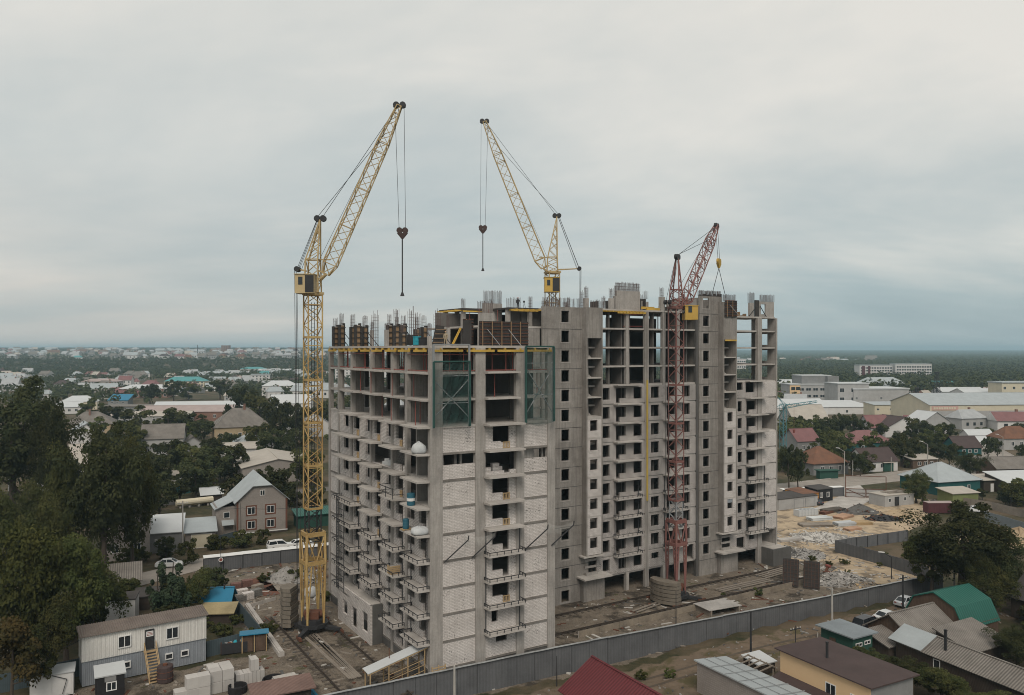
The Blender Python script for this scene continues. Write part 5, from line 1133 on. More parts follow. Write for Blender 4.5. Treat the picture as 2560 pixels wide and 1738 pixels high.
fence('blue grey sheet fence running from the brick pallets to the booth', [gp(570, 1504)[:2], gp(612, 1560)[:2], gp(656, 1614)[:2]], 2.0, 'fence_teal', post=2.6)
fence('blue grey sheet fence between the site office and the booth', [gp(516, 1644)[:2], gp(602, 1622)[:2]], 1.9, 'fence_teal', post=2.4)
fence('plain sheet fence behind the white cabinet at the left edge', [gp(-30, 1740)[:2], gp(200, 1690)[:2]], 2.0, 'fence_teal', post=2.6)
# --- site office: two stacked cabins
X, Y, z = gp(205, 1720); OA = 34.5
T = thing('site_office', 'two storey site office, white cabin over blue grey cabin, with a ribbed roof', 'site office', (X, Y, z), R(OA))
wd, dp = 12.9, 2.6
MB().box(0, wd, 0, dp, .1, 2.72).build('lower_cabin', 'clad_blue', T); MB().box(-.05, wd+.05, -.06, dp+.05, 2.78, 5.45).build('upper_cabin', 'clad_white', T); MB().box(-.1, wd+.1, -.1, dp+.1, 2.725, 2.775).build('ring_beam', 'steel_grey', T)
rb = MB()
for k in range(33): rb.box(.2+k*.39, .32+k*.39, -.095, -.064, 2.9, 5.3)
rb.build('cladding_rib', 'clad_white', T)
rb = MB()
for k in range(33): rb.box(.2+k*.39, .30+k*.39, -.03, -.004, .3, 2.6)
rb.build('cladding_rib', 'clad_blue', T)
rf = MB(); n = 56
for k in range(n):
    x0 = -.3+k*(wd+.6)/n; x1 = x0+(wd+.6)/n*.5; x2 = x0+(wd+.6)/n
    rf.sheet([(x0, -.4, 5.55), (x1, -.4, 5.61), (x1, dp+.3, 5.95), (x0, dp+.3, 5.89)], .05); rf.sheet([(x1, -.4, 5.61), (x2, -.4, 5.55), (x2, dp+.3, 5.89), (x1, dp+.3, 5.95)], .05)
rf.build('roof', 'roof_slate_plain', T) if 'roof_slate_plain' in M else rf.build('roof', mat('roof_slate_plain', (.20, .165, .145), var=.3).name, T)
def W2(face, a, zz, ww, hh): return win_part(T, face, a, zz, ww, hh, wd, dp, out=.22)
W2('f', 3.5, 3.55, 1.35, 1.35); W2('f', 8.5, 3.5, 1.35, 1.35); W2('f', 3.9, 1.2, .9, .75); W2('f', 8.4, 1.2, .85, .7); W2('f', 10.1, 1.2, .85, .7)
win_part(T, 'f', 6.3, 2.85, .95, 2.2, wd, dp, 'steel_dark', 'steel_dark', .08, .2, 'door', False)
sg = MB().box(6.4, 7.15, -.16, -.124, 4.25, 4.85).build('door_sign', 'white_paint', T)
for k in range(3): MB().box(6.48, 7.07, -.168, -.161, 4.38+k*.15, 4.44+k*.15).build('print_line', 'prop_red', sg)
T2 = thing('wooden_staircase', 'open wooden staircase up to the site office door', 'staircase', (X, Y, z), R(OA)); x0 = 6.2
for x in (x0, x0+1.2): MB().bar((x, -3.4, .05), (x, -.2, 2.7), .08, .26).build('stringer', 'wood_new', T2); MB().bar((x, -.3, 2.6), (x, -.3, 3.7), .09).build('newel', 'wood_new', T2); MB().bar((x, -3.2, .2), (x, -3.2, 1.1), .09).build('newel', 'wood_new', T2); MB().bar((x, -3.2, 1.1), (x, -.3, 3.6), .07).build('handrail', 'wood_new', T2)
for k in range(11): t_ = (k+.5)/11; MB().box(x0-.02, x0+1.22, -3.4+3.2*t_-.15, -3.4+3.2*t_+.15, .05+2.65*t_-.02, .05+2.65*t_+.04).build('tread', 'wood_new', T2)
MB().box(x0-.1, x0+1.3, -.5, -.12, 2.62, 2.7).build('landing', 'wood_new', T2)
# kiosk, cabinet, tank
T = pxh('dark entrance kiosk with a pale lean-to roof in front of the site office', 240, 1752, 30, 2.7, 2.3, 2.4, .35, 'mono', 'wall_black', 'roof_white', wins=[('f', .95, .8, 1.0, .95)], name='entrance_kiosk', cat='kiosk', eave=.15)
MB().box(.8, 1.9, -.05, -.004, 1.8, 2.35).build('vent_panel', 'wall_grey', T)
X, Y, z = gp(74, 1756); T = thing('metal_cabinet', 'white steel transformer cabinet at the bottom left corner', 'cabinet', (X, Y, z), R(26))
MB().box(0, 4.0, 0, 1.9, .15, 2.5).build('body', 'wall_white', T); MB().sheet([(-.15, -.15, 2.6), (4.15, -.15, 2.6), (4.15, 2.05, 2.85), (-.15, 2.05, 2.85)], .09).build('lid', 'roof_white', T)
for x in (.15, 2.05): MB().box(x, x+1.8, -.05, -.004, .3, 2.35).build('door', 'wall_white', T)
for x in (.3, 3.2): MB().box(x, x+.4, .1, 1.8, -.3, .147).build('foot', 'steel_dark', T)
MB().tube((3.0, -.2, .4), (3.4, -.25, 1.9), .04, k=6).tube((3.4, -.25, 1.9), (2.0, -.1, 2.45), .04, k=6).build('cable', 'rail_black', T)
X, Y, z = gp(413, 1704); T = thing('rusty_tank', 'rusty brown upright tank under the site office windows', 'tank', (X, Y, z), R(OA))
MB().loft([[(r_*math.cos(a*math.pi/8), r_*math.sin(a*math.pi/8), zz) for a in range(16)] for zz, r_ in ((0, .75), (.1, .85), (1.7, .85), (1.8, .8))]).build('shell', 'roof_brown', T)
for zz in (.5, 1.2): MB().loft([[(r_*math.cos(a*math.pi/8), r_*math.sin(a*math.pi/8), zz+q) for a in range(16)] for q, r_ in ((0, .853), (.03, .9), (.06, .853))]).build('hoop', 'rust', T)
MB().tube((0, 0, 1.8), (0, 0, 2.0), .25, k=10).build('filler_cap', 'rust', T)
# concrete foundation blocks
mat('block_conc', (.47, .45, .43), var=.2, objrand=.12, dark=(.33, .31, .29))
bv = MB(); bb = .04
def chamfer(w_, d_, h_):
    m_ = MB(); P_ = lambda i, zz: [(i, i, zz), (w_-i, i, zz), (w_-i, d_-i, zz), (i, d_-i, zz)]
    return m_.loft([P_(.03, 0), P_(0, .03), P_(0, h_-.03), P_(.03, h_)])
cbm = chamfer(1.2, 1.2, 1.2).mesh('concrete_block', 'block_conc'); csm = chamfer(.42, 1.3, 1.3).mesh('concrete_slab_block', 'block_conc')
def blk(label, px, py, i, j, k, me_=cbm, name='concrete_block', st=1.24, rz=31):
    X, Y, z = gp(px, py); c = Vector((math.cos(R(rz)), math.sin(R(rz)))); d = Vector((-c.y, c.x)); p = Vector((X, Y))+c*i*st+d*j*1.25
    o = link(name, me_, None, (p.x, p.y, z+k*1.215), R(rz)+random.uniform(-.04, .04)); return tag(o, label, 'concrete block', 'foundation blocks by the site office')
for i, k, s in ((0, 0, 'left block of the bottom row in the stack nearest the stairs'), (1, 0, 'middle block of the bottom row in the stack nearest the stairs'), (2, 0, 'right block of the bottom row in the stack nearest the stairs'), (1, 1, 'left upper block of the stack nearest the stairs'), (2, 1, 'right upper block of the stack nearest the stairs')): blk('pale concrete block, '+s, 437, 1762, i*.93, 0, k)
for i, j, k, s in ((0, 0, 0, 'lower left of the middle stack of four'), (1, 0, 0, 'lower right of the middle stack of four'), (0, 0, 1, 'upper left of the middle stack of four'), (1, 0, 1, 'upper right of the middle stack of four'), (0, 1, 1, 'upper back left of the middle stack'), (1, 1, 1, 'upper back right of the middle stack'), (0, 1, 0, 'lower back left of the middle stack'), (1, 1, 0, 'lower back right of the middle stack')): blk('pale concrete block, '+s, 526, 1738, i, j, k)
for k in range(7): blk('thin upright concrete slab, number %s from the left in the low stack' % ['one', 'two', 'three', 'four', 'five', 'six', 'seven'][k], 590, 1718, k, 0, 0, csm, 'concrete_slab_block', .44)
for k in range(2): blk('thin concrete slab on top of the low stack, %s of two' % ('left', 'right')[k], 590, 1718, 3.6+k, 0, 1.08, csm, 'concrete_slab_block', .44)
# skip with rubbish
X, Y, z = gp(553, 1640); T = thing('rubbish_skip', 'open steel skip full of rubbish beside the blue roofed booth', 'skip', (X, Y, z), R(20))
for q in ((0, 3.0, -.05, .03), (0, 3.0, 2.0, 2.08)): MB().box(q[0], q[1], q[2], q[3], .15, 1.4).build('side', 'steel_dark', T)
for x in (-.05, 2.97): MB().box(x, x+.08, .03, 2.0, .15, 1.4).build('end', 'rust', T)
MB().box(0, 3, 0, 2, .1, .2).build('floor', 'steel_dark', T)
for k in range(26):
    s = random.uniform(.12, .34); o = MB().loft([[(s*math.cos(a)*random.uniform(.6, 1.2), s*math.sin(a)*random.uniform(.6, 1.2), zz) for a in (0, 1.2, 2.4, 3.6, 4.9)] for zz in (0, s*.9)]).build('rubbish', random.choice(['bag_white', 'rust', 'wood_new', 'steel_dark', 'steel_grey', 'teal_paint']), T); o.location = (random.uniform(.3, 2.7), random.uniform(.3, 1.8), random.uniform(.75, 1.15)); o.rotation_euler = (random.random(), random.random(), random.random()*6)
# booth
X, Y, z = gp(604, 1634); T = thing('toilet_booth', 'twin door wooden booth with a blue metal roof by the diagonal fence', 'booth', (X, Y, z), R(18))
MB().box(0, 2.9, .1, 1.5, .05, 2.1).build('wall', 'wall_black', T); MB().sheet([(-.25, -.3, 2.3), (3.15, -.3, 2.3), (3.15, 1.75, 2.15), (-.25, 1.75, 2.15)], .1).build('roof', 'roof_blue', T)
for x in (.12, 1.6): MB().box(x, x+1.15, .02, .09, .1, 2.0).build('door', 'wall_brown', T)
for x in (0, 1.4, 2.8): MB().box(x, x+.12, -.02, .09, 0, 2.15).build('post', 'wood_new', T)
MB().box(-.07, -.005, .1, 1.5, .1, 2.05).build('side_panel', 'roof_blue', T)
# rings, slabs, planks, rails
for i, (px, py, s) in enumerate(((685, 1712, 'larger black ring tub beside the stacked slabs'), (594, 1730, 'smaller black ring tub in front of the low concrete slabs'))):
    X, Y, z = gp(px, py); T = thing('ring_tub', s, 'tub', (X, Y, z)); R_ = 1.25 if i == 0 else 1.0
    MB().loft([[(r_*math.cos(a*math.pi/12), r_*math.sin(a*math.pi/12), zz) for a in range(24)] for zz, r_ in ((0, R_), (.7, R_), (.75, R_-.03), (.75, R_-.12), (.7, R_-.14), (.15, R_-.14))], cap=False).build('ring', 'wall_black', T); MB().prism([((R_-.1)*math.cos(a*math.pi/12), (R_-.1)*math.sin(a*math.pi/12)) for a in range(24)], .1, .2).build('bottom', 'steel_dark', T)
for k in range(4):
    X, Y, z = gp(706, 1712); o = tag(MB().box(-1.2, 1.2, -.9, .9, 0, .17).build('concrete_plate', 'concrete_slab'), 'pale concrete plate, %s in the flat stack by the ring tub' % ['lowest', 'second', 'third', 'topmost'][k], 'plate', 'concrete plates by the tub'); o.location = (X+.1*k, Y+.06*k, z+k*.2); o.rotation_euler = (0, 0, R(22+3*k))
def planks(name, label, px, py, rz, n, L_, w_, mt, layers=1):
    X, Y, z = gp(px, py); T = thing(name, label, 'timber', (X, Y, z), R(rz))
    for l in range(layers):
        for k in range(n): o = MB().box(0, L_*random.uniform(.9, 1), 0, w_*.92, 0, .06).build('plank', mt, T); o.location = (random.uniform(-.15, .15), k*w_, .02+l*.065); o.rotation_euler = (0, 0, random.uniform(-.02, .02))
    return T
mat('wood_orange', (.48, .3, .2), var=.25); mat('wood_teal', (.03, .2, .32), var=.2)
planks('plank_pile', 'pile of pale orange boards at the bottom edge left of the fence', 757, 1752, 122, 8, 4.6, .24, 'wood_orange', 2); planks('plank_pile', 'blue ribbed sheets under and beside the orange boards', 800, 1745, 122, 6, 3.6, .3, 'wood_teal', 1)
planks('plank_pile', 'blue sheets left of the orange boards', 742, 1752, 122, 4, 3.5, .28, 'wood_teal', 1)
planks('board_walkway', 'long weathered board walkway lying between the crane rails', 905, 1692, 122, 7, 17, .22, 'wood_grey', 1)
pxh('low roof of ribbed reddish sheets at the bottom edge below the tubs', 640, 1775, 27, 5.6, 2.2, 1.3, .3, 'mono', 'wall_wood', 'roof_rusty_rib', name='shed', cat='shed') if wv('roof_rusty_rib', (.27, .175, .15), 2.6, 'X', .35, var=.25) is None else 0
# long kerb beam
p0 = gp(618, 1518); p1 = gp(704, 1642); T = thing('concrete_beam', 'long pale concrete beam lying beside the crane track', 'beam', (p0[0], p0[1], p0[2]), math.atan2(p1[1]-p0[1], p1[0]-p0[0])); Ln = math.hypot(p1[0]-p0[0], p1[1]-p0[1])
for k in range(4): MB().box(Ln*k/4+.02, Ln*(k+1)/4-.02, -.35, .35, -.1, .5).box(Ln*k/4+.02, Ln*(k+1)/4-.02, -.2, .2, .503, .62).build('segment', 'concrete_slab', T)
# crane tracks
mat('rail_brown', (.07, .055, .045), var=.3); mat('wood_dark', (.12, .1, .083), var=.35)
def track(label, u0, u1, v0, v1, along, z, dead=True):
    T = thing('crane_track', label, 'crane track', (C0.x, C0.y, z), TH)
    for c in ((u0, u1) if along == 'v' else (v0, v1)):
        a, b_ = (v0, v1) if along == 'v' else (u0, u1)
        mb = MB()
        f_ = (lambda t_, o_, zz: (c+o_, t_, zz)) if along == 'v' else (lambda t_, o_, zz: (t_, c+o_, zz))
        mb.bar(f_(a, 0, .32), f_(b_, 0, .32), .09, .05).bar(f_(a, 0, .24), f_(b_, 0, .24), .04, .12).bar(f_(a, 0, .17), f_(b_, 0, .17), .2, .04); mb.build('rail', 'rail_brown', T)
        n = int((b_-a)/1.1); me_ = MB().box(-.7, .7, -.16, .16, 0, .145).mesh('sleeper', 'wood_dark') if 'wood_dark' in M else MB().box(-.7, .7, -.16, .16, 0, .145).mesh('sleeper', mat('wood_dark', (.1, .085, .07), var=.3))
        for i in range(n): p = f_(a+i*1.1+.3, 0, -.09); link('sleeper', me_, T, p, 0 if along == 'v' else R(90))
    return T
track('pair of rails under the left yellow crane running toward the front fence', -9.5, -3.4, -6, 30, 'v', 1.82); track('pair of rails under the red crane in front of the rear wing', 18, 80, 8.3, 14.6, 'u', .03)
# pallets of brick, gravel, lumber
def pile(name, label, px, py, rx, ry, h, mt, n=200, s=.35, cat='pile', seed=0, kindstuff=True):
    """heap: a lumpy mound with loose pieces on it"""
    X, Y, z = gp(px, py); T = thing(name, label, cat, (X, Y, z)); rr = random.Random(seed); mb = MB(); K = 20; rings = []
    for i in range(8):
        t_ = i/7; zz = h*(1-(1-t_)**1.0)*(1 if i else -.1); rad = (1-t_)**.8
        rings.append([(rx*rad*math.cos(a*2*math.pi/K)*rr.uniform(.85, 1.15), ry*rad*math.sin(a*2*math.pi/K)*rr.uniform(.85, 1.15), h*t_**1.25*rr.uniform(.85, 1.1)-.05) for a in range(K)])
    mb.loft(rings); mb.build('mound', mt if isinstance(mt, str) else mt[0], T)
    fr = MB(); ms = [mt] if isinstance(mt, str) else list(mt)
    for k in range(n):
        a = rr.uniform(0, 6.28); q = rr.random()**.6; x, y = rx*1.05*q*math.cos(a), ry*1.05*q*math.sin(a); zz = h*(1-q)**1.0*.95; ss = s*rr.uniform(.4, 1.3); w_ = [Vector((rr.uniform(-1, 1), rr.uniform(-1, 1), rr.uniform(-.6, .6)))*ss for _ in range(4)]
        c = Vector((x, y, zz)); i0 = len(fr.v); fr.v += [tuple(c+v_) for v_ in w_]; mi = rr.randrange(len(ms))
        for f_ in ((0, 1, 2), (0, 1, 3), (1, 2, 3), (0, 2, 3)): fr.f.append(tuple(i0+j for j in f_)); fr.m.append(mi)
    o = fr.build('chunk', ms, T); o['kind'] = 'stuff'; return T
mat('gravel', (.33, .315, .3), var=.25, scale=6); mat('rubble_white', (.55, .53, .5), var=.25); mat('sand', (.42, .32, .21), var=.25)
pile('gravel_heap', 'grey gravel heap by the fence behind the yellow crane', 716, 1448, 3.6, 3.0, 2.0, 'gravel', 400, .15); pile('rubble_heap', 'pile of pale boards and rubble right of the gravel heap', 762, 1452, 2.6, 2.2, 1.3, ('gravel', 'wood_grey', 'rubble_white'), 160, .4, seed=4)
X, Y, z = gp(775, 1490); o = tag(bagmesh(11, 1.1, 1.5).build('bulk_bag', 'bag_white', None, True), 'white bulk bag on the ground behind the yellow crane legs', 'bag'); o.location = (X, Y, z)
mat('brick_red', (.24, .13, .11), var=.3, kind='brick', mortar=.7, bsize=(.25, .12))
def pallet(label, px, py, rz, mt, hh=1.0):
    X, Y, z = gp(px, py); T = thing('brick_pallet', label, 'pallet', (X, Y, z), R(rz), 'brick pallets in the yard')
    for k in range(3): MB().box(-.8+k*.72, -.68+k*.72, -.55, .55, 0, .1).build('bearer', 'wood_grey', T)
    MB().box(-.85, .85, -.6, .6, .1, .14).build('deck', 'wood_grey', T); nl = int(hh/.25)
    for l in range(nl):
        for c in range(4): MB().box(-.78+c*.39, -.41+c*.39, -.5, .5, .145+l*.25, .385+l*.25).build('brick_row', mt, T)
for i, (px, py, mt, s) in enumerate(((590, 1472, 'brick_red', 'red brick pallet at the far left of the yard stacks'), (618, 1468, 'brick_red', 'red brick pallet behind the pale ones'), (606, 1488, 'brick_white', 'pale brick pallet in the middle of the yard stacks'), (620, 1500, 'brick_white', 'pale brick pallet nearest the diagonal fence'), (600, 1505, 'block_grey', 'dark block pallet nearest the booth'), (640, 1492, 'block_grey', 'dark block pallet at the right of the yard stacks'), (644, 1476, 'wood_grey', 'grey timber pallet at the back right of the yard stacks'))): pallet(s, px, py, 24+5*i, mt, .75+.25*(i % 2))
for i, (px, py, s) in enumerate(((655, 1465, 'loose boards on the yellow grass by the brick pallets'), (690, 1480, 'scattered battens left of the yellow crane base'), (640, 1515, 'stack of boards on the low wall by the beam'))): planks('plank_pile', s, px, py, 30+40*i, 6, 5, .45, 'wood_grey', 1)
X, Y, z = gp(640, 1520); fence('low pale retaining kerb left of the counterweight', [gp(622, 1520)[:2], gp(690, 1500)[:2]], .5, 'concrete_slab', name='kerb_wall', post=2.0)
planks('lying_track', 'old track panel lying on the grass behind the brick pallets', 700, 1486, 118, 2, 11, 1.5, 'rust', 1)
# entrance canopy with wooden frame
X, Y, z = bw(-7.0, 1.6, 0); zc0, zc1 = 3.9, 5.6; T = thing('entrance_canopy', 'wooden entrance canopy with a sloping pale roof at the block corner', 'canopy', (X, Y, 1.6), TH+R(-2)); zc0 -= 1.6; zc1 -= 1.6; Lc = 7.0
MB().sheet([(0, -.9, zc0), (Lc, -.9, zc1), (Lc, .9, zc1), (0, .9, zc0)], .07).build('roof', 'roof_white', T)
for y in (-.8, .8):
    MB().bar((0, y, zc0-.15), (Lc, y, zc1-.15), .1, .18).build('rafter', 'wood_new', T)
    for x in (.3, 2.4, 4.6, 6.6): MB().bar((x, y, -.2), (x, y, zc0+(zc1-zc0)*x/Lc-.2), .12).build('post', 'wood_new', T)
for y in (-.8, .8):
    for zz in (.5, 1.1, 1.7): MB().bar((2.4, y-.07, zz), (6.6, y-.07, zz+.9), .1, .03).build('board', 'wood_new', T)
# gate boards beside the corner
X, Y, z = bw(1.2, -1.2, 0); T = thing('wooden_gate', 'small wooden slat gate at the foot of the block corner', 'gate', (X, Y, 2.3), TH)
for x in (-1.6, -.8, 0): MB().box(x, x+.1, 0, .1, 0, 1.6).build('post', 'wood_new', T)
for k in range(5): MB().box(-1.6, .1, -.035, -.004, .15+k*.3, .27+k*.3).build('slat', 'wood_new', T)
# poles, lamp, sign
pole('pale concrete utility pole between the two garages', 457, 1389, 1252, mt='pole_conc', arms=1); pole('dark wooden pole in front of the brick house', 601, 1349, 1258, r=.2, arms=0)
pole('curved street lamp at the far left behind the trees', 22, 1228, 1140, r=.12, mt='steel_grey', name='street_lamp', cat='street lamp', lamp=190)
T = pole('thin post with a round sign by the white topped fence', 552, 1428, 1342, r=.06, mt='steel_dark', name='sign_post', cat='sign'); MB().tube((0, -.09, 1.9), (0, -.07, 1.9), .38, k=16).build('sign_plate', 'white_paint', T); MB().tube((0, -.1, 1.9), (0, -.092, 1.9), .26, k=12).build('symbol', 'prop_red', T)
# --- mid-ground houses
pxh('long low warehouse with a wide pale flat roof behind the brick house', 606, 1212, 24, 19, 26, 4.5, 2.0, 'gable', 'wall_brick', 'roof_beige', ridge='y', name='warehouse', cat='warehouse', eave=.4)
pxh('white outbuilding with a flat beige roof left of the wide warehouse', 546, 1158, 26, 13.5, 9, 4.2, 1.2, 'mono', 'wall_white', 'roof_beige', wins=[('f', 2, 1.5, 1, 1.2), ('f', 9, 1.5, 1.4, 1.2)])
pxh('house with a pale blue hip roof behind the white outbuilding', 596, 1140, 30, 12, 10, 4.2, 3.4, 'hip', 'wall_lgrey', 'roof_grey', wins=[('f', 5, 1.5, 1.2, 1.4)])
pxh('yellow walled house with a big mossy slate hip roof', 536, 1112, 26, 21, 15, 6.5, 7.0, 'hip', 'wall_yellow', 'roof_slate', wins=winrow('f', 1.5, 16, 5, 2.5, 1.4, 1.8), chim=[(12, 7, 15, .4)])
pxh('grey brick house with a shaded lean-to under a slate gable', 352, 1150, 18, 13, 12, 7.0, 4.2, 'gable', 'wall_lgrey', 'roof_slate_y', ridge='x', wins=[('f', 1.2, 2, 1.6, 1.6)], doors=[('f', 4.5, 2.8, 6.5, 2.0, 'wall_wood', 'wall_wood')])  # the wide dark door panel paints the shade under the lean-to
pxh('small pale summer house right of the grey brick house', 455, 1142, 30, 7, 6, 4.2, 2.6, 'gable', 'wall_lgrey', 'roof_slate', ridge='y', wins=[('f', 3.2, 1.6, 1.4, 1.9)])
pxh('house with a grey hip roof and tan wall by the tall left tree', 160, 1092, 20, 19, 14, 5.0, 5, 'hip', 'wall_yellow', 'roof_slate', wins=winrow('f', 3, 14, 4, 1.6, 1.3, 1.5), chim=[(9, 5, 11, .35)])
pxh('white gabled house just below the grey hip roof', 182, 1112, 35, 10, 10, 4.8, 3.4, 'gable', 'wall_white', 'roof_grey', ridge='y', wins=[('f', 2.4, 1.5, 1.4, 1.6)])
pxh('grey rendered house with a pale slate roof behind the big left tree', 92, 1232, 24, 12, 12, 7.0, 4.4, 'gable', 'wall_lgrey', 'roof_beige', ridge='x', wins=winrow('f', 1.5, 9, 3, 3.2, 1.4, 1.7), chim=[(3, 5, 13, .5)])
pxh('striped brick house corner left of the grey garage', 262, 1405, 22, 7.0, 8, 7.5, 3, 'gable', 'wall_brick', 'roof_slate', ridge='x', wins=[('f', 1.0, 1.4, 1.2, 1.5), ('f', 4.5, 1.4, 1.2, 1.5), ('f', 4.5, 4.6, 1.2, 1.5)])
pxh('low shed with a pale corrugated roof in the gardens', 428, 1208, 16, 8.5, 6, 2.2, 1.0, 'mono', 'wall_lgrey', 'roof_beige', chim=[(4.5, 2, 4.6, .12)], name='shed', cat='shed')
pxh('tiny playhouse with a blue and white gable roof', 444, 1236, 35, 3.2, 3.2, 2.2, 1.5, 'gable', 'wall_teal', 'roof_white', ridge='y', name='playhouse', cat='hut'); pxh('dark shed with a white roof edge left of the brick house', 505, 1262, 28, 4.5, 4, 2.4, 1.2, 'gable', 'wall_wood', 'roof_white', ridge='x', name='shed', cat='shed')
T = thing('heating_pipe', 'thick cream insulated pipe crossing the gardens left of the brick house', 'pipe', (*gp(440, 1272)[:2], gp(440, 1272)[2])); q = Vector(gp(532, 1262))-Vector(gp(440, 1272)); MB().tube((0, 0, 1.3), (q.x, q.y, 1.3), .75, k=12).build('barrel', 'wall_cream', T)
for k in range(4): e = q*(k+.5)/4; MB().box(e.x-.2, e.x+.2, e.y-.3, e.y+.3, -.2, .6).build('support', 'concrete', T)
pxh('house with a bright white hip roof beside the crane mast', 720, 1095, 22, 20, 14, 4, 6.5, 'gable', 'wall_white', 'roof_white', ridge='y'); pxh('green sheet shed behind the crane portal', 745, 1322, 28, 7, 4, 2.6, .6, 'mono', 'wall_green', 'roof_green', name='shed', cat='shed'); pxh('flat white roofed carport near the pale blue hip roof', 655, 1150, 20, 6, 5, 2.2, .5, 'flat', 'wall_white', 'roof_white', name='carport', cat='carport')
fence('pale wall closing the gardens beside the wide warehouse', [gp(690, 1160)[:2], gp(770, 1148)[:2]], 2.2, 'wall_cream', post=5)
# long roofs further back
for lb, px, py, rz, w, d, h, rh, k, wl_, rf_ in (('long low building with a white roof at the foot of the town', 385, 1037, 12, 52, 14, 4.5, 2.4, 'gable', 'wall_lgrey', 'roof_white'), ('long building with a pinkish roof behind the white one', 352, 1055, 8, 46, 14, 5, 2.8, 'gable', 'wall_redbrick', 'roof_pink'), ('long beige shed roof in front of the pinkish roof', 262, 1060, 8, 40, 12, 3.6, 2, 'gable', 'wall_lgrey', 'roof_beige'), ('grey flat workshop left of the long beige shed', 250, 1035, 6, 30, 16, 4, .4, 'flat', 'wall_grey', 'roof_slate'), ('white gabled house with pediment right of the big tree', 676, 1040, 10, 22, 14, 7, 4.5, 'gable', 'wall_white', 'roof_white'), ('small hall with white roof at the left by the dark tree', 150, 1026, 22, 20, 12, 5, 3.5, 'hip', 'wall_cream', 'roof_white'), ('low white roofed house next to the left hall', 142, 1036, 30, 13, 10, 4, 2.6, 'gable', 'wall_white', 'roof_white'), ('shed with a vivid blue roof in the town', 270, 1012, 2, 13, 8, 3, 3.4, 'mono', 'wall_grey', 'roof_blue')):
    pxh(lb, px, py, rz, w, d, h, rh, k, wl_, rf_, wins=winrow('f', 2, w-4, max(3, int(w/6)), h*.35, 1.5, h*.35))
def block(label, px, py, rz, w, d, h, wall, roof, rows, cols, rh=1.0, kind='flat', ww=1.5, cat='building', name='town_building', hh=1.7):
    ws = []
    for r_ in range(rows): ws += winrow('f', 1.2, w-1.2-ww, cols, 1.0+r_*(h-.6)/rows, ww, hh)
    return pxh(label, px, py, rz, w, d, h, rh, kind, wall, roof, wins=ws, name=name, cat=cat)
block('apartment house with a turquoise mansard roof and cream walls', 410, 975, 4, 36, 14, 8, 'wall_cream', 'roof_teal', 3, 10, 4.0, 'hip'); block('brown brick building with pale pilasters and pale roof', 298, 995, 6, 36, 14, 7, 'wall_redbrick', 'roof_white', 2, 9, 3.0, 'hip', ww=2.2, hh=2.2); block('long school building with a pink roof', 203, 976, 4, 32, 13, 8, 'wall_lgrey', 'roof_pink', 3, 12, 2.4, 'hip'); block('pale four storey block with balconies beside the crane mast', 628, 965, 14, 18, 12, 11, 'wall_white', 'roof_grey', 4, 5); block('white villa with several hip roofs left of the crane mast', 655, 990, 12, 27, 14, 8, 'wall_white', 'roof_white', 2, 6, 4, 'hip')
block('row house with a dark red hip roof in the town', 252, 996, 10, 28, 12, 4, 'wall_redbrick', 'roof_redp', 1, 6, 4, 'hip'); block('long pale low building on the valley floor', 560, 1003, 5, 20, 12, 4, 'wall_lgrey', 'roof_beige', 1, 5, 2, 'gable'); block('pink roofed hall behind the left apartment house', 575, 962, 3, 36, 14, 6, 'wall_white', 'roof_pink', 2, 8, 3, 'hip'); block('white block seen through the open storeys near the crane', 838, 960, 8, 18, 12, 17, 'wall_white', 'roof_grey', 5, 5); block('second pale block seen through the open storeys', 915, 960, 8, 24, 12, 18, 'wall_white', 'roof_grey', 5, 7); block('long white roofed depot seen through the open storeys', 940, 998, 6, 42, 16, 5, 'wall_lgrey', 'roof_white', 1, 8, 2.5, 'gable'); block('red roofed house beside the school', 295, 968, 8, 12, 10, 7, 'wall_white', 'roof_redp', 2, 3, 4, 'gable')
# --- trees on the left
for a in (('bigA', 30, 1330, 948, 'tall dark broadleaf tree at the far left edge', 120), ('bigA', 130, 1340, 1010, 'dark broadleaf tree just right of the tallest left one', 58), ('bigA', 262, 1475, 1066, 'big dark tree in front of the left houses', 98), ('bigB', 330, 1440, 1110, 'tree leaning toward the grey garage from the big dark one', 62), ('bigB', 175, 1480, 1130, 'bushy tree at the left shoulder of the big dark tree', 55), ('oliveA', 60, 1690, 1290, 'broad yellow green tree in the left foreground', 95), ('oliveA', 165, 1660, 1330, 'yellow green tree behind the site office', 90), ('bigB', 235, 1600, 1390, 'green tree beside the ribbed shed roof', 70), ('bigB', 105, 1560, 1260, 'green tree between the big dark tree and the yellow green ones', 66), ('autumnA', 30, 1780, 1545, 'rust tinged young tree at the left edge', 70), ('bigB', 120, 1745, 1500, 'dark green tree left of the site office', 66), ('bigB', 15, 1500, 1235, 'leafy tree at the left edge under the lamp', 60), ('bigA', 255, 1400, 1180, 'dark tree filling the gap behind the shed roof', 60), ('fir', 432, 1562, 1372, 'dark conifer between the sheds and the blue roofed hut', 48), ('fir', 395, 1535, 1400, 'shorter dark conifer left of the blue roofed hut', 36), ('bigB', 490, 1545, 1430, 'dense shrub-like tree behind the blue roofed hut', 42)):
    treepx(*a)
for a in (('bigB', 95, 1400, 1215, 'rounded green tree filling the gap under the tall left tree', 52), ('bigA', 30, 1420, 1240, 'dark tree at the foot of the tallest left tree', 50), ('bigB', 150, 1410, 1200, 'green tree left of the big dark one by the pale house', 46)): treepx(*a)
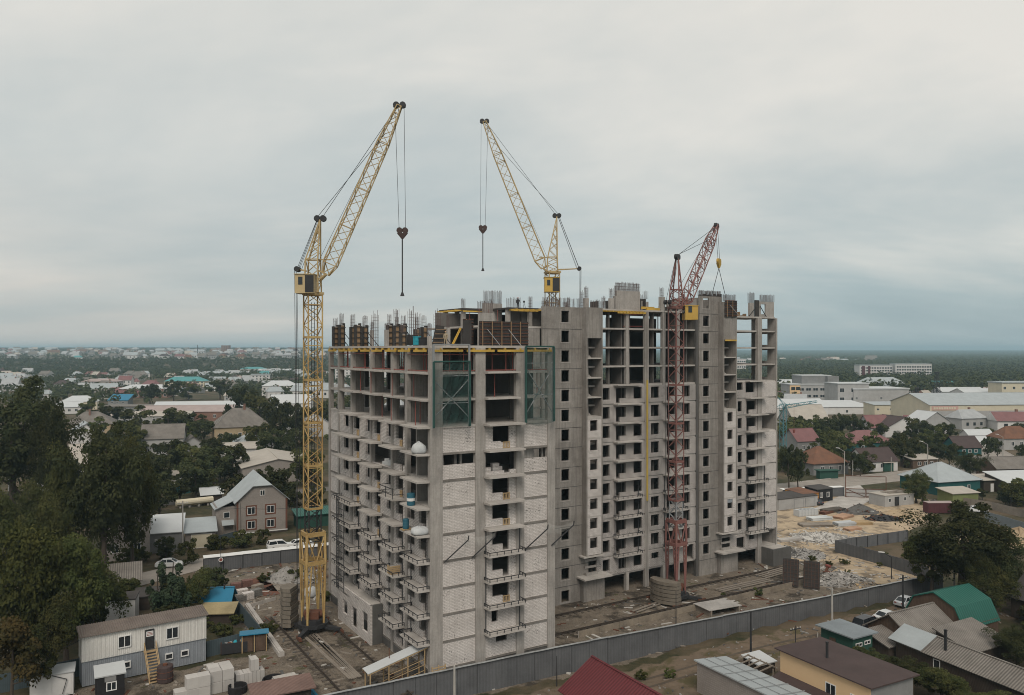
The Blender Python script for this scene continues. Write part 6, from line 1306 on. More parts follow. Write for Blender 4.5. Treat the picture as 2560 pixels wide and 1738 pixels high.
for k, (px, py, top, rp, key) in enumerate(((420, 1090, 1020, 48, 'midB'), (470, 1100, 1035, 45, 'midA'), (510, 1110, 1050, 35, 'midA'), (600, 1075, 965, 40, 'midA'), (650, 1090, 985, 48, 'midB'), (700, 1120, 1000, 40, 'midA'), (755, 1100, 1010, 38, 'midA'), (680, 1165, 1075, 42, 'midA'), (740, 1160, 1070, 40, 'midA'), (640, 1140, 1060, 36, 'midB'), (425, 1190, 1100, 48, 'midA'), (480, 1200, 1110, 48, 'midB'), (530, 1210, 1120, 50, 'midA'), (580, 1200, 1110, 40, 'midB'), (390, 1230, 1130, 45, 'midA'), (450, 1260, 1190, 40, 'midA'), (500, 1240, 1165, 36, 'midB'), (400, 1300, 1200, 45, 'midA'), (225, 1060, 1000, 35, 'midC'), (270, 1075, 1015, 42, 'midA'), (340, 1085, 1020, 40, 'midC'), (375, 1010, 960, 26, 'midA'), (435, 1005, 950, 24, 'midA'), (470, 1000, 955, 24, 'midB'), (550, 1000, 950, 30, 'midA'), (620, 1020, 975, 30, 'midA'), (345, 1135, 1060, 38, 'midB'), (250, 1120, 1050, 40, 'midC'), (290, 1150, 1080, 36, 'midA'), (470, 1410, 1350, 26, 'midB'), (415, 1400, 1340, 26, 'midA'), (540, 1480, 1420, 28, 'midA'), (575, 1300, 1250, 26, 'midB'), (735, 1290, 1225, 30, 'midA'), (790, 1290, 1215, 30, 'midA'), (765, 1210, 1140, 36, 'midA'), (830, 1080, 1000, 40, 'midA'), (870, 1060, 985, 36, 'midB'), (520, 1470, 1425, 22, 'midC'), (120, 1210, 1120, 45, 'midA'), (50, 1180, 1090, 45, 'midB'), (190, 1240, 1150, 40, 'midA'), (330, 1290, 1190, 40, 'midA'))):
    treepx(key, px, py, top, 'leafy garden tree among the roofs left of the apartment block', rp, group='garden trees on the left')
for k, (px, py) in enumerate(((545, 1470), (560, 1490), (528, 1495), (505, 1572), (540, 1578), (560, 1590), (590, 1560), (700, 1440), (660, 1455), (510, 1440), (480, 1455), (440, 1470), (300, 1580), (340, 1575), (390, 1580), (640, 1610), (668, 1585), (740, 1450), (820, 1500))):
    X, Y, z = gp(px, py); tree('bush' if k % 3 else 'bushY', X, Y, random.uniform(1.0, 2.2), 'low bush beside the left yard fences', None, group='bushes round the left yard')
# ================================================================== right side of the photo
mat('fence_cap', (.42, .44, .45), rough=.6, var=.3, dark=(.2, .2, .2))
fence('long dark grey sheet fence with a pale top edge in front of the block', FENCE, 3.4, 'fence_grey', coping='fence_cap', cw=.3, post=2.5, ztop=3.4, side=-1)
RA = 29.0
def z8(x, y): return 1760+x*.3442, 1200+y*.3442
def z7(x, y): return 1900+x*.2852, 840+y*.2852
# street beyond the yard
strip('road', [(30, 193), (50, 205), (75, 220.5), (97, 232), (127, 247), (150, 261), (176, 290), (192, 332)], 12, 'asphalt_dusty', .06, kerb=True)
strip('road', [(127, 246), (160, 249), (200, 255), (260, 262)], 7, 'asphalt_dusty', .07); strip('road', [(60, 440), (110, 425), (150, 420), (230, 405)], 14, 'asphalt', .06)
strip('yard_paving', [(76, 190), (90, 208), (95, 227)], 8, 'concrete_slab', .05)
mat('rut', (.115, .09, .068), var=.3, dark=(.07, .055, .042))
for off in (0.0, 1.7): strip('wheel_track', [(-15+off*.5, 74-off), (5+off*.5, 87.2-off), (28+off*.5, 98.8-off), (46+off*.5, 107.8-off), (62+off*.5, 115.8-off)], .42, 'rut', .025)
# tan house with the dark brown roof
T = house('tan rendered house with a dark brown mono pitch roof at the lower right', 35.0, 77.7, RA, 6.6, 11.3, 4.6, .1, 'monox', 'wall_tan', 'roof_brown', z=.9, wins=[('l', 6.0, 1.9, 1.3, 1.5), ('l', 9.0, 1.7, 1.3, 1.6)], chim=[(2.3, 7.0, 6.4, .1)], eave=.45)
MB().box(.05, 6.55, -.03, -.004, 0, 4.5).build('end_cladding', 'wall_grey', T); MB().sheet([(-2.6, -.5, 1.5), (-2.6, 11.4, 1.5), (-.02, 11.4, 2.3), (-.02, -.5, 2.3)], .12).build('lean_to_roof', 'roof_brown', T); MB().box(-2.3, -.02, 0, 11, -.3, 1.4).build('lean_to_wall', 'wall_tan', T)
# metal roofed shed and red roof at the bottom
T = house('brick shed with a patched grey sheet roof at the bottom edge', 28.1, 75.6, RA+1, 4.4, 15, 3.0, .5, 'monox', 'wall_brick', 'roof_grey', z=.4, name='shed', cat='shed', eave=.25)
sm_ = MB()
for k in range(1, 7): sm_.box(-.25, 4.65, k*2.1, k*2.1+.05, 0, .05)
o = sm_.build('roof_seam', 'steel_grey', T); o.location = (0, 0, 3.67); o.rotation_euler = (0, math.atan(.1), 0)
for k in range(2): o = MB().box(1.2+k*1.6, 1.24+k*1.6, -.2, 15.2, 0, .05).build('roof_seam', 'steel_grey', T); o.location = (0, 0, 3.66); o.rotation_euler = (0, math.atan(.1), 0)
T = house('house with a dark red ribbed roof cut off by the bottom edge', 12.2, 72.8, RA+1, 8, 13.5, 2.5, 2.5, 'gable', 'wall_lgrey', 'roof_red', ridge='y', z=0)
# green shed
X, Y, z = gp(*z8(1080, 1325)); T = house('green painted shed with a grey flat roof and two slit windows', X, Y, RA, 3.6, 4.6, 3.0, .12, 'flat', 'wall_green', 'roof_shedgrey', z=z, wins=[('f', .5, 1.7, 1.2, .5), ('f', 2.1, 1.75, 1.1, .5)], doors=[('l', 1.2, .1, 1.1, 2.1, 'wall_green', 'wall_brown')], name='shed', cat='shed', eave=.5) if mat('roof_shedgrey', (.22, .25, .27), rough=.6, var=.2) else 0
# barns
X, Y, z = gp(2300, 1636); T = house('old barn with a patched grey slate roof and wooden gable', 49.3, 97.3, RA, 8.2, 6.6, 2.1, 2.2, 'gable', 'wall_brown', 'roof_slate', ridge='x', z=z, name='barn', cat='barn', eave=.5)
for k, (a, b_, mt) in enumerate(((1.6, 2.6, 'roof_slate_y'), (4.2, 5.0, 'roof_beige'), (6.6, 8.0, 'roof_slate_y'))): MB().sheet([(a, .3, 2.39), (b_, .3, 2.39), (b_, 1.6, 3.26), (a, 1.6, 3.26)], .05).build('roof_patch', mt, T)
T = house('low lean-to with broken slate sheets against the old barn', X+4.0, Y-4.4, RA, 7.5, 4.6, 1.9, 1.3, 'mono', 'wall_wood', 'roof_slate', z=z, name='shed', cat='shed', eave=.3)
T = house('narrow slate roofed shed right of the green shed', X-4.6, Y-1.5, RA, 4.2, 3.2, 1.7, .9, 'mono', 'wall_wood', 'roof_slate', z=z-.2, name='shed', cat='shed', eave=.3)
X, Y, z = gp(2412, 1612); T = house('barn with a two pitch bright green metal roof and brown log walls', X, Y, RA, 7.4, 8.2, 2.6, 3.3, 'gambrel', 'wall_brown', 'roof_green', z=z-.3, name='barn', cat='barn', eave=.25)
mb = MB()
for k in range(13): mb.tube((-.07, .1, .2+k*.2), (-.07, 8.1, .2+k*.2), .1, k=6)
mb.build('log_wall', 'wall_brown', T)
T = house('long low house with a corrugated grey roof and a stove pipe at the right edge', 53.4, 80.5, RA-6, 4.6, 17.5, 2.5, 1.2, 'gable', 'wall_wood', 'roof_slate_y', ridge='y', z=.9, chim=[(1.0, 11.5, 5.4, .12)], wins=[('l', 5.2, 1.0, .9, 1.1)], eave=.4)
MB().sheet([(-.5, 13.6, 2.55), (-.5, 18.2, 2.55), (2.25, 18.2, 3.95), (2.25, 13.6, 3.95)], .04).build('roof_patch', 'roof_grey', T)
T = house('dark barn with a black gable roof at the right edge', 74.5, 104, RA, 12, 9, 3.2, 3.6, 'gable', 'wall_wood', 'roof_dark', ridge='y', z=.8, name='barn', cat='barn'); fence('pale mesh fence with a white base below the dark barn', [(72.5, 103.5), (79, 99)], 1.5, 'wall_lgrey', post=2)
T = house('pale roofed shed between the grey sheet roof and the tan house', 28.4, 91.6, RA, 2.6, 2.4, 1.5, .3, 'mono', 'wall_wood', 'roof_white', z=.7, name='shed', cat='shed', eave=.2); pf = thing('roof_frame', 'bare timber roof frame beside the patched grey roof', 'frame', (27.3, 88.0, .7), R(RA))
for k in range(5): MB().bar((0, k*.9, 2.2), (2.2, k*.9, 2.5), .08, .14).build('rafter', 'wood_grey', pf)
for x in (0, 2.2): MB().bar((x, -.2, 2.1+x*.13), (x, 3.9, 2.1+x*.13), .1, .14).build('purlin', 'wood_grey', pf); [MB().bar((x, y, -.2), (x, y, 2.1), .12).build('post', 'wood_grey', pf) for y in (0, 3.6)]
# vehicles in the lane
car('black estate car parked in the dirt lane by the barns', *z8(1190, 1078), RA+4, 'suv', (.02, .02, .025)); car('silver car parked beyond the black one under the green roofed barn', *z8(1470, 912), RA+8, 'sedan', (.4, .42, .44)); car('pale car nose behind the black estate', *z8(1335, 1022), RA, 'sedan', (.55, .57, .58))
# poles on the right
pole('tall pale concrete pole standing in the lane before the fence', *z8(930, 1100), z8(0, 785)[1], r=.17, mt='pole_conc'); pole('dark steel post in front of the fence', *z8(340, 1290), z8(0, 955)[1], r=.14, mt='steel_dark'); pole('pale pole rising behind the green roofed barn', *z8(1818, 860), z8(0, 622)[1], r=.17, mt='pole_conc'); pole('dark wooden pole with a brace beside the barns', *z8(1445, 985), z8(0, 690)[1], r=.16, mt='steel_dark', arms=1); pole('pale concrete pole at the bottom edge before the block', 1136, 1770, 1664, r=.17, mt='pole_conc'); pole('thin dark pole with two brackets in the lane', *z8(665, 1230), z8(0, 1058)[1], r=.06, mt='steel_dark', arms=1); pole('short pale post behind the tan house', *z8(825, 1235), z8(0, 1110)[1], r=.1, mt='pole_conc'); pole('thin dark post in front of the fence near the block corner', 1392, 1716, 1640, r=.07, mt='steel_dark'); pole('dark post standing in the site behind the fence by the red crane', 1690, 1560, 1478, r=.07, mt='steel_dark'); pole('thin dark post at the bottom edge by the fence', 970, 1745, 1710, r=.08, mt='steel_dark'); pole('rusty steel post at the entrance canopy', 973, 1712, 1620, r=.07, mt='rust')
pole('yard lamp post beside the inner fence', *z8(1362, 720), z8(0, 560)[1], r=.08, mt='steel_dark', name='street_lamp', cat='street lamp', lamp=180)
# inner fences
fence('dark sheet fence enclosing the weedy plot inside the yard', [gp(2269, 1352)[:2], gp(2087, 1380)[:2], gp(2200, 1411)[:2], gp(2322, 1450)[:2]], 2.2, 'fence_grey', post=3.0); fence('grey board fence behind the white sedan', [gp(2400, 1262)[:2], gp(2480, 1275)[:2], gp(2590, 1302)[:2]], 1.9, 'wood_grey', post=3); fence('rusty sheet fence at the far right beyond the big tree', [gp(2462, 1302)[:2], gp(2580, 1338)[:2]], 2.2, 'roof_shedgrey', post=3.0)
# yard: huts and containers by the gate
pxh('grey sheet metal garage pair left of the orange garage', *z7(165, 1530), 27, 13, 6, 2.6, .3, 'mono', 'wall_lgrey', 'roof_dark', name='garage', cat='garage', eave=.15, doors=[('f', 5.0, .1, 3.2, 2.2, 'steel_grey', 'wall_lgrey'), ('f', 8.8, .1, 3.2, 2.2, 'steel_grey', 'wall_lgrey')])
pxh('orange painted garage with a rusty roof by the yard gate', *z7(382, 1485), 27, 5.2, 6, 2.7, .4, 'mono', 'wall_orange', 'roof_rust', name='garage', cat='garage', eave=.15); pxh('black guard hut with a white window near the yard gate', *z7(500, 1460), 27, 5.6, 4, 3.2, .3, 'mono', 'wall_black', 'roof_dark', wins=[('f', 3.4, 1.1, 1.0, 1.3), ('f', 1.0, 1.1, 1.0, 1.3)], name='guard_hut', cat='hut', eave=.2)
car('dark car parked between the orange garage and the guard hut', *z7(492, 1475), 100, 'sedan', (.03, .035, .045))
fence('sheet fence with a wide white top beside the yard gate', [gp(*z7(200, 1430))[:2], gp(*z7(740, 1405))[:2]], 2.4, 'fence_grey', coping='white_paint', cw=1.6, post=3.4, side=1)
a_ = Vector(gp(*z7(750, 1412))); b_ = Vector(gp(*z7(1105, 1425))); d = b_-a_; T = thing('yard_gate', 'rusty framed sheet gate under a pipe portal at the yard entrance', 'gate', a_, math.atan2(d.y, d.x)); Lg = d.to_2d().length
for k in range(2):
    x0, x1 = Lg*k/2+.1, Lg*(k+1)/2-.1; MB().box(x0+.06, x1-.06, -.02, .02, .2, 2.2).build('sheet', 'wall_lgrey', T); f = MB()
    for p, q in (((x0, .1), (x1, .1)), ((x0, 2.25), (x1, 2.25)), ((x0, .1), (x0, 2.25)), ((x1, .1), (x1, 2.25)), ((x0, 1.2), (x1, 1.2)), ((x0, .2) if k else (x1, .2), (x1, 2.2) if k else (x0, 2.2))): f.bar((p[0], -.05, p[1]), (q[0], -.05, q[1]), .12)
    f.build('frame', 'rust', T)
pp = MB(); [pp.bar((x, 0, -.2), (x, 0, 5.6), .16) for x in (0, Lg)]; pp.bar((0, 0, 5.6), (Lg, 0, 5.6), .14); pp.build('portal', 'rust', T)
T = pxh('grey site cabin with boards piled on its roof', *z7(1095, 1500), 22, 9.6, 5.0, 2.7, .12, 'flat', 'wall_lgrey', 'roof_beige', wins=[('f', 1.2, 1.1, .8, 1.0), ('f', 6.2, 1.1, .8, 1.0)], doors=[('f', 3.2, .1, 1.4, 2.2, 'steel_dark', 'steel_dark')], name='site_cabin', cat='cabin', eave=.1)
for k in range(9): o = MB().box(0, random.uniform(4, 6.5), 0, .3, 0, .09).build('roof_board', 'wood_grey', T); o.location = (2.6+random.uniform(0, 1), 1.4+k*.28, 2.86+.06*(k % 3)); o.rotation_euler = (0, 0, random.uniform(-.25, .2))
X, Y, z = gp(*z7(1478, 1560)); T = thing('shipping_container', 'maroon shipping container right of the grey site cabin', 'container', (X, Y, z), R(2)); MB().box(0, 6.6, 0, 2.4, .15, 2.5).build('body', 'wall_maroon', T); rb = MB(); [rb.box(.2+k*.4, .38+k*.4, -.05, -.003, .3, 2.35) for k in range(16)]; rb.build('rib', 'wall_maroon', T); MB().box(-.05, 6.65, -.05, 2.45, 2.503, 2.58).build('roof', 'roof_pink', T)
for x in (0, 6.3): MB().box(x, x+.3, 0, 2.4, -.2, .147).build('foot', 'steel_dark', T)
car('white sedan parked beside the grey board fence', *z7(1905, 1545), -18, 'sedan', (.7, .71, .72))
T = pxh('green shed with a pale slab roof by the white sedan', *z7(1690, 1490), 14, 7.6, 5, 3.0, .6, 'mono', 'wall_olive', 'roof_beige', name='shed', cat='shed', eave=.4) if mat('wall_olive', (.21, .24, .10), var=.25) else 0
T = pxh('teal house with a four sided blue grey hip roof', *z7(1560, 1400), 18, 14.5, 13, 3.6, 4.2, 'hip', 'wall_teal', 'roof_grey', wins=[('f', 10, 1.2, 1.0, 1.2)], eave=.5)
pxh('long brown shed with a pale flat roof right of the teal house', *z7(1960, 1370), 12, 22, 7, 3.2, .4, 'mono', 'wall_wood', 'roof_beige', name='shed', cat='shed', doors=[('f', 2.2, .1, 1.0, 2.2, 'white_paint', 'white_paint')]); pxh('dark house with a white roof edge at the right edge', *z7(2170, 1390), 10, 16, 8, 3.2, 1.6, 'mono', 'wall_wood', 'roof_white', wins=[('f', 5, 1, 1.6, 1.6)])
# heaps and stock in the yard
pile('rubble_heap', 'broad heap of white rubble in the sandy yard', *z8(855, 425), 6.5, 4.4, 1.4, ('rubble_white', 'gravel', 'rubble_white'), 700, .34, seed=1); pile('rubble_heap', 'heap of broken concrete near the front fence', *z8(985, 735), 5.6, 3.6, 1.7, ('gravel', 'rubble_white', 'gravel'), 700, .36, seed=2); pile('rubble_heap', 'trail of loose rubble between the two heaps', *z8(740, 540), 4.0, 5.0, .5, ('gravel', 'rubble_white', 'concrete_dark'), 420, .26, seed=3); pile('rubble_heap', 'dark rubble strip beside the end wall of the block', *z8(610, 520), 2.2, 4.2, 1.0, ('concrete_dark', 'gravel', 'rubble_white'), 260, .34, seed=5)
pile('sand_heap', 'large sand heap behind the big dark tree at the right', *z8(2290, 470), 12, 8, 3.4, 'sand', 60, .2, seed=6); pile('sand_heap', 'low sand heap in front of the grey site cabin', *z8(1420, 255), 5.5, 4, 1.5, 'sand', 60, .2, seed=7); pile('scrap_heap', 'dark scrap and hose heap in the middle of the yard', *z8(1300, 285), 4.5, 2.6, 1.2, ('steel_dark', 'rust', 'steel_dark'), 160, .5, seed=8); pile('earth_bank', 'dark earth bank behind the stacked timber', *z8(1130, 240), 5.5, 2.6, 2.2, ('concrete_dark', 'rust'), 60, .4, seed=9); pile('scrap_heap', 'heap of timber offcuts along the front fence', *z8(1180, 775), 3.4, 1.8, .8, ('wood_grey', 'wood_new', 'wood_grey'), 120, .5, seed=10)
for k in range(6): X, Y, z = gp(*z8(685+k*22, 262-2*k)); o = tag(MB().box(-.6, .6, -.9, .9, .1, 1.5).box(-.55, .55, -.85, .85, 0, .097).build('block_pallet', 'bag_white'), 'white wrapped block pallet, %s of the row in the sandy yard' % ['first from the left', 'second from the left', 'third from the left', 'fourth from the left', 'fifth from the left', 'rightmost'][k], 'pallet', 'wrapped pallets in the yard'); o.location = (X, Y, z); o.rotation_euler = (0, 0, R(25))
for i, (x, y, n, L_, mt, s) in enumerate(((720, 345, 9, 9, 'wood_grey', 'long grey timber bundle in the yard centre'), (790, 300, 8, 7, 'steel_white', 'pale pipes stacked behind the grey timber bundle'), (900, 245, 8, 8, 'wood_dark', 'dark beams stacked by the earth bank'), (1010, 290, 9, 7, 'wood_orange', 'reddish boards in the middle of the yard'), (1080, 330, 8, 6, 'wood_new', 'yellow boards at the right of the stock'), (980, 340, 7, 6, 'bag_white', 'white panels lying before the reddish boards'), (1060, 375, 6, 5, 'wood_orange', 'short orange boards near the rubble'), (880, 255, 5, 9, 'rust', 'rusty bars lying behind the pale pipes'), (1120, 250, 5, 5, 'steel_white', 'pale sheet lying on the earth bank'), (560, 455, 6, 7, 'concrete_slab', 'flat concrete planks beside the end wall'))): planks('timber_stack', s, *z8(x, y), 5+12*(i % 4), n, L_*.8, .3, mt, 7+2*(i % 3))
mat('steel_rusty', (.095, .06, .048), var=.3)
T = thing('shutter_panels', 'pair of dark steel shutter panels propped upright by the front fence', 'panel', (*gp(*z8(700, 790))[:2], 0.0), R(RA-55))
for k, (x, lean) in enumerate(((-2.8, .5), (.4, -.3))):
    o = MB().sheet([(x, 0, .2), (x+2.5, 0, .2), (x+2.5, 1.0, 4.4), (x, 1.0, 4.4)], .12).build('panel', 'form_dark', T); rbs = MB()
    for j in range(5): rbs.bar((x+.2+j*.52, -.04, .3), (x+.2+j*.52, .92, 4.3), .1)
    for j in range(7): rbs.bar((x, .02+.14*j, .5+j*.58), (x+2.5, .02+.14*j, .5+j*.58), .07)
    rbs.build('rib', 'steel_rusty', o)
T = thing('board_platform', 'platform of weathered pale boards behind the front fence', 'platform', (*gp(*z8(40, 1000))[:2], .2), R(RA-4))
for k in range(9): o = MB().box(0, 6+random.uniform(-.6, .6), k*.42, k*.42+.38, .7, .78).build('board', 'wood_pale', T) if 'wood_pale' in M else MB().box(0, 6, k*.42, k*.42+.38, .7, .78).build('board', mat('wood_pale', (.45, .43, .41), var=.25).name, T)
for x in (.3, 5.4): MB().box(x, x+.2, 0, 3.7, -.2, .697).build('bearer', 'wood_grey', T)
# retaining strip along the crane track
fence('low crumbling retaining wall along the red crane track', [bw(25, 6.2)[:2], bw(80, 6.2)[:2]], .9, 'retain', name='retaining_wall', post=3.5, postm='concrete') if mat('retain', (.30, .255, .20), var=.35, dark=(.13, .11, .09)) else 0
T = thing('buffer_stop', 'rusty buffer stop at the right end of the crane track', 'buffer', bw(79.5, 8.3, 0), TH); MB().box(-.6, .6, -.5, .5, 0, .4).build('base', 'rust', T); MB().bar((-.5, 0, .3), (.3, 0, 1.4), .3).build('arm', 'rust', T); MB().tube((.25, -.4, 1.3), (.25, .4, 1.3), .25, k=10).build('roller', 'prop_red', T)
for i, (u, v, L_, n) in enumerate(((56, 10, 12, 3), (68, 11.5, 9, 4), (38, 9.5, 14, 2))): X, Y, z = bw(u, v); T = thing('track_timber', ['long planks across the red crane track bed', 'planks at the right end of the crane track', 'two boards lying left in the red crane track'][i], 'timber', (X, Y, .05), TH+.1*i); [MB().box(0, L_, k*.7, k*.7+.28, .1, .22).build('plank', 'wood_grey', T) for k in range(n)]
pile('rubble_heap', 'weedy rubble at the foot of the rear wing', *bw_px(44, 17.2), 5, 1.5, .7, ('gravel', 'concrete_dark', 'rubble_white'), 260, .3, seed=12) if 'bw_px' in globals() else 0
# street lamps
pole('street lamp on the far road nearest the yard gate', *z7(740, 1335), z7(0, 1010)[1], r=.16, mt='pole_conc', name='street_lamp', cat='street lamp', lamp=160); pole('street lamp on the far road beside the round bush', *z7(1470, 1250), z7(0, 950)[1], r=.16, mt='pole_conc', name='street_lamp', cat='street lamp', lamp=150); pole('street lamp at the right near the dark parked car', *z7(2130, 1115), z7(0, 885)[1], r=.16, mt='pole_conc', name='street_lamp', cat='street lamp', lamp=150); pole('short grey pole by the garden trees on the far road', *z7(813, 1240), z7(0, 1090)[1], r=.12, mt='pole_conc'); pole('grey pole beside the teal gate on the far road', *z7(1150, 1200), z7(0, 1060)[1], r=.12, mt='pole_conc')
# far-right houses
for lb, x, y, rz, w, d, h, rh, k, wl_, rf_, rd in (('dark house with a pale red gable roof and white window', 330, 1040, 20, 10, 9, 5, 4, 'gable', 'wall_grey', 'roof_redp', 'x'), ('house with a rusty brown hip roof beside the road', 470, 1225, 18, 13, 12, 3.6, 4.6, 'hip', 'wall_grey', 'roof_rust', 'x'), ('low annex with a white roof below the rusty hip roof', 465, 1205, 12, 9, 4, 2.8, .6, 'mono', 'wall_lgrey', 'roof_white', 'x'), ('house with a red metal hip roof and teal walls', 820, 1020, 16, 18, 12, 3.4, 4.2, 'hip', 'wall_teal', 'roof_redp', 'x'), ('white gabled house with a dark brown roof', 1100, 890, 14, 20, 14, 4, 4.8, 'gable', 'wall_white', 'roof_brown', 'y'), ('house with a pale sheet gable roof right of the white gable', 1430, 865, 12, 14, 12, 6, 4.2, 'gable', 'wall_lgrey', 'roof_white', 'y'), ('house with a bright red gable roof behind the teal walled one', 975, 880, 14, 11, 10, 4, 5, 'gable', 'wall_lgrey', 'roof_redp', 'x'), ('grey two storey house with a large pale slate roof', 300, 880, 10, 17, 14, 7, 6.5, 'gable', 'wall_lgrey', 'roof_beige', 'x'), ('low brown roofed house behind the teal gate', 930, 1195, 16, 12, 9, 3.4, 3.6, 'gable', 'wall_white', 'roof_brown', 'x'), ('small brown shack by the far road', 1340, 1165, 12, 9, 6, 3, .8, 'mono', 'wall_brown', 'roof_beige', 'x'), ('teal cottage with a dark roof in the right gardens', 1730, 1050, 10, 10, 8, 3, 3.6, 'gable', 'wall_teal', 'roof_brown', 'x'), ('brown roofed house at the right edge of the gardens', 2140, 1000, 8, 15, 9, 4.4, 4.4, 'hip', 'wall_lgrey', 'roof_rust', 'x'), ('long low house with a mossy roof at the right edge', 2080, 1250, 8, 22, 9, 3.0, 2.8, 'gable', 'wall_brown', 'roof_slate', 'x'), ('small white greenhouse row in the right gardens', 1830, 930, 6, 11, 6, 3, 2, 'gable', 'wall_white', 'roof_white', 'x'), ('pale roofed shed below the greenhouse row', 1890, 985, 8, 8, 6, 2.6, 1.8, 'gable', 'wall_white', 'roof_white', 'x'), ('long grey roof in front of the big warehouse', 1660, 800, 8, 44, 8, 3.0, 1.6, 'gable', 'wall_grey', 'roof_grey', 'x')):
    pxh(lb, *z7(x, y), rz, w, d, h, rh, k, wl_, rf_, ridge=rd, wins=winrow('f', w*.2, w*.7, 3 if w > 8 else 2, h*.35, 1.3, min(1.6, h*.4)))
pxh('green steel yard gate boxes by the rusty roofed house', *z7(525, 1255), 10, 6, 2, 2.4, .2, 'flat', 'wall_green', 'wall_green', name='gate_box', cat='gate'); pxh('teal garage doors by the low brown roofed house', *z7(1090, 1190), 14, 3.4, 3, 2.8, .2, 'flat', 'wall_green', 'roof_beige', name='garage', cat='garage')
# commercial strip
T = block('modern office block with grey panels and yellow corner', *z7(265, 612), 4, 26, 16, 14.5, 'wall_lgrey', 'roof_white', 3, 5, .6, ww=3.6, hh=2.0)
MB().box(-.4, 7, -.3, -.02, 0, 14).build('yellow_panel', 'wall_tan', T)
for r_ in range(3): 
    for c_ in range(2): MB().box(.6+c_*3.4, 3.4+c_*3.4, -.36, -.305, 1.6+r_*4.6, 3.8+r_*4.6).build('window', 'glass_dark', T)
MB().box(9, 30, 2, 18, 14.9, 20.5).build('upper_storey', 'wall_grey', T); MB().box(8.8, 30.2, 1.8, 18.2, 20.503, 21.0).build('upper_roof', 'roof_white', T); MB().box(26.02, 34, -1.5, 16, 0, 20.4).build('stair_tower', 'wall_grey', T)
block('grey four storey wing right of the office block', *z7(682, 668), 4, 20, 18, 17.5, 'wall_lgrey', 'roof_white', 3, 3, .5, ww=3.0, hh=2.6); block('white hall with a low round roof before the office block', *z7(335, 690), 4, 46, 18, 4.5, 'wall_white', 'roof_white', 1, 4, 3.5, 'hip'); block('grey and tan store with a flat pale roof', *z7(820, 668), 5, 36, 24, 14, 'wall_lgrey', 'roof_white', 2, 3, .8); block('tan annex of the grey store', *z7(1000, 600), 5, 24, 18, 11, 'wall_tan', 'roof_white', 1, 3, .6)
block('long low cream building with a pale roof', *z7(1005, 722), 5, 58, 12, 7.5, 'wall_cream', 'roof_grey', 2, 8, 1.0, ww=1.6, hh=1.2, kind='mono')
T = block('large cream warehouse with a pale blue roof at the right edge', *z7(1490, 800), 6, 84, 34, 11, 'wall_cream', 'roof_grey', 1, 9, 5, 'gable', ww=4.2, hh=2.2); MB().box(0, 84, -.12, -.065, 4.5, 8.0).build('grey_band', 'wall_lgrey', T)
sgn = MB().box(1.0, 15, -.18, -.125, 8.4, 10.6).build('sign_panel', 'wall_signpink', T) if mat('wall_signpink', (.55, .34, .3), var=.1) else 0
for k in range(9): MB().box(1.8+k*1.35, 2.8+k*1.35, -.24, -.185, 8.9, 10.0).build('sign_letter', 'wall_cream', sgn)
for k in range(7): MB().box(10+k*10.5, 14+k*10.5, -.2, -.125, 0, 4.2).build('roller_door', 'wall_lgrey', T)
block('beige brick flats at the right edge of the photo', *z7(2120, 600), 6, 40, 14, 15, 'wall_cream', 'roof_grey', 3, 6, 1.0, ww=2, hh=2); block('low sheds with rusty roofs in front of the wood', *z7(1440, 535), 4, 60, 16, 4.5, 'wall_redbrick', 'roof_pink', 1, 8, 3, 'gable'); block('pale depot hall left of the beige flats', *z7(1800, 585), 4, 56, 18, 7, 'wall_white', 'roof_white', 1, 6, 3, 'gable'); block('second pale depot roof behind the warehouse', *z7(1600, 570), 4, 34, 14, 7, 'wall_lgrey', 'roof_white', 1, 5, 3, 'gable'); block('blue grey hip roof behind the grey store', *z7(905, 520), 8, 44, 20, 8, 'wall_lgrey', 'roof_grey', 1, 5, 7, 'hip'); block('red brick hall with an arched canopy left of the office block', *z7(170, 520), 4, 48, 20, 10, 'wall_redbrick', 'roof_white', 1, 5, 3, 'gable'); block('low dark red roofs beside the block edge', *z7(140, 590), 4, 40, 18, 5, 'wall_grey', 'roof_redp', 1, 5, 3, 'gable'); block('white shed at the block edge beyond the teal crane', *z7(130, 760), 8, 30, 18, 8, 'wall_white', 'roof_white', 1, 4, 4, 'gable')
for lb, x, y, r_, c in (('white van outside the grey store', 955, 690, 8, (.6, .6, .6)), ('dark car in the commercial car park', 970, 748, 5, (.03, .03, .035)), ('dark blue car outside the cream building', 1275, 722, 5, (.04, .05, .07)), ('silver car beside the dark blue one', 1338, 712, 5, (.45, .46, .47)), ('white hatchback on the right street', 2000, 1108, 40, (.65, .66, .67)), ('dark grey car on the right street behind the white hatchback', 2062, 1150, 30, (.06, .07, .08))): car(lb, *z7(x, y), r_, 'suv' if 'van' in lb else 'sedan', c)
def mast(label, px, py, top, w, mt='steel_dark', name='lattice_mast', n=10):
    X, Y, z = gp(px, py); h = CAMZ-(top-HY)/F_PX*Y-z; T = thing(name, label, 'mast', (X, Y, z)); mb = MB(); lattice(mb, (0, 0, 0), (0, 0, h), w, w, w*.35, w*.35, n, .3, .2, (1, .2, 0)); mb.build('truss', mt, T); MB().box(-w*.6, w*.6, -w*.6, w*.6, h+.01, h+.8).build('platform', mt, T); return T
mast('dark lattice mast in front of the cream building', *z7(1375, 760), z7(0, 465)[1], 1.3); mast('dark lattice pylon rising above the wood', *z7(1550, 620), z7(0, 325)[1], 2.0); mast('thin roof antenna mast on the beige flats', *z7(2205, 520), z7(0, 385)[1], 1.4)
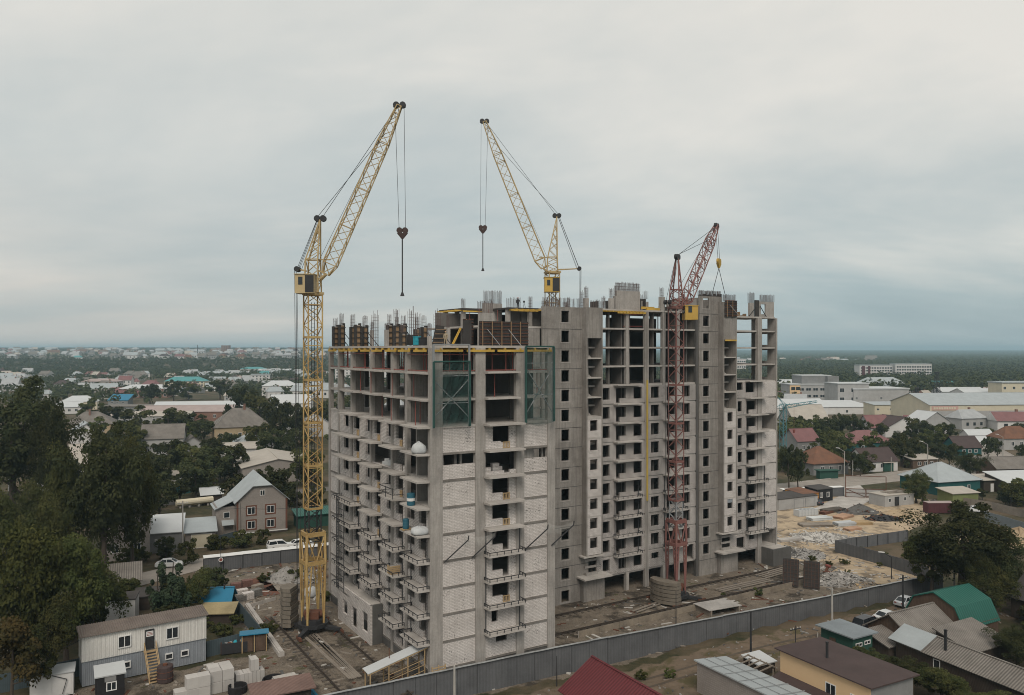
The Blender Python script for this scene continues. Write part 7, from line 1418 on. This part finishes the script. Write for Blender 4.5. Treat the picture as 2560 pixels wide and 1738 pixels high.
# small turquoise crane beyond the block's edge
X, Y, z = gp(1958, 1150); T = thing('small_tower_crane', 'turquoise tower crane partly hidden by the block edge', 'crane', (X, Y, z)); mat('crane_teal', (.09, .24, .27), rough=.6, var=.2)
zt = 38.5-(1010-875)/1990*Y-z; mb = MB(); lattice(mb, (0, 0, 0), (0, 0, zt), .8, .8, .8, .8, 14, .14, .08, (1, .4, 0)); mb.build('mast', 'crane_teal', T); mb = MB(); lattice(mb, (.5, 0, zt-1), ((2052-1958)/1990*Y, 4, zt+.6), .6, .6, .3, .3, 10, .12, .07, (0, 1, 0)); mb.build('boom', 'crane_teal', T); mb = MB(); mb.bar((0, 0, zt), (-2, 0, zt+2.5), .2).bar((-2, 0, zt+2.5), (2, 0, zt-1), .15).bar((0, 0, zt), (-3.5, 0, zt-1.5), .2); mb.build('a_frame', 'crane_teal', T); mb = MB(); mb.bar((4, .6, zt), (4, .6, zt-9), .06).tube((4, .6, zt-9), (4, .6, zt-10.2), .5, .3, 8); mb.build('hook', 'prop_red', T)
# trees on the right
treepx('bigA', 2405, 1512, 1262, 'large dark tree at the right end of the front fence', 118); treepx('bigA', 2490, 1500, 1330, 'dark tree at the right shoulder of the large one', 78); treepx('bigB', 2330, 1500, 1320, 'leafy tree at the left shoulder of the large dark one', 66); treepx('bigB', 2470, 1545, 1400, 'dense green tree right of the green barn', 60)
treepx('bigB', 2290, 1258, 1180, 'rounded green tree beside the teal house', 34); treepx('bigA', 2425, 1205, 1130, 'round dark tree on the right street corner', 38)
for i, (px, py, top, rp) in enumerate(((43.3, 87.5, 3.6, 2.6), (45.6, 84.5, 3.8, 2.6), (41.0, 91.5, 3.0, 2.2), (48.5, 79.5, 3.6, 2.4), (60, 94.5, 4.6, 2.8), (64.5, 96, 5.0, 3.0))): tree('bigB' if i % 2 else 'bigA', px, py, top, ['dark garden tree right of the tan house', 'apple tree behind the tan house', 'green garden tree before the corrugated roof', 'small green tree at the bottom right', 'leafy tree between the corrugated roof and the dark barn', 'tree at the right edge below the dark barn'][i], rp)
for i, (x, y, top, rp, key) in enumerate(((250, 1350, 960, 130, 'midA'), (330, 1340, 1000, 110, 'midA'), (430, 1090, 980, 45, 'midC'), (640, 1000, 880, 120, 'midB'), (560, 960, 860, 80, 'midA'), (720, 900, 680, 100, 'midA'), (820, 920, 690, 110, 'midA'), (900, 930, 740, 80, 'midA'), (480, 890, 800, 70, 'midA'), (800, 1230, 1020, 95, 'midA'), (880, 1230, 1040, 80, 'midA'), (1000, 1060, 960, 60, 'midA'), (1130, 1130, 900, 100, 'midA'), (1260, 1150, 870, 130, 'midB'), (1350, 1130, 900, 90, 'midA'), (1450, 1000, 830, 110, 'midC'), (1580, 1010, 830, 110, 'midC'), (1560, 1130, 940, 100, 'midA'), (1660, 1140, 950, 90, 'midA'), (1900, 900, 810, 70, 'midC'), (1980, 900, 800, 90, 'midB'), (2000, 1090, 880, 80, 'midA'), (2080, 1080, 900, 70, 'midA'), (2270, 860, 760, 70, 'midA'), (2290, 1090, 950, 80, 'midA'), (1200, 590, 490, 90, 'midA'), (1320, 600, 490, 80, 'midA'), (1500, 600, 510, 100, 'midB'), (1440, 580, 510, 60, 'midA'), (1400, 1400, 1200, 80, 'midB'), (1420, 1480, 1350, 60, 'midB'), (1950, 1440, 1340, 70, 'midA'), (2150, 1490, 1380, 90, 'midA'), (2240, 1470, 1370, 80, 'midA'), (230, 1150, 1000, 70, 'midA'), (2030, 640, 560, 50, 'midB'), (1700, 1560, 1500, 60, 'midA'), (1620, 1440, 1360, 50, 'midA'))):
    treepx(key, *z7(x, y), z7(0, top)[1], 'leafy street tree among the houses right of the apartment block', rp*.2852*.8, group='street trees on the right')
for k in range(34):
    px, py = random.choice([(random.uniform(1990, 2240), random.uniform(1395, 1440)), (random.uniform(1400, 1900), random.uniform(1655, 1700)), (random.uniform(2130, 2330), random.uniform(1365, 1410)), (random.uniform(1500, 1900), random.uniform(1475, 1500)), (random.uniform(2020, 2150), random.uniform(1640, 1690))]); X, Y, z = gp(px, py)
    if k > 6 and Y < fence_y(X) and X < 30: continue
    d_ = Vector((X, Y))-C0; 
    if d_.dot(D1) < 17.5 or d_.dot(D2) > 16: continue
    tree('bushY' if k % 2 else 'bush', X, Y, random.uniform(.5, 1.3), 'low weed clump on the site ground near the front fence', None, group='weeds near the fence', cat='bush')

# loose litter trodden into the site ground: boards, chips, brick ends nobody could count
def litter(name, label, poly, n, mats, s0, seed):
    rr = random.Random(seed); xs = [p[0] for p in poly]; ys = [p[1] for p in poly]; mb = MB(); k = 0
    while k < n:
        x, y = rr.uniform(min(xs), max(xs)), rr.uniform(min(ys), max(ys)); d = Vector((x, y))-C0; u, v = d.dot(D1), d.dot(D2)
        if not inpoly(x, y, poly) or (poly is YARD and inpoly(x, y, SAND)) or (-.2 < u < 17 and -.2 < v < 34.5) or (17 <= u < 80 and 18.5 < v < 33.5): continue
        z = g(x, y); a = rr.uniform(0, 6.28); L_ = s0*rr.uniform(.5, 1.6)*(3.5 if rr.random() < .22 else 1); w = s0*rr.uniform(.25, .7); c, s_ = math.cos(a), math.sin(a); h = rr.uniform(.03, .14); i0 = len(mb.v)
        for zz in (z-.02, z+h):
            for p, q in ((-1, -1), (1, -1), (1, 1), (-1, 1)): mb.v.append((x+(p*L_*c-q*w*s_)*.5, y+(p*L_*s_+q*w*c)*.5, zz))
        m_ = rr.randrange(len(mats))
        for f_ in ((4, 5, 6, 7), (0, 1, 5, 4), (1, 2, 6, 5), (2, 3, 7, 6), (3, 0, 4, 7)): mb.f.append(tuple(i0+j for j in f_)); mb.m.append(m_)
        k += 1
    o = struct(mb.build(name, mats), 'stuff'); o['label'] = label; o['category'] = 'litter'
litter('site_litter', 'boards and brick ends scattered over the building site', YARD, 1500, ['wood_grey', 'rubble_white', 'concrete_dark', 'rust', 'wood_grey'], .5, 3)
litter('yard_rubble', 'pale rubble scattered over the sandy yard', [(48, 128), (69, 130), (62, 150), (78, 165), (70, 178), (50, 165)], 420, ['rubble_white', 'gravel', 'wood_grey'], .55, 4)
litter('lane_litter', 'stones and scraps along the dirt lane', LANE, 500, ['gravel', 'concrete_dark', 'wood_grey'], .3, 5)
# ================================================================== distance: town on the hill, woods, horizon
def np_woods(name, label, pts, hmin, hmax, leafn, size, mt, seed):
    """a wood read as one mass: every tree a small clump of leaf faces"""
    rg = np.random.default_rng(seed); n = len(pts); base = np.repeat(np.array(pts), leafn, axis=0); hh = np.repeat(rg.uniform(hmin, hmax, n), leafn)
    d = rg.normal(size=(n*leafn, 3)); d /= np.linalg.norm(d, axis=1)[:, None]; d[:, 2] = np.abs(d[:, 2])*1.0-.25
    rr = rg.random(n*leafn)**.3; P = base.copy(); P[:, 0] += d[:, 0]*rr*hh*.45; P[:, 1] += d[:, 1]*rr*hh*.45; P[:, 2] += hh*(.5+d[:, 2]*.5*rr)
    nr = d+np.array([0, 0, .4])+rg.normal(size=d.shape)*.35; nr /= np.linalg.norm(nr, axis=1)[:, None]
    me = quads_mesh(name, P, nr, size*rg.uniform(.7, 1.3, n*leafn), mt); o = struct(link(name, me), 'stuff'); o['label'] = label; o['category'] = 'wood'; return o
def field(n, y0, y1, r0, r1, seed, pw=1.0, keep=None):
    rg = np.random.default_rng(seed); out = []
    while len(out) < n:
        y = y0+(y1-y0)*rg.random()**pw; r_ = rg.uniform(r0, r1); x = r_*y
        if keep and not keep(x, y, rg): continue
        out.append((x, y, g(x, y)))
    return out
def clump(x, y, rg, sc=.004, th=.5):
    v = math.sin(x*sc*2.1+1.3)*math.sin(y*sc*1.7+.4)+.6*math.sin(x*sc*5.3+y*sc*3.1)+.4*math.sin(y*sc*9.1-x*sc*4.7); return v+rg.uniform(-.6, .6) > th-.5
np_woods('hillside_wood', 'dark green wood on the slope of the distant left hill', field(3600, 1130, 1600, -.72, -.02, 1), 5, 9, 22, 2.5, 'leaf_dark', 1)
np_woods('hilltop_wood', 'scattered trees between the houses on the distant hilltop', field(3200, 1640, 3600, -.72, -.02, 2, .8), 3, 8, 12, 3.0, 'leaf_mid', 2)
np_woods('valley_wood', 'trees filling the valley town on the left', field(2200, 520, 1200, -.72, .05, 3, .8, lambda x, y, rg: clump(x, y, rg, .008)), 6, 12, 26, 2.1, 'leaf_dark', 3)
np_woods('river_wood', 'broad dark wood across the plain on the right', field(5200, 640, 1600, .10, .78, 4, .9), 9, 18, 30, 2.9, 'leaf_dark', 4)
np_woods('river_wood_olive', 'olive and brown trees mixed into the right hand wood', field(1100, 600, 1400, .10, .78, 5, .9), 9, 16, 30, 2.8, 'leaf_olive', 5)
np_woods('middle_wood', 'trees behind the apartment block on the plain', field(1500, 330, 900, -.08, .36, 6, .9, lambda x, y, rg: clump(x, y, rg, .01, .3)), 6, 12, 26, 2.0, 'leaf_mid', 6)
# far forest canopy to the horizon
def canopy(name, label, y0, y1, r0, r1, ny, nr_, h0, h1, mt, seed):
    rg = np.random.default_rng(seed); V = []; 
    for j in range(ny+1):
        y = y0*(y1/y0)**(j/ny)
        for i in range(nr_+1): r_ = r0+(r1-r0)*i/nr_; V.append((r_*y+rg.uniform(-.3, .3)*y*(r1-r0)/nr_, y*(1+rg.uniform(-.3, .3)/ny), g(r_*y, y)+rg.uniform(h0, h1)-(14 if j in (0,) else 0)))
    Fc = [(j*(nr_+1)+i, j*(nr_+1)+i+1, (j+1)*(nr_+1)+i+1, (j+1)*(nr_+1)+i) for j in range(ny) for i in range(nr_)]
    me = bpy.data.meshes.new(name); me.from_pydata(V, [], Fc); me.materials.append(M[mt]); o = struct(link(name, me), 'stuff'); o['label'] = label; o['category'] = 'forest'; return o
canopy('far_forest', 'blue green forest reaching the horizon', 1600, 15000, -.05, .9, 120, 420, 9, 17, 'leaf_dark', 1); canopy('far_ridge_forest', 'forest line on the horizon behind the left hill', 3650, 15000, -.95, -.04, 70, 300, 5, 15, 'leaf_dark', 2)
# houses of the far town
def hmesh(w, d, h, rh, wall, roof, hip):
    mb = MB(); mb.prism([(-w/2, -d/2), (w/2, -d/2), (w/2, d/2), (-w/2, d/2)], -1.5, h, 0); e = .5; q = w*.22 if hip else 0
    c = [(-w/2-e, -d/2-e, h), (w/2+e, -d/2-e, h), (w/2+e, d/2+e, h), (-w/2-e, d/2+e, h)]; a3, b3 = (-w/2-e+q, 0, h+rh), (w/2+e-q, 0, h+rh)
    for f_ in ((c[0], c[1], b3, a3), (c[2], c[3], a3, b3)): mb.quad(*f_, m=1)
    mb.quad(c[1], c[2], b3, m=1 if hip else 0); mb.quad(c[3], c[0], a3, m=1 if hip else 0)
    for s in range(3): mb.box(-w*.32+s*w*.28, -w*.32+s*w*.28+1.3, -d/2-.06, -d/2-.004, h*.35, h*.35+1.4, 2)
    mb.box(w*.2, w*.2+.8, d*.1, d*.1+.8, h, h+rh+.8, 3)
    return mb.mesh('far_house', [wall, roof, 'glass_dark', 'wall_redbrick'])
FH = [('white roofed', 'roof_far', 'wall_lgrey'), ('grey roofed', 'roof_grey', 'wall_white'), ('slate roofed', 'roof_slate', 'wall_lgrey'), ('red roofed', 'roof_redp', 'wall_white'), ('brown roofed', 'roof_rust', 'wall_yellow'), ('beige roofed', 'roof_beige', 'wall_redbrick'), ('turquoise roofed', 'roof_teal', 'wall_white'), ('dark roofed', 'roof_brown', 'wall_white')]
WTS = [.24, .24, .22, .07, .09, .08, .01, .05]
FM = [[hmesh(random.uniform(9, 15), random.uniform(8, 10), random.uniform(3, 5), random.uniform(3, 4.5), wl_, rf_, b_) for b_ in (0, 1)] for _, rf_, wl_ in FH]
rgh = np.random.default_rng(21)
def town(n, y0, y1, r0, r1, where, group, name='house', sc=1.0, pw=1.0):
    for k in range(n):
        y = y0+(y1-y0)*rgh.random()**pw; x = rgh.uniform(r0, r1)*y; i = rgh.choice(8, p=WTS); o = link(name, FM[i][rgh.integers(0, 2)], None, (x, y, g(x, y)), rgh.uniform(-.5, .6), sc*rgh.uniform(.8, 1.35)); tag(o, '%s house %s' % (FH[i][0], where), 'house', group+', '+FH[i][0])
town(300, 1660, 3300, -.68, -.16, 'in the far hillside town at the upper left', 'hillside houses', 'hillside_house', 1.35, .9); town(110, 560, 1180, -.68, -.2, 'in the valley town on the left', 'valley houses', 'valley_house', 1.0)
town(46, 380, 900, .30, .70, 'among the trees beyond the commercial strip', 'houses beyond the strip', 'strip_house', 1.0, .7); town(30, 330, 800, -.2, .28, 'seen through or behind the open storeys of the block', 'houses behind the block', 'rear_house', 1.0); town(36, 1750, 2600, .26, .46, 'in the pale settlement before the far forest', 'settlement houses', 'settlement_house', 1.9)
def far_block(label, px, py, Y, w, h, mt, rz=0, rows=4, cols=8, mt2='glass_dark'):
    X, _, _ = at(px, py, Y); T = thing('far_apartment_block', label, 'apartment block', (X, Y, CAMZ-(py-HY)/F_PX*Y-h), R(rz)); MB().box(-w/2, w/2, 0, 14, -8, h).build('wall', mt, T)
    wm = MB().box(0, 2.0, -.15, -.01, 0, 1.6).mesh('window', 'glass_dark')
    for r_ in range(rows):
        for c in range(cols): link('window', wm, T, (-w/2+1.5+c*(w-4)/max(1, cols-1), 0, 1+r_*(h-1.5)/rows), 0, (1, 1, (h/rows)/3.4))
    MB().box(-w/2-.3, w/2+.3, -.3, 14.3, h+.01, h+.7).build('roof', 'roof_grey', T)
    return T
T = far_block('long pale apartment block with a maroon end before the far forest', 2190, 914, 900, 37, 20, 'wall_white', 0, 6, 12); MB().box(-16, -12.5, -.4, -.02, 0, 19.5).build('maroon_bay', 'wall_maroon', T); MB().box(-9, -6.5, -.4, -.02, 0, 19.5).build('maroon_bay', 'wall_maroon', T); far_block('second long white apartment block right of the maroon ended one', 2284, 911, 900, 41, 21, 'wall_white', 0, 6, 14); far_block('lone brown tower block on the left horizon', 563, 864, 2600, 26, 16, 'wall_redbrick', 0, 6, 4); far_block('white slab block seen through the right end storeys', 1850, 898, 1100, 16, 24, 'wall_white', 0, 6, 5)
block('white and turquoise hall complex under the hill', 600, 936, 2, 36, 16, 8, 'wall_white', 'roof_teal', 1, 8, 3, 'hip'); block('long pale low hall complex under the hill', 490, 944, 2, 60, 16, 6, 'wall_lgrey', 'roof_grey', 1, 10, 2, 'gable'); block('pale factory hall right of the turquoise one', 645, 938, 2, 46, 16, 7, 'wall_lgrey', 'roof_white', 1, 8, 2, 'gable')
X, Y, z = at(494, 885, 2200); T = thing('lattice_mast', 'thin mast on the hill left of the brown tower block', 'mast', (X, Y, g(X, Y))); mb = MB(); lattice(mb, (0, 0, 0), (0, 0, 30), 1.0, 1.0, .4, .4, 8, .5, .3, (1, .2, 0)); mb.build('truss', 'steel_dark', T)
# garden planting between the houses
def plant(n, poly, keys, group, seed, hmin, hmax, rmin=.0):
    rr = random.Random(seed); k = 0; tries = 0; xs = [p[0] for p in poly]; ys = [p[1] for p in poly]
    while k < n and tries < 6000:
        tries += 1; x, y = rr.uniform(min(xs), max(xs)), rr.uniform(min(ys), max(ys))
        if not inpoly(x, y, poly) or any(math.hypot(x-a, y-b_) < r_*1.05+1.2 for a, b_, r_ in FOOT): continue
        if any(math.hypot(x-a, y-b_) < 7.5 for a, b_ in RPTS): continue
        tree(rr.choice(keys), x, y, rr.uniform(hmin, hmax), 'leafy tree', None, group=group); k += 1
RPTS = []
for pts in ([(-90, 108), (-62, 123), (-52, 138.5), (-34, 148), (-6, 164), (30, 193), (50, 205), (75, 220.5), (97, 232), (127, 247), (150, 261), (176, 290), (192, 332)], [(127, 246), (160, 249), (200, 255), (260, 262)]):
    for (xa, ya), (xb, yb) in zip(pts, pts[1:]): RPTS += [(xa+(xb-xa)*i/8, ya+(yb-ya)*i/8) for i in range(9)]
plant(24, [(-100, 170), (-40, 165), (-20, 190), (-30, 260), (-110, 260)], ('midA', 'midB', 'midA'), 'garden trees on the left', 31, 5, 10); plant(16, [(-130, 260), (-40, 260), (-60, 380), (-170, 380)], ('midA', 'midB', 'midC'), 'garden trees on the left', 32, 7, 12)
plant(14, [(-62, 128), (-50, 140), (-42, 146), (-48, 152), (-66, 142), (-75, 130)], ('bush', 'bushY', 'midB'), 'garden trees on the left', 33, 1.2, 3.5); plant(12, [(-58, 100), (-44, 98), (-36, 112), (-48, 122), (-60, 115)], ('bush', 'midB', 'midA'), 'garden trees on the left', 36, 2, 4.5)
plant(34, [(60, 225), (108, 236), (150, 270), (190, 330), (130, 370), (90, 330), (75, 260)], ('midA', 'midA', 'midB', 'midC'), 'street trees on the right', 34, 5, 10); plant(22, [(105, 190), (125, 205), (160, 225), (190, 235), (170, 190), (130, 165), (95, 165)], ('midA', 'midB', 'bush'), 'street trees on the right', 35, 2.5, 6.5); plant(24, [(66, 92), (80, 98), (84, 118), (74, 124), (70, 108)], ('midA', 'midB', 'bush'), 'street trees on the right', 37, 2, 5); plant(16, [(45, 80), (50, 80), (46, 96), (41, 94)], ('bush', 'bushY', 'bush'), 'street trees on the right', 38, 1.2, 2.4)
# people
def person(label, x, y, z, rz, coat, legs, pose=0):
    T = thing('person', label, 'person', (x, y, z), rz)
    J = {'pelvis': (0, 0, .95), 'chest': (0, .02, 1.35), 'neck': (0, .02, 1.52), 'head': (0, .0, 1.66), 'top': (0, 0, 1.76), 'shl': (-.2, .02, 1.42), 'ell': (-.29, .02, 1.14), 'hal': (-.26, -.1, .9), 'shr': (.2, .02, 1.42), 'elr': (.3, 0, 1.15), 'har': (.3 if not pose else .24, -.18, .95), 'hil': (-.1, 0, .9), 'knl': (-.12, -.03, .5), 'anl': (-.13, .02, .08), 'tol': (-.14, -.16, .04), 'hir': (.1, 0, .9), 'knr': (.13, -.02, .5), 'anr': (.15, .03, .08), 'tor': (.17, -.15, .04)}
    E = [('pelvis', 'chest'), ('chest', 'neck'), ('neck', 'head'), ('head', 'top'), ('chest', 'shl'), ('shl', 'ell'), ('ell', 'hal'), ('chest', 'shr'), ('shr', 'elr'), ('elr', 'har'), ('pelvis', 'hil'), ('hil', 'knl'), ('knl', 'anl'), ('anl', 'tol'), ('pelvis', 'hir'), ('hir', 'knr'), ('knr', 'anr'), ('anr', 'tor')]
    rad = dict(pelvis=.16, chest=.18, neck=.065, head=.11, top=.07, shl=.085, shr=.085, ell=.06, elr=.06, hal=.045, har=.045, hil=.11, hir=.11, knl=.075, knr=.075, anl=.055, anr=.055, tol=.045, tor=.045)
    ks = list(J); me = bpy.data.meshes.new('body'); me.from_pydata([J[k] for k in ks], [(ks.index(a), ks.index(b_)) for a, b_ in E], []); o = link('body', me, T)
    md = o.modifiers.new('skin', 'SKIN'); sv = me.skin_vertices[0].data if me.skin_vertices else None
    if sv is None:
        me.attributes
    for i, k in enumerate(ks): me.skin_vertices[0].data[i].radius = (rad[k], rad[k]); me.skin_vertices[0].data[i].use_root = (k == 'pelvis')
    o.modifiers.new('smooth', 'SUBSURF').levels = 1; me.materials.append(M[coat]); o.modifiers['smooth'].render_levels = 1
    MB().loft([[(r_*math.cos(a*math.pi/6), r_*math.sin(a*math.pi/6)-.01, zz) for a in range(12)] for zz, r_ in ((1.70, .125), (1.76, .12), (1.82, .07), (1.84, .01))]).build('helmet', legs, T)
    return T
mat('coat_dark', (.035, .037, .042), var=.2); mat('coat_tan', (.34, .28, .2), var=.2); mat('helmet_red', (.3, .06, .04), var=.1)
x, y, z = at(1295, 770, 126); person('worker in dark clothes and red helmet standing on the top deck', x, y, 44.98, .4, 'coat_dark', 'helmet_red'); u, v = on_deck(1114, 98); x, y, z = bw(u, v, 39); person('worker in tan clothes standing on the lower roof deck', x, y, 39.0, -.3, 'coat_tan', 'wood_orange', 1)
# small barrow by the standing worker
x, y, z = at(1310, 770, 126); T = thing('surveying_tripod', 'small dark tripod beside the worker on the top deck', 'tripod', (x, y, 44.98)); [MB().bar((.3*math.cos(a), .3*math.sin(a), 0), (0, 0, 1.0), .05).build('leg', 'steel_dark', T) for a in (0, 2.1, 4.2)]; MB().box(-.15, .15, -.12, .12, 1.0, 1.3).build('head', 'steel_dark', T)
# overhead wires
def wire(label, pts, sag, r=.035):
    mb = MB(); 
    for p, q in zip(pts, pts[1:]):
        p, q = Vector(p), Vector(q); pr = p
        for i in range(1, 13): t_ = i/12; e = p.lerp(q, t_)-Vector((0, 0, sag*4*t_*(1-t_))); mb.bar(pr, e, r*2); pr = e
    return tag(mb.build('overhead_wire', 'rail_black'), label, 'wire')
wire('overhead wire from the left edge to the site office', [at(-40, 1668, 88), at(198, 1602, 87)], .6); wire('overhead wire sagging past the brick house', [at(300, 1290, 150), at(461, 1262, 147.5), at(605, 1270, 150), at(780, 1262, 160)], .5, .03)
# ------------------------------------------------------------------ haze
hz = MB().box(-16000, 16000, -500, 15900, -3.0, 92).build('haze', [], None) if False else None
me = bpy.data.meshes.new('haze'); b0 = MB().box(-12000, 12000, -400, 15600, -3.5, 95); me.from_pydata(b0.v, [], b0.f); hz = struct(link('haze', me), 'stuff')
m = bpy.data.materials.new('haze'); m.use_nodes = True; t = m.node_tree; t.nodes.clear(); pv = N(t, 'ShaderNodeVolumePrincipled'); pv.inputs['Color'].default_value = (.60, .86, 1.0, 1); pv.inputs['Density'].default_value = HAZE; pv.inputs['Anisotropy'].default_value = 0.2; o_ = N(t, 'ShaderNodeOutputMaterial'); t.links.new(pv.outputs[0], o_.inputs['Volume']); me.materials.append(m)

# ------------------------------------------------------------------ single out look-alike trees by the thing they stand next to
def single_out(groups):
    tops = [o for o in S.objects if o.parent is None and o.get('category') in ('house', 'shed', 'garage', 'building', 'warehouse', 'hut', 'barn', 'cabin', 'fence', 'car', 'container', 'street lamp') and 'group' not in o.keys() or (o.parent is None and o.get('category') == 'car')]
    used = {}
    for o in [o for o in S.objects if o.parent is None and o.get('group') in groups]:
        best = min(tops, key=lambda q: (q.location-o.location).to_2d().length); d = best.location-o.location
        lx = o.location.x/o.location.y*100-best.location.x/best.location.y*100; dy = o.location.y-best.location.y
        rel = ('right of' if lx > 0 else 'left of') if abs(lx) > abs(dy)*.35 else ('behind' if dy > 0 else 'in front of')
        size = 'tall' if o.scale.z > 1.6 else 'small' if o.scale.z < .8 else 'leafy'
        tone = {'leaf_dark': 'dark', 'leaf_mid': 'green', 'leaf_olive': 'olive'}.get(next((c.data.materials[0].name for c in o.children if c.name.startswith('crown')), ''), 'green')
        w = best['label'].split()[:8]
        while w[-1] in ('with', 'a', 'and', 'the', 'of', 'in', 'by', 'behind', 'at', 'beside', 'to', 'from', 'under', 'on'): w.pop()
        base = '%s %s %s %s the %s' % (size, tone, o['category'], rel, ' '.join(w)); n = used.get(base, 0); used[base] = n+1
        while len(base.split()) > 14: base = ' '.join(base.split()[:-1])
        o['label'] = base if n == 0 else base+', '+['second', 'third', 'fourth', 'fifth', 'sixth', 'seventh', 'eighth', 'ninth'][min(n-1, 7)]+' one'
single_out({'garden trees on the left', 'street trees on the right', 'bushes round the left yard'})
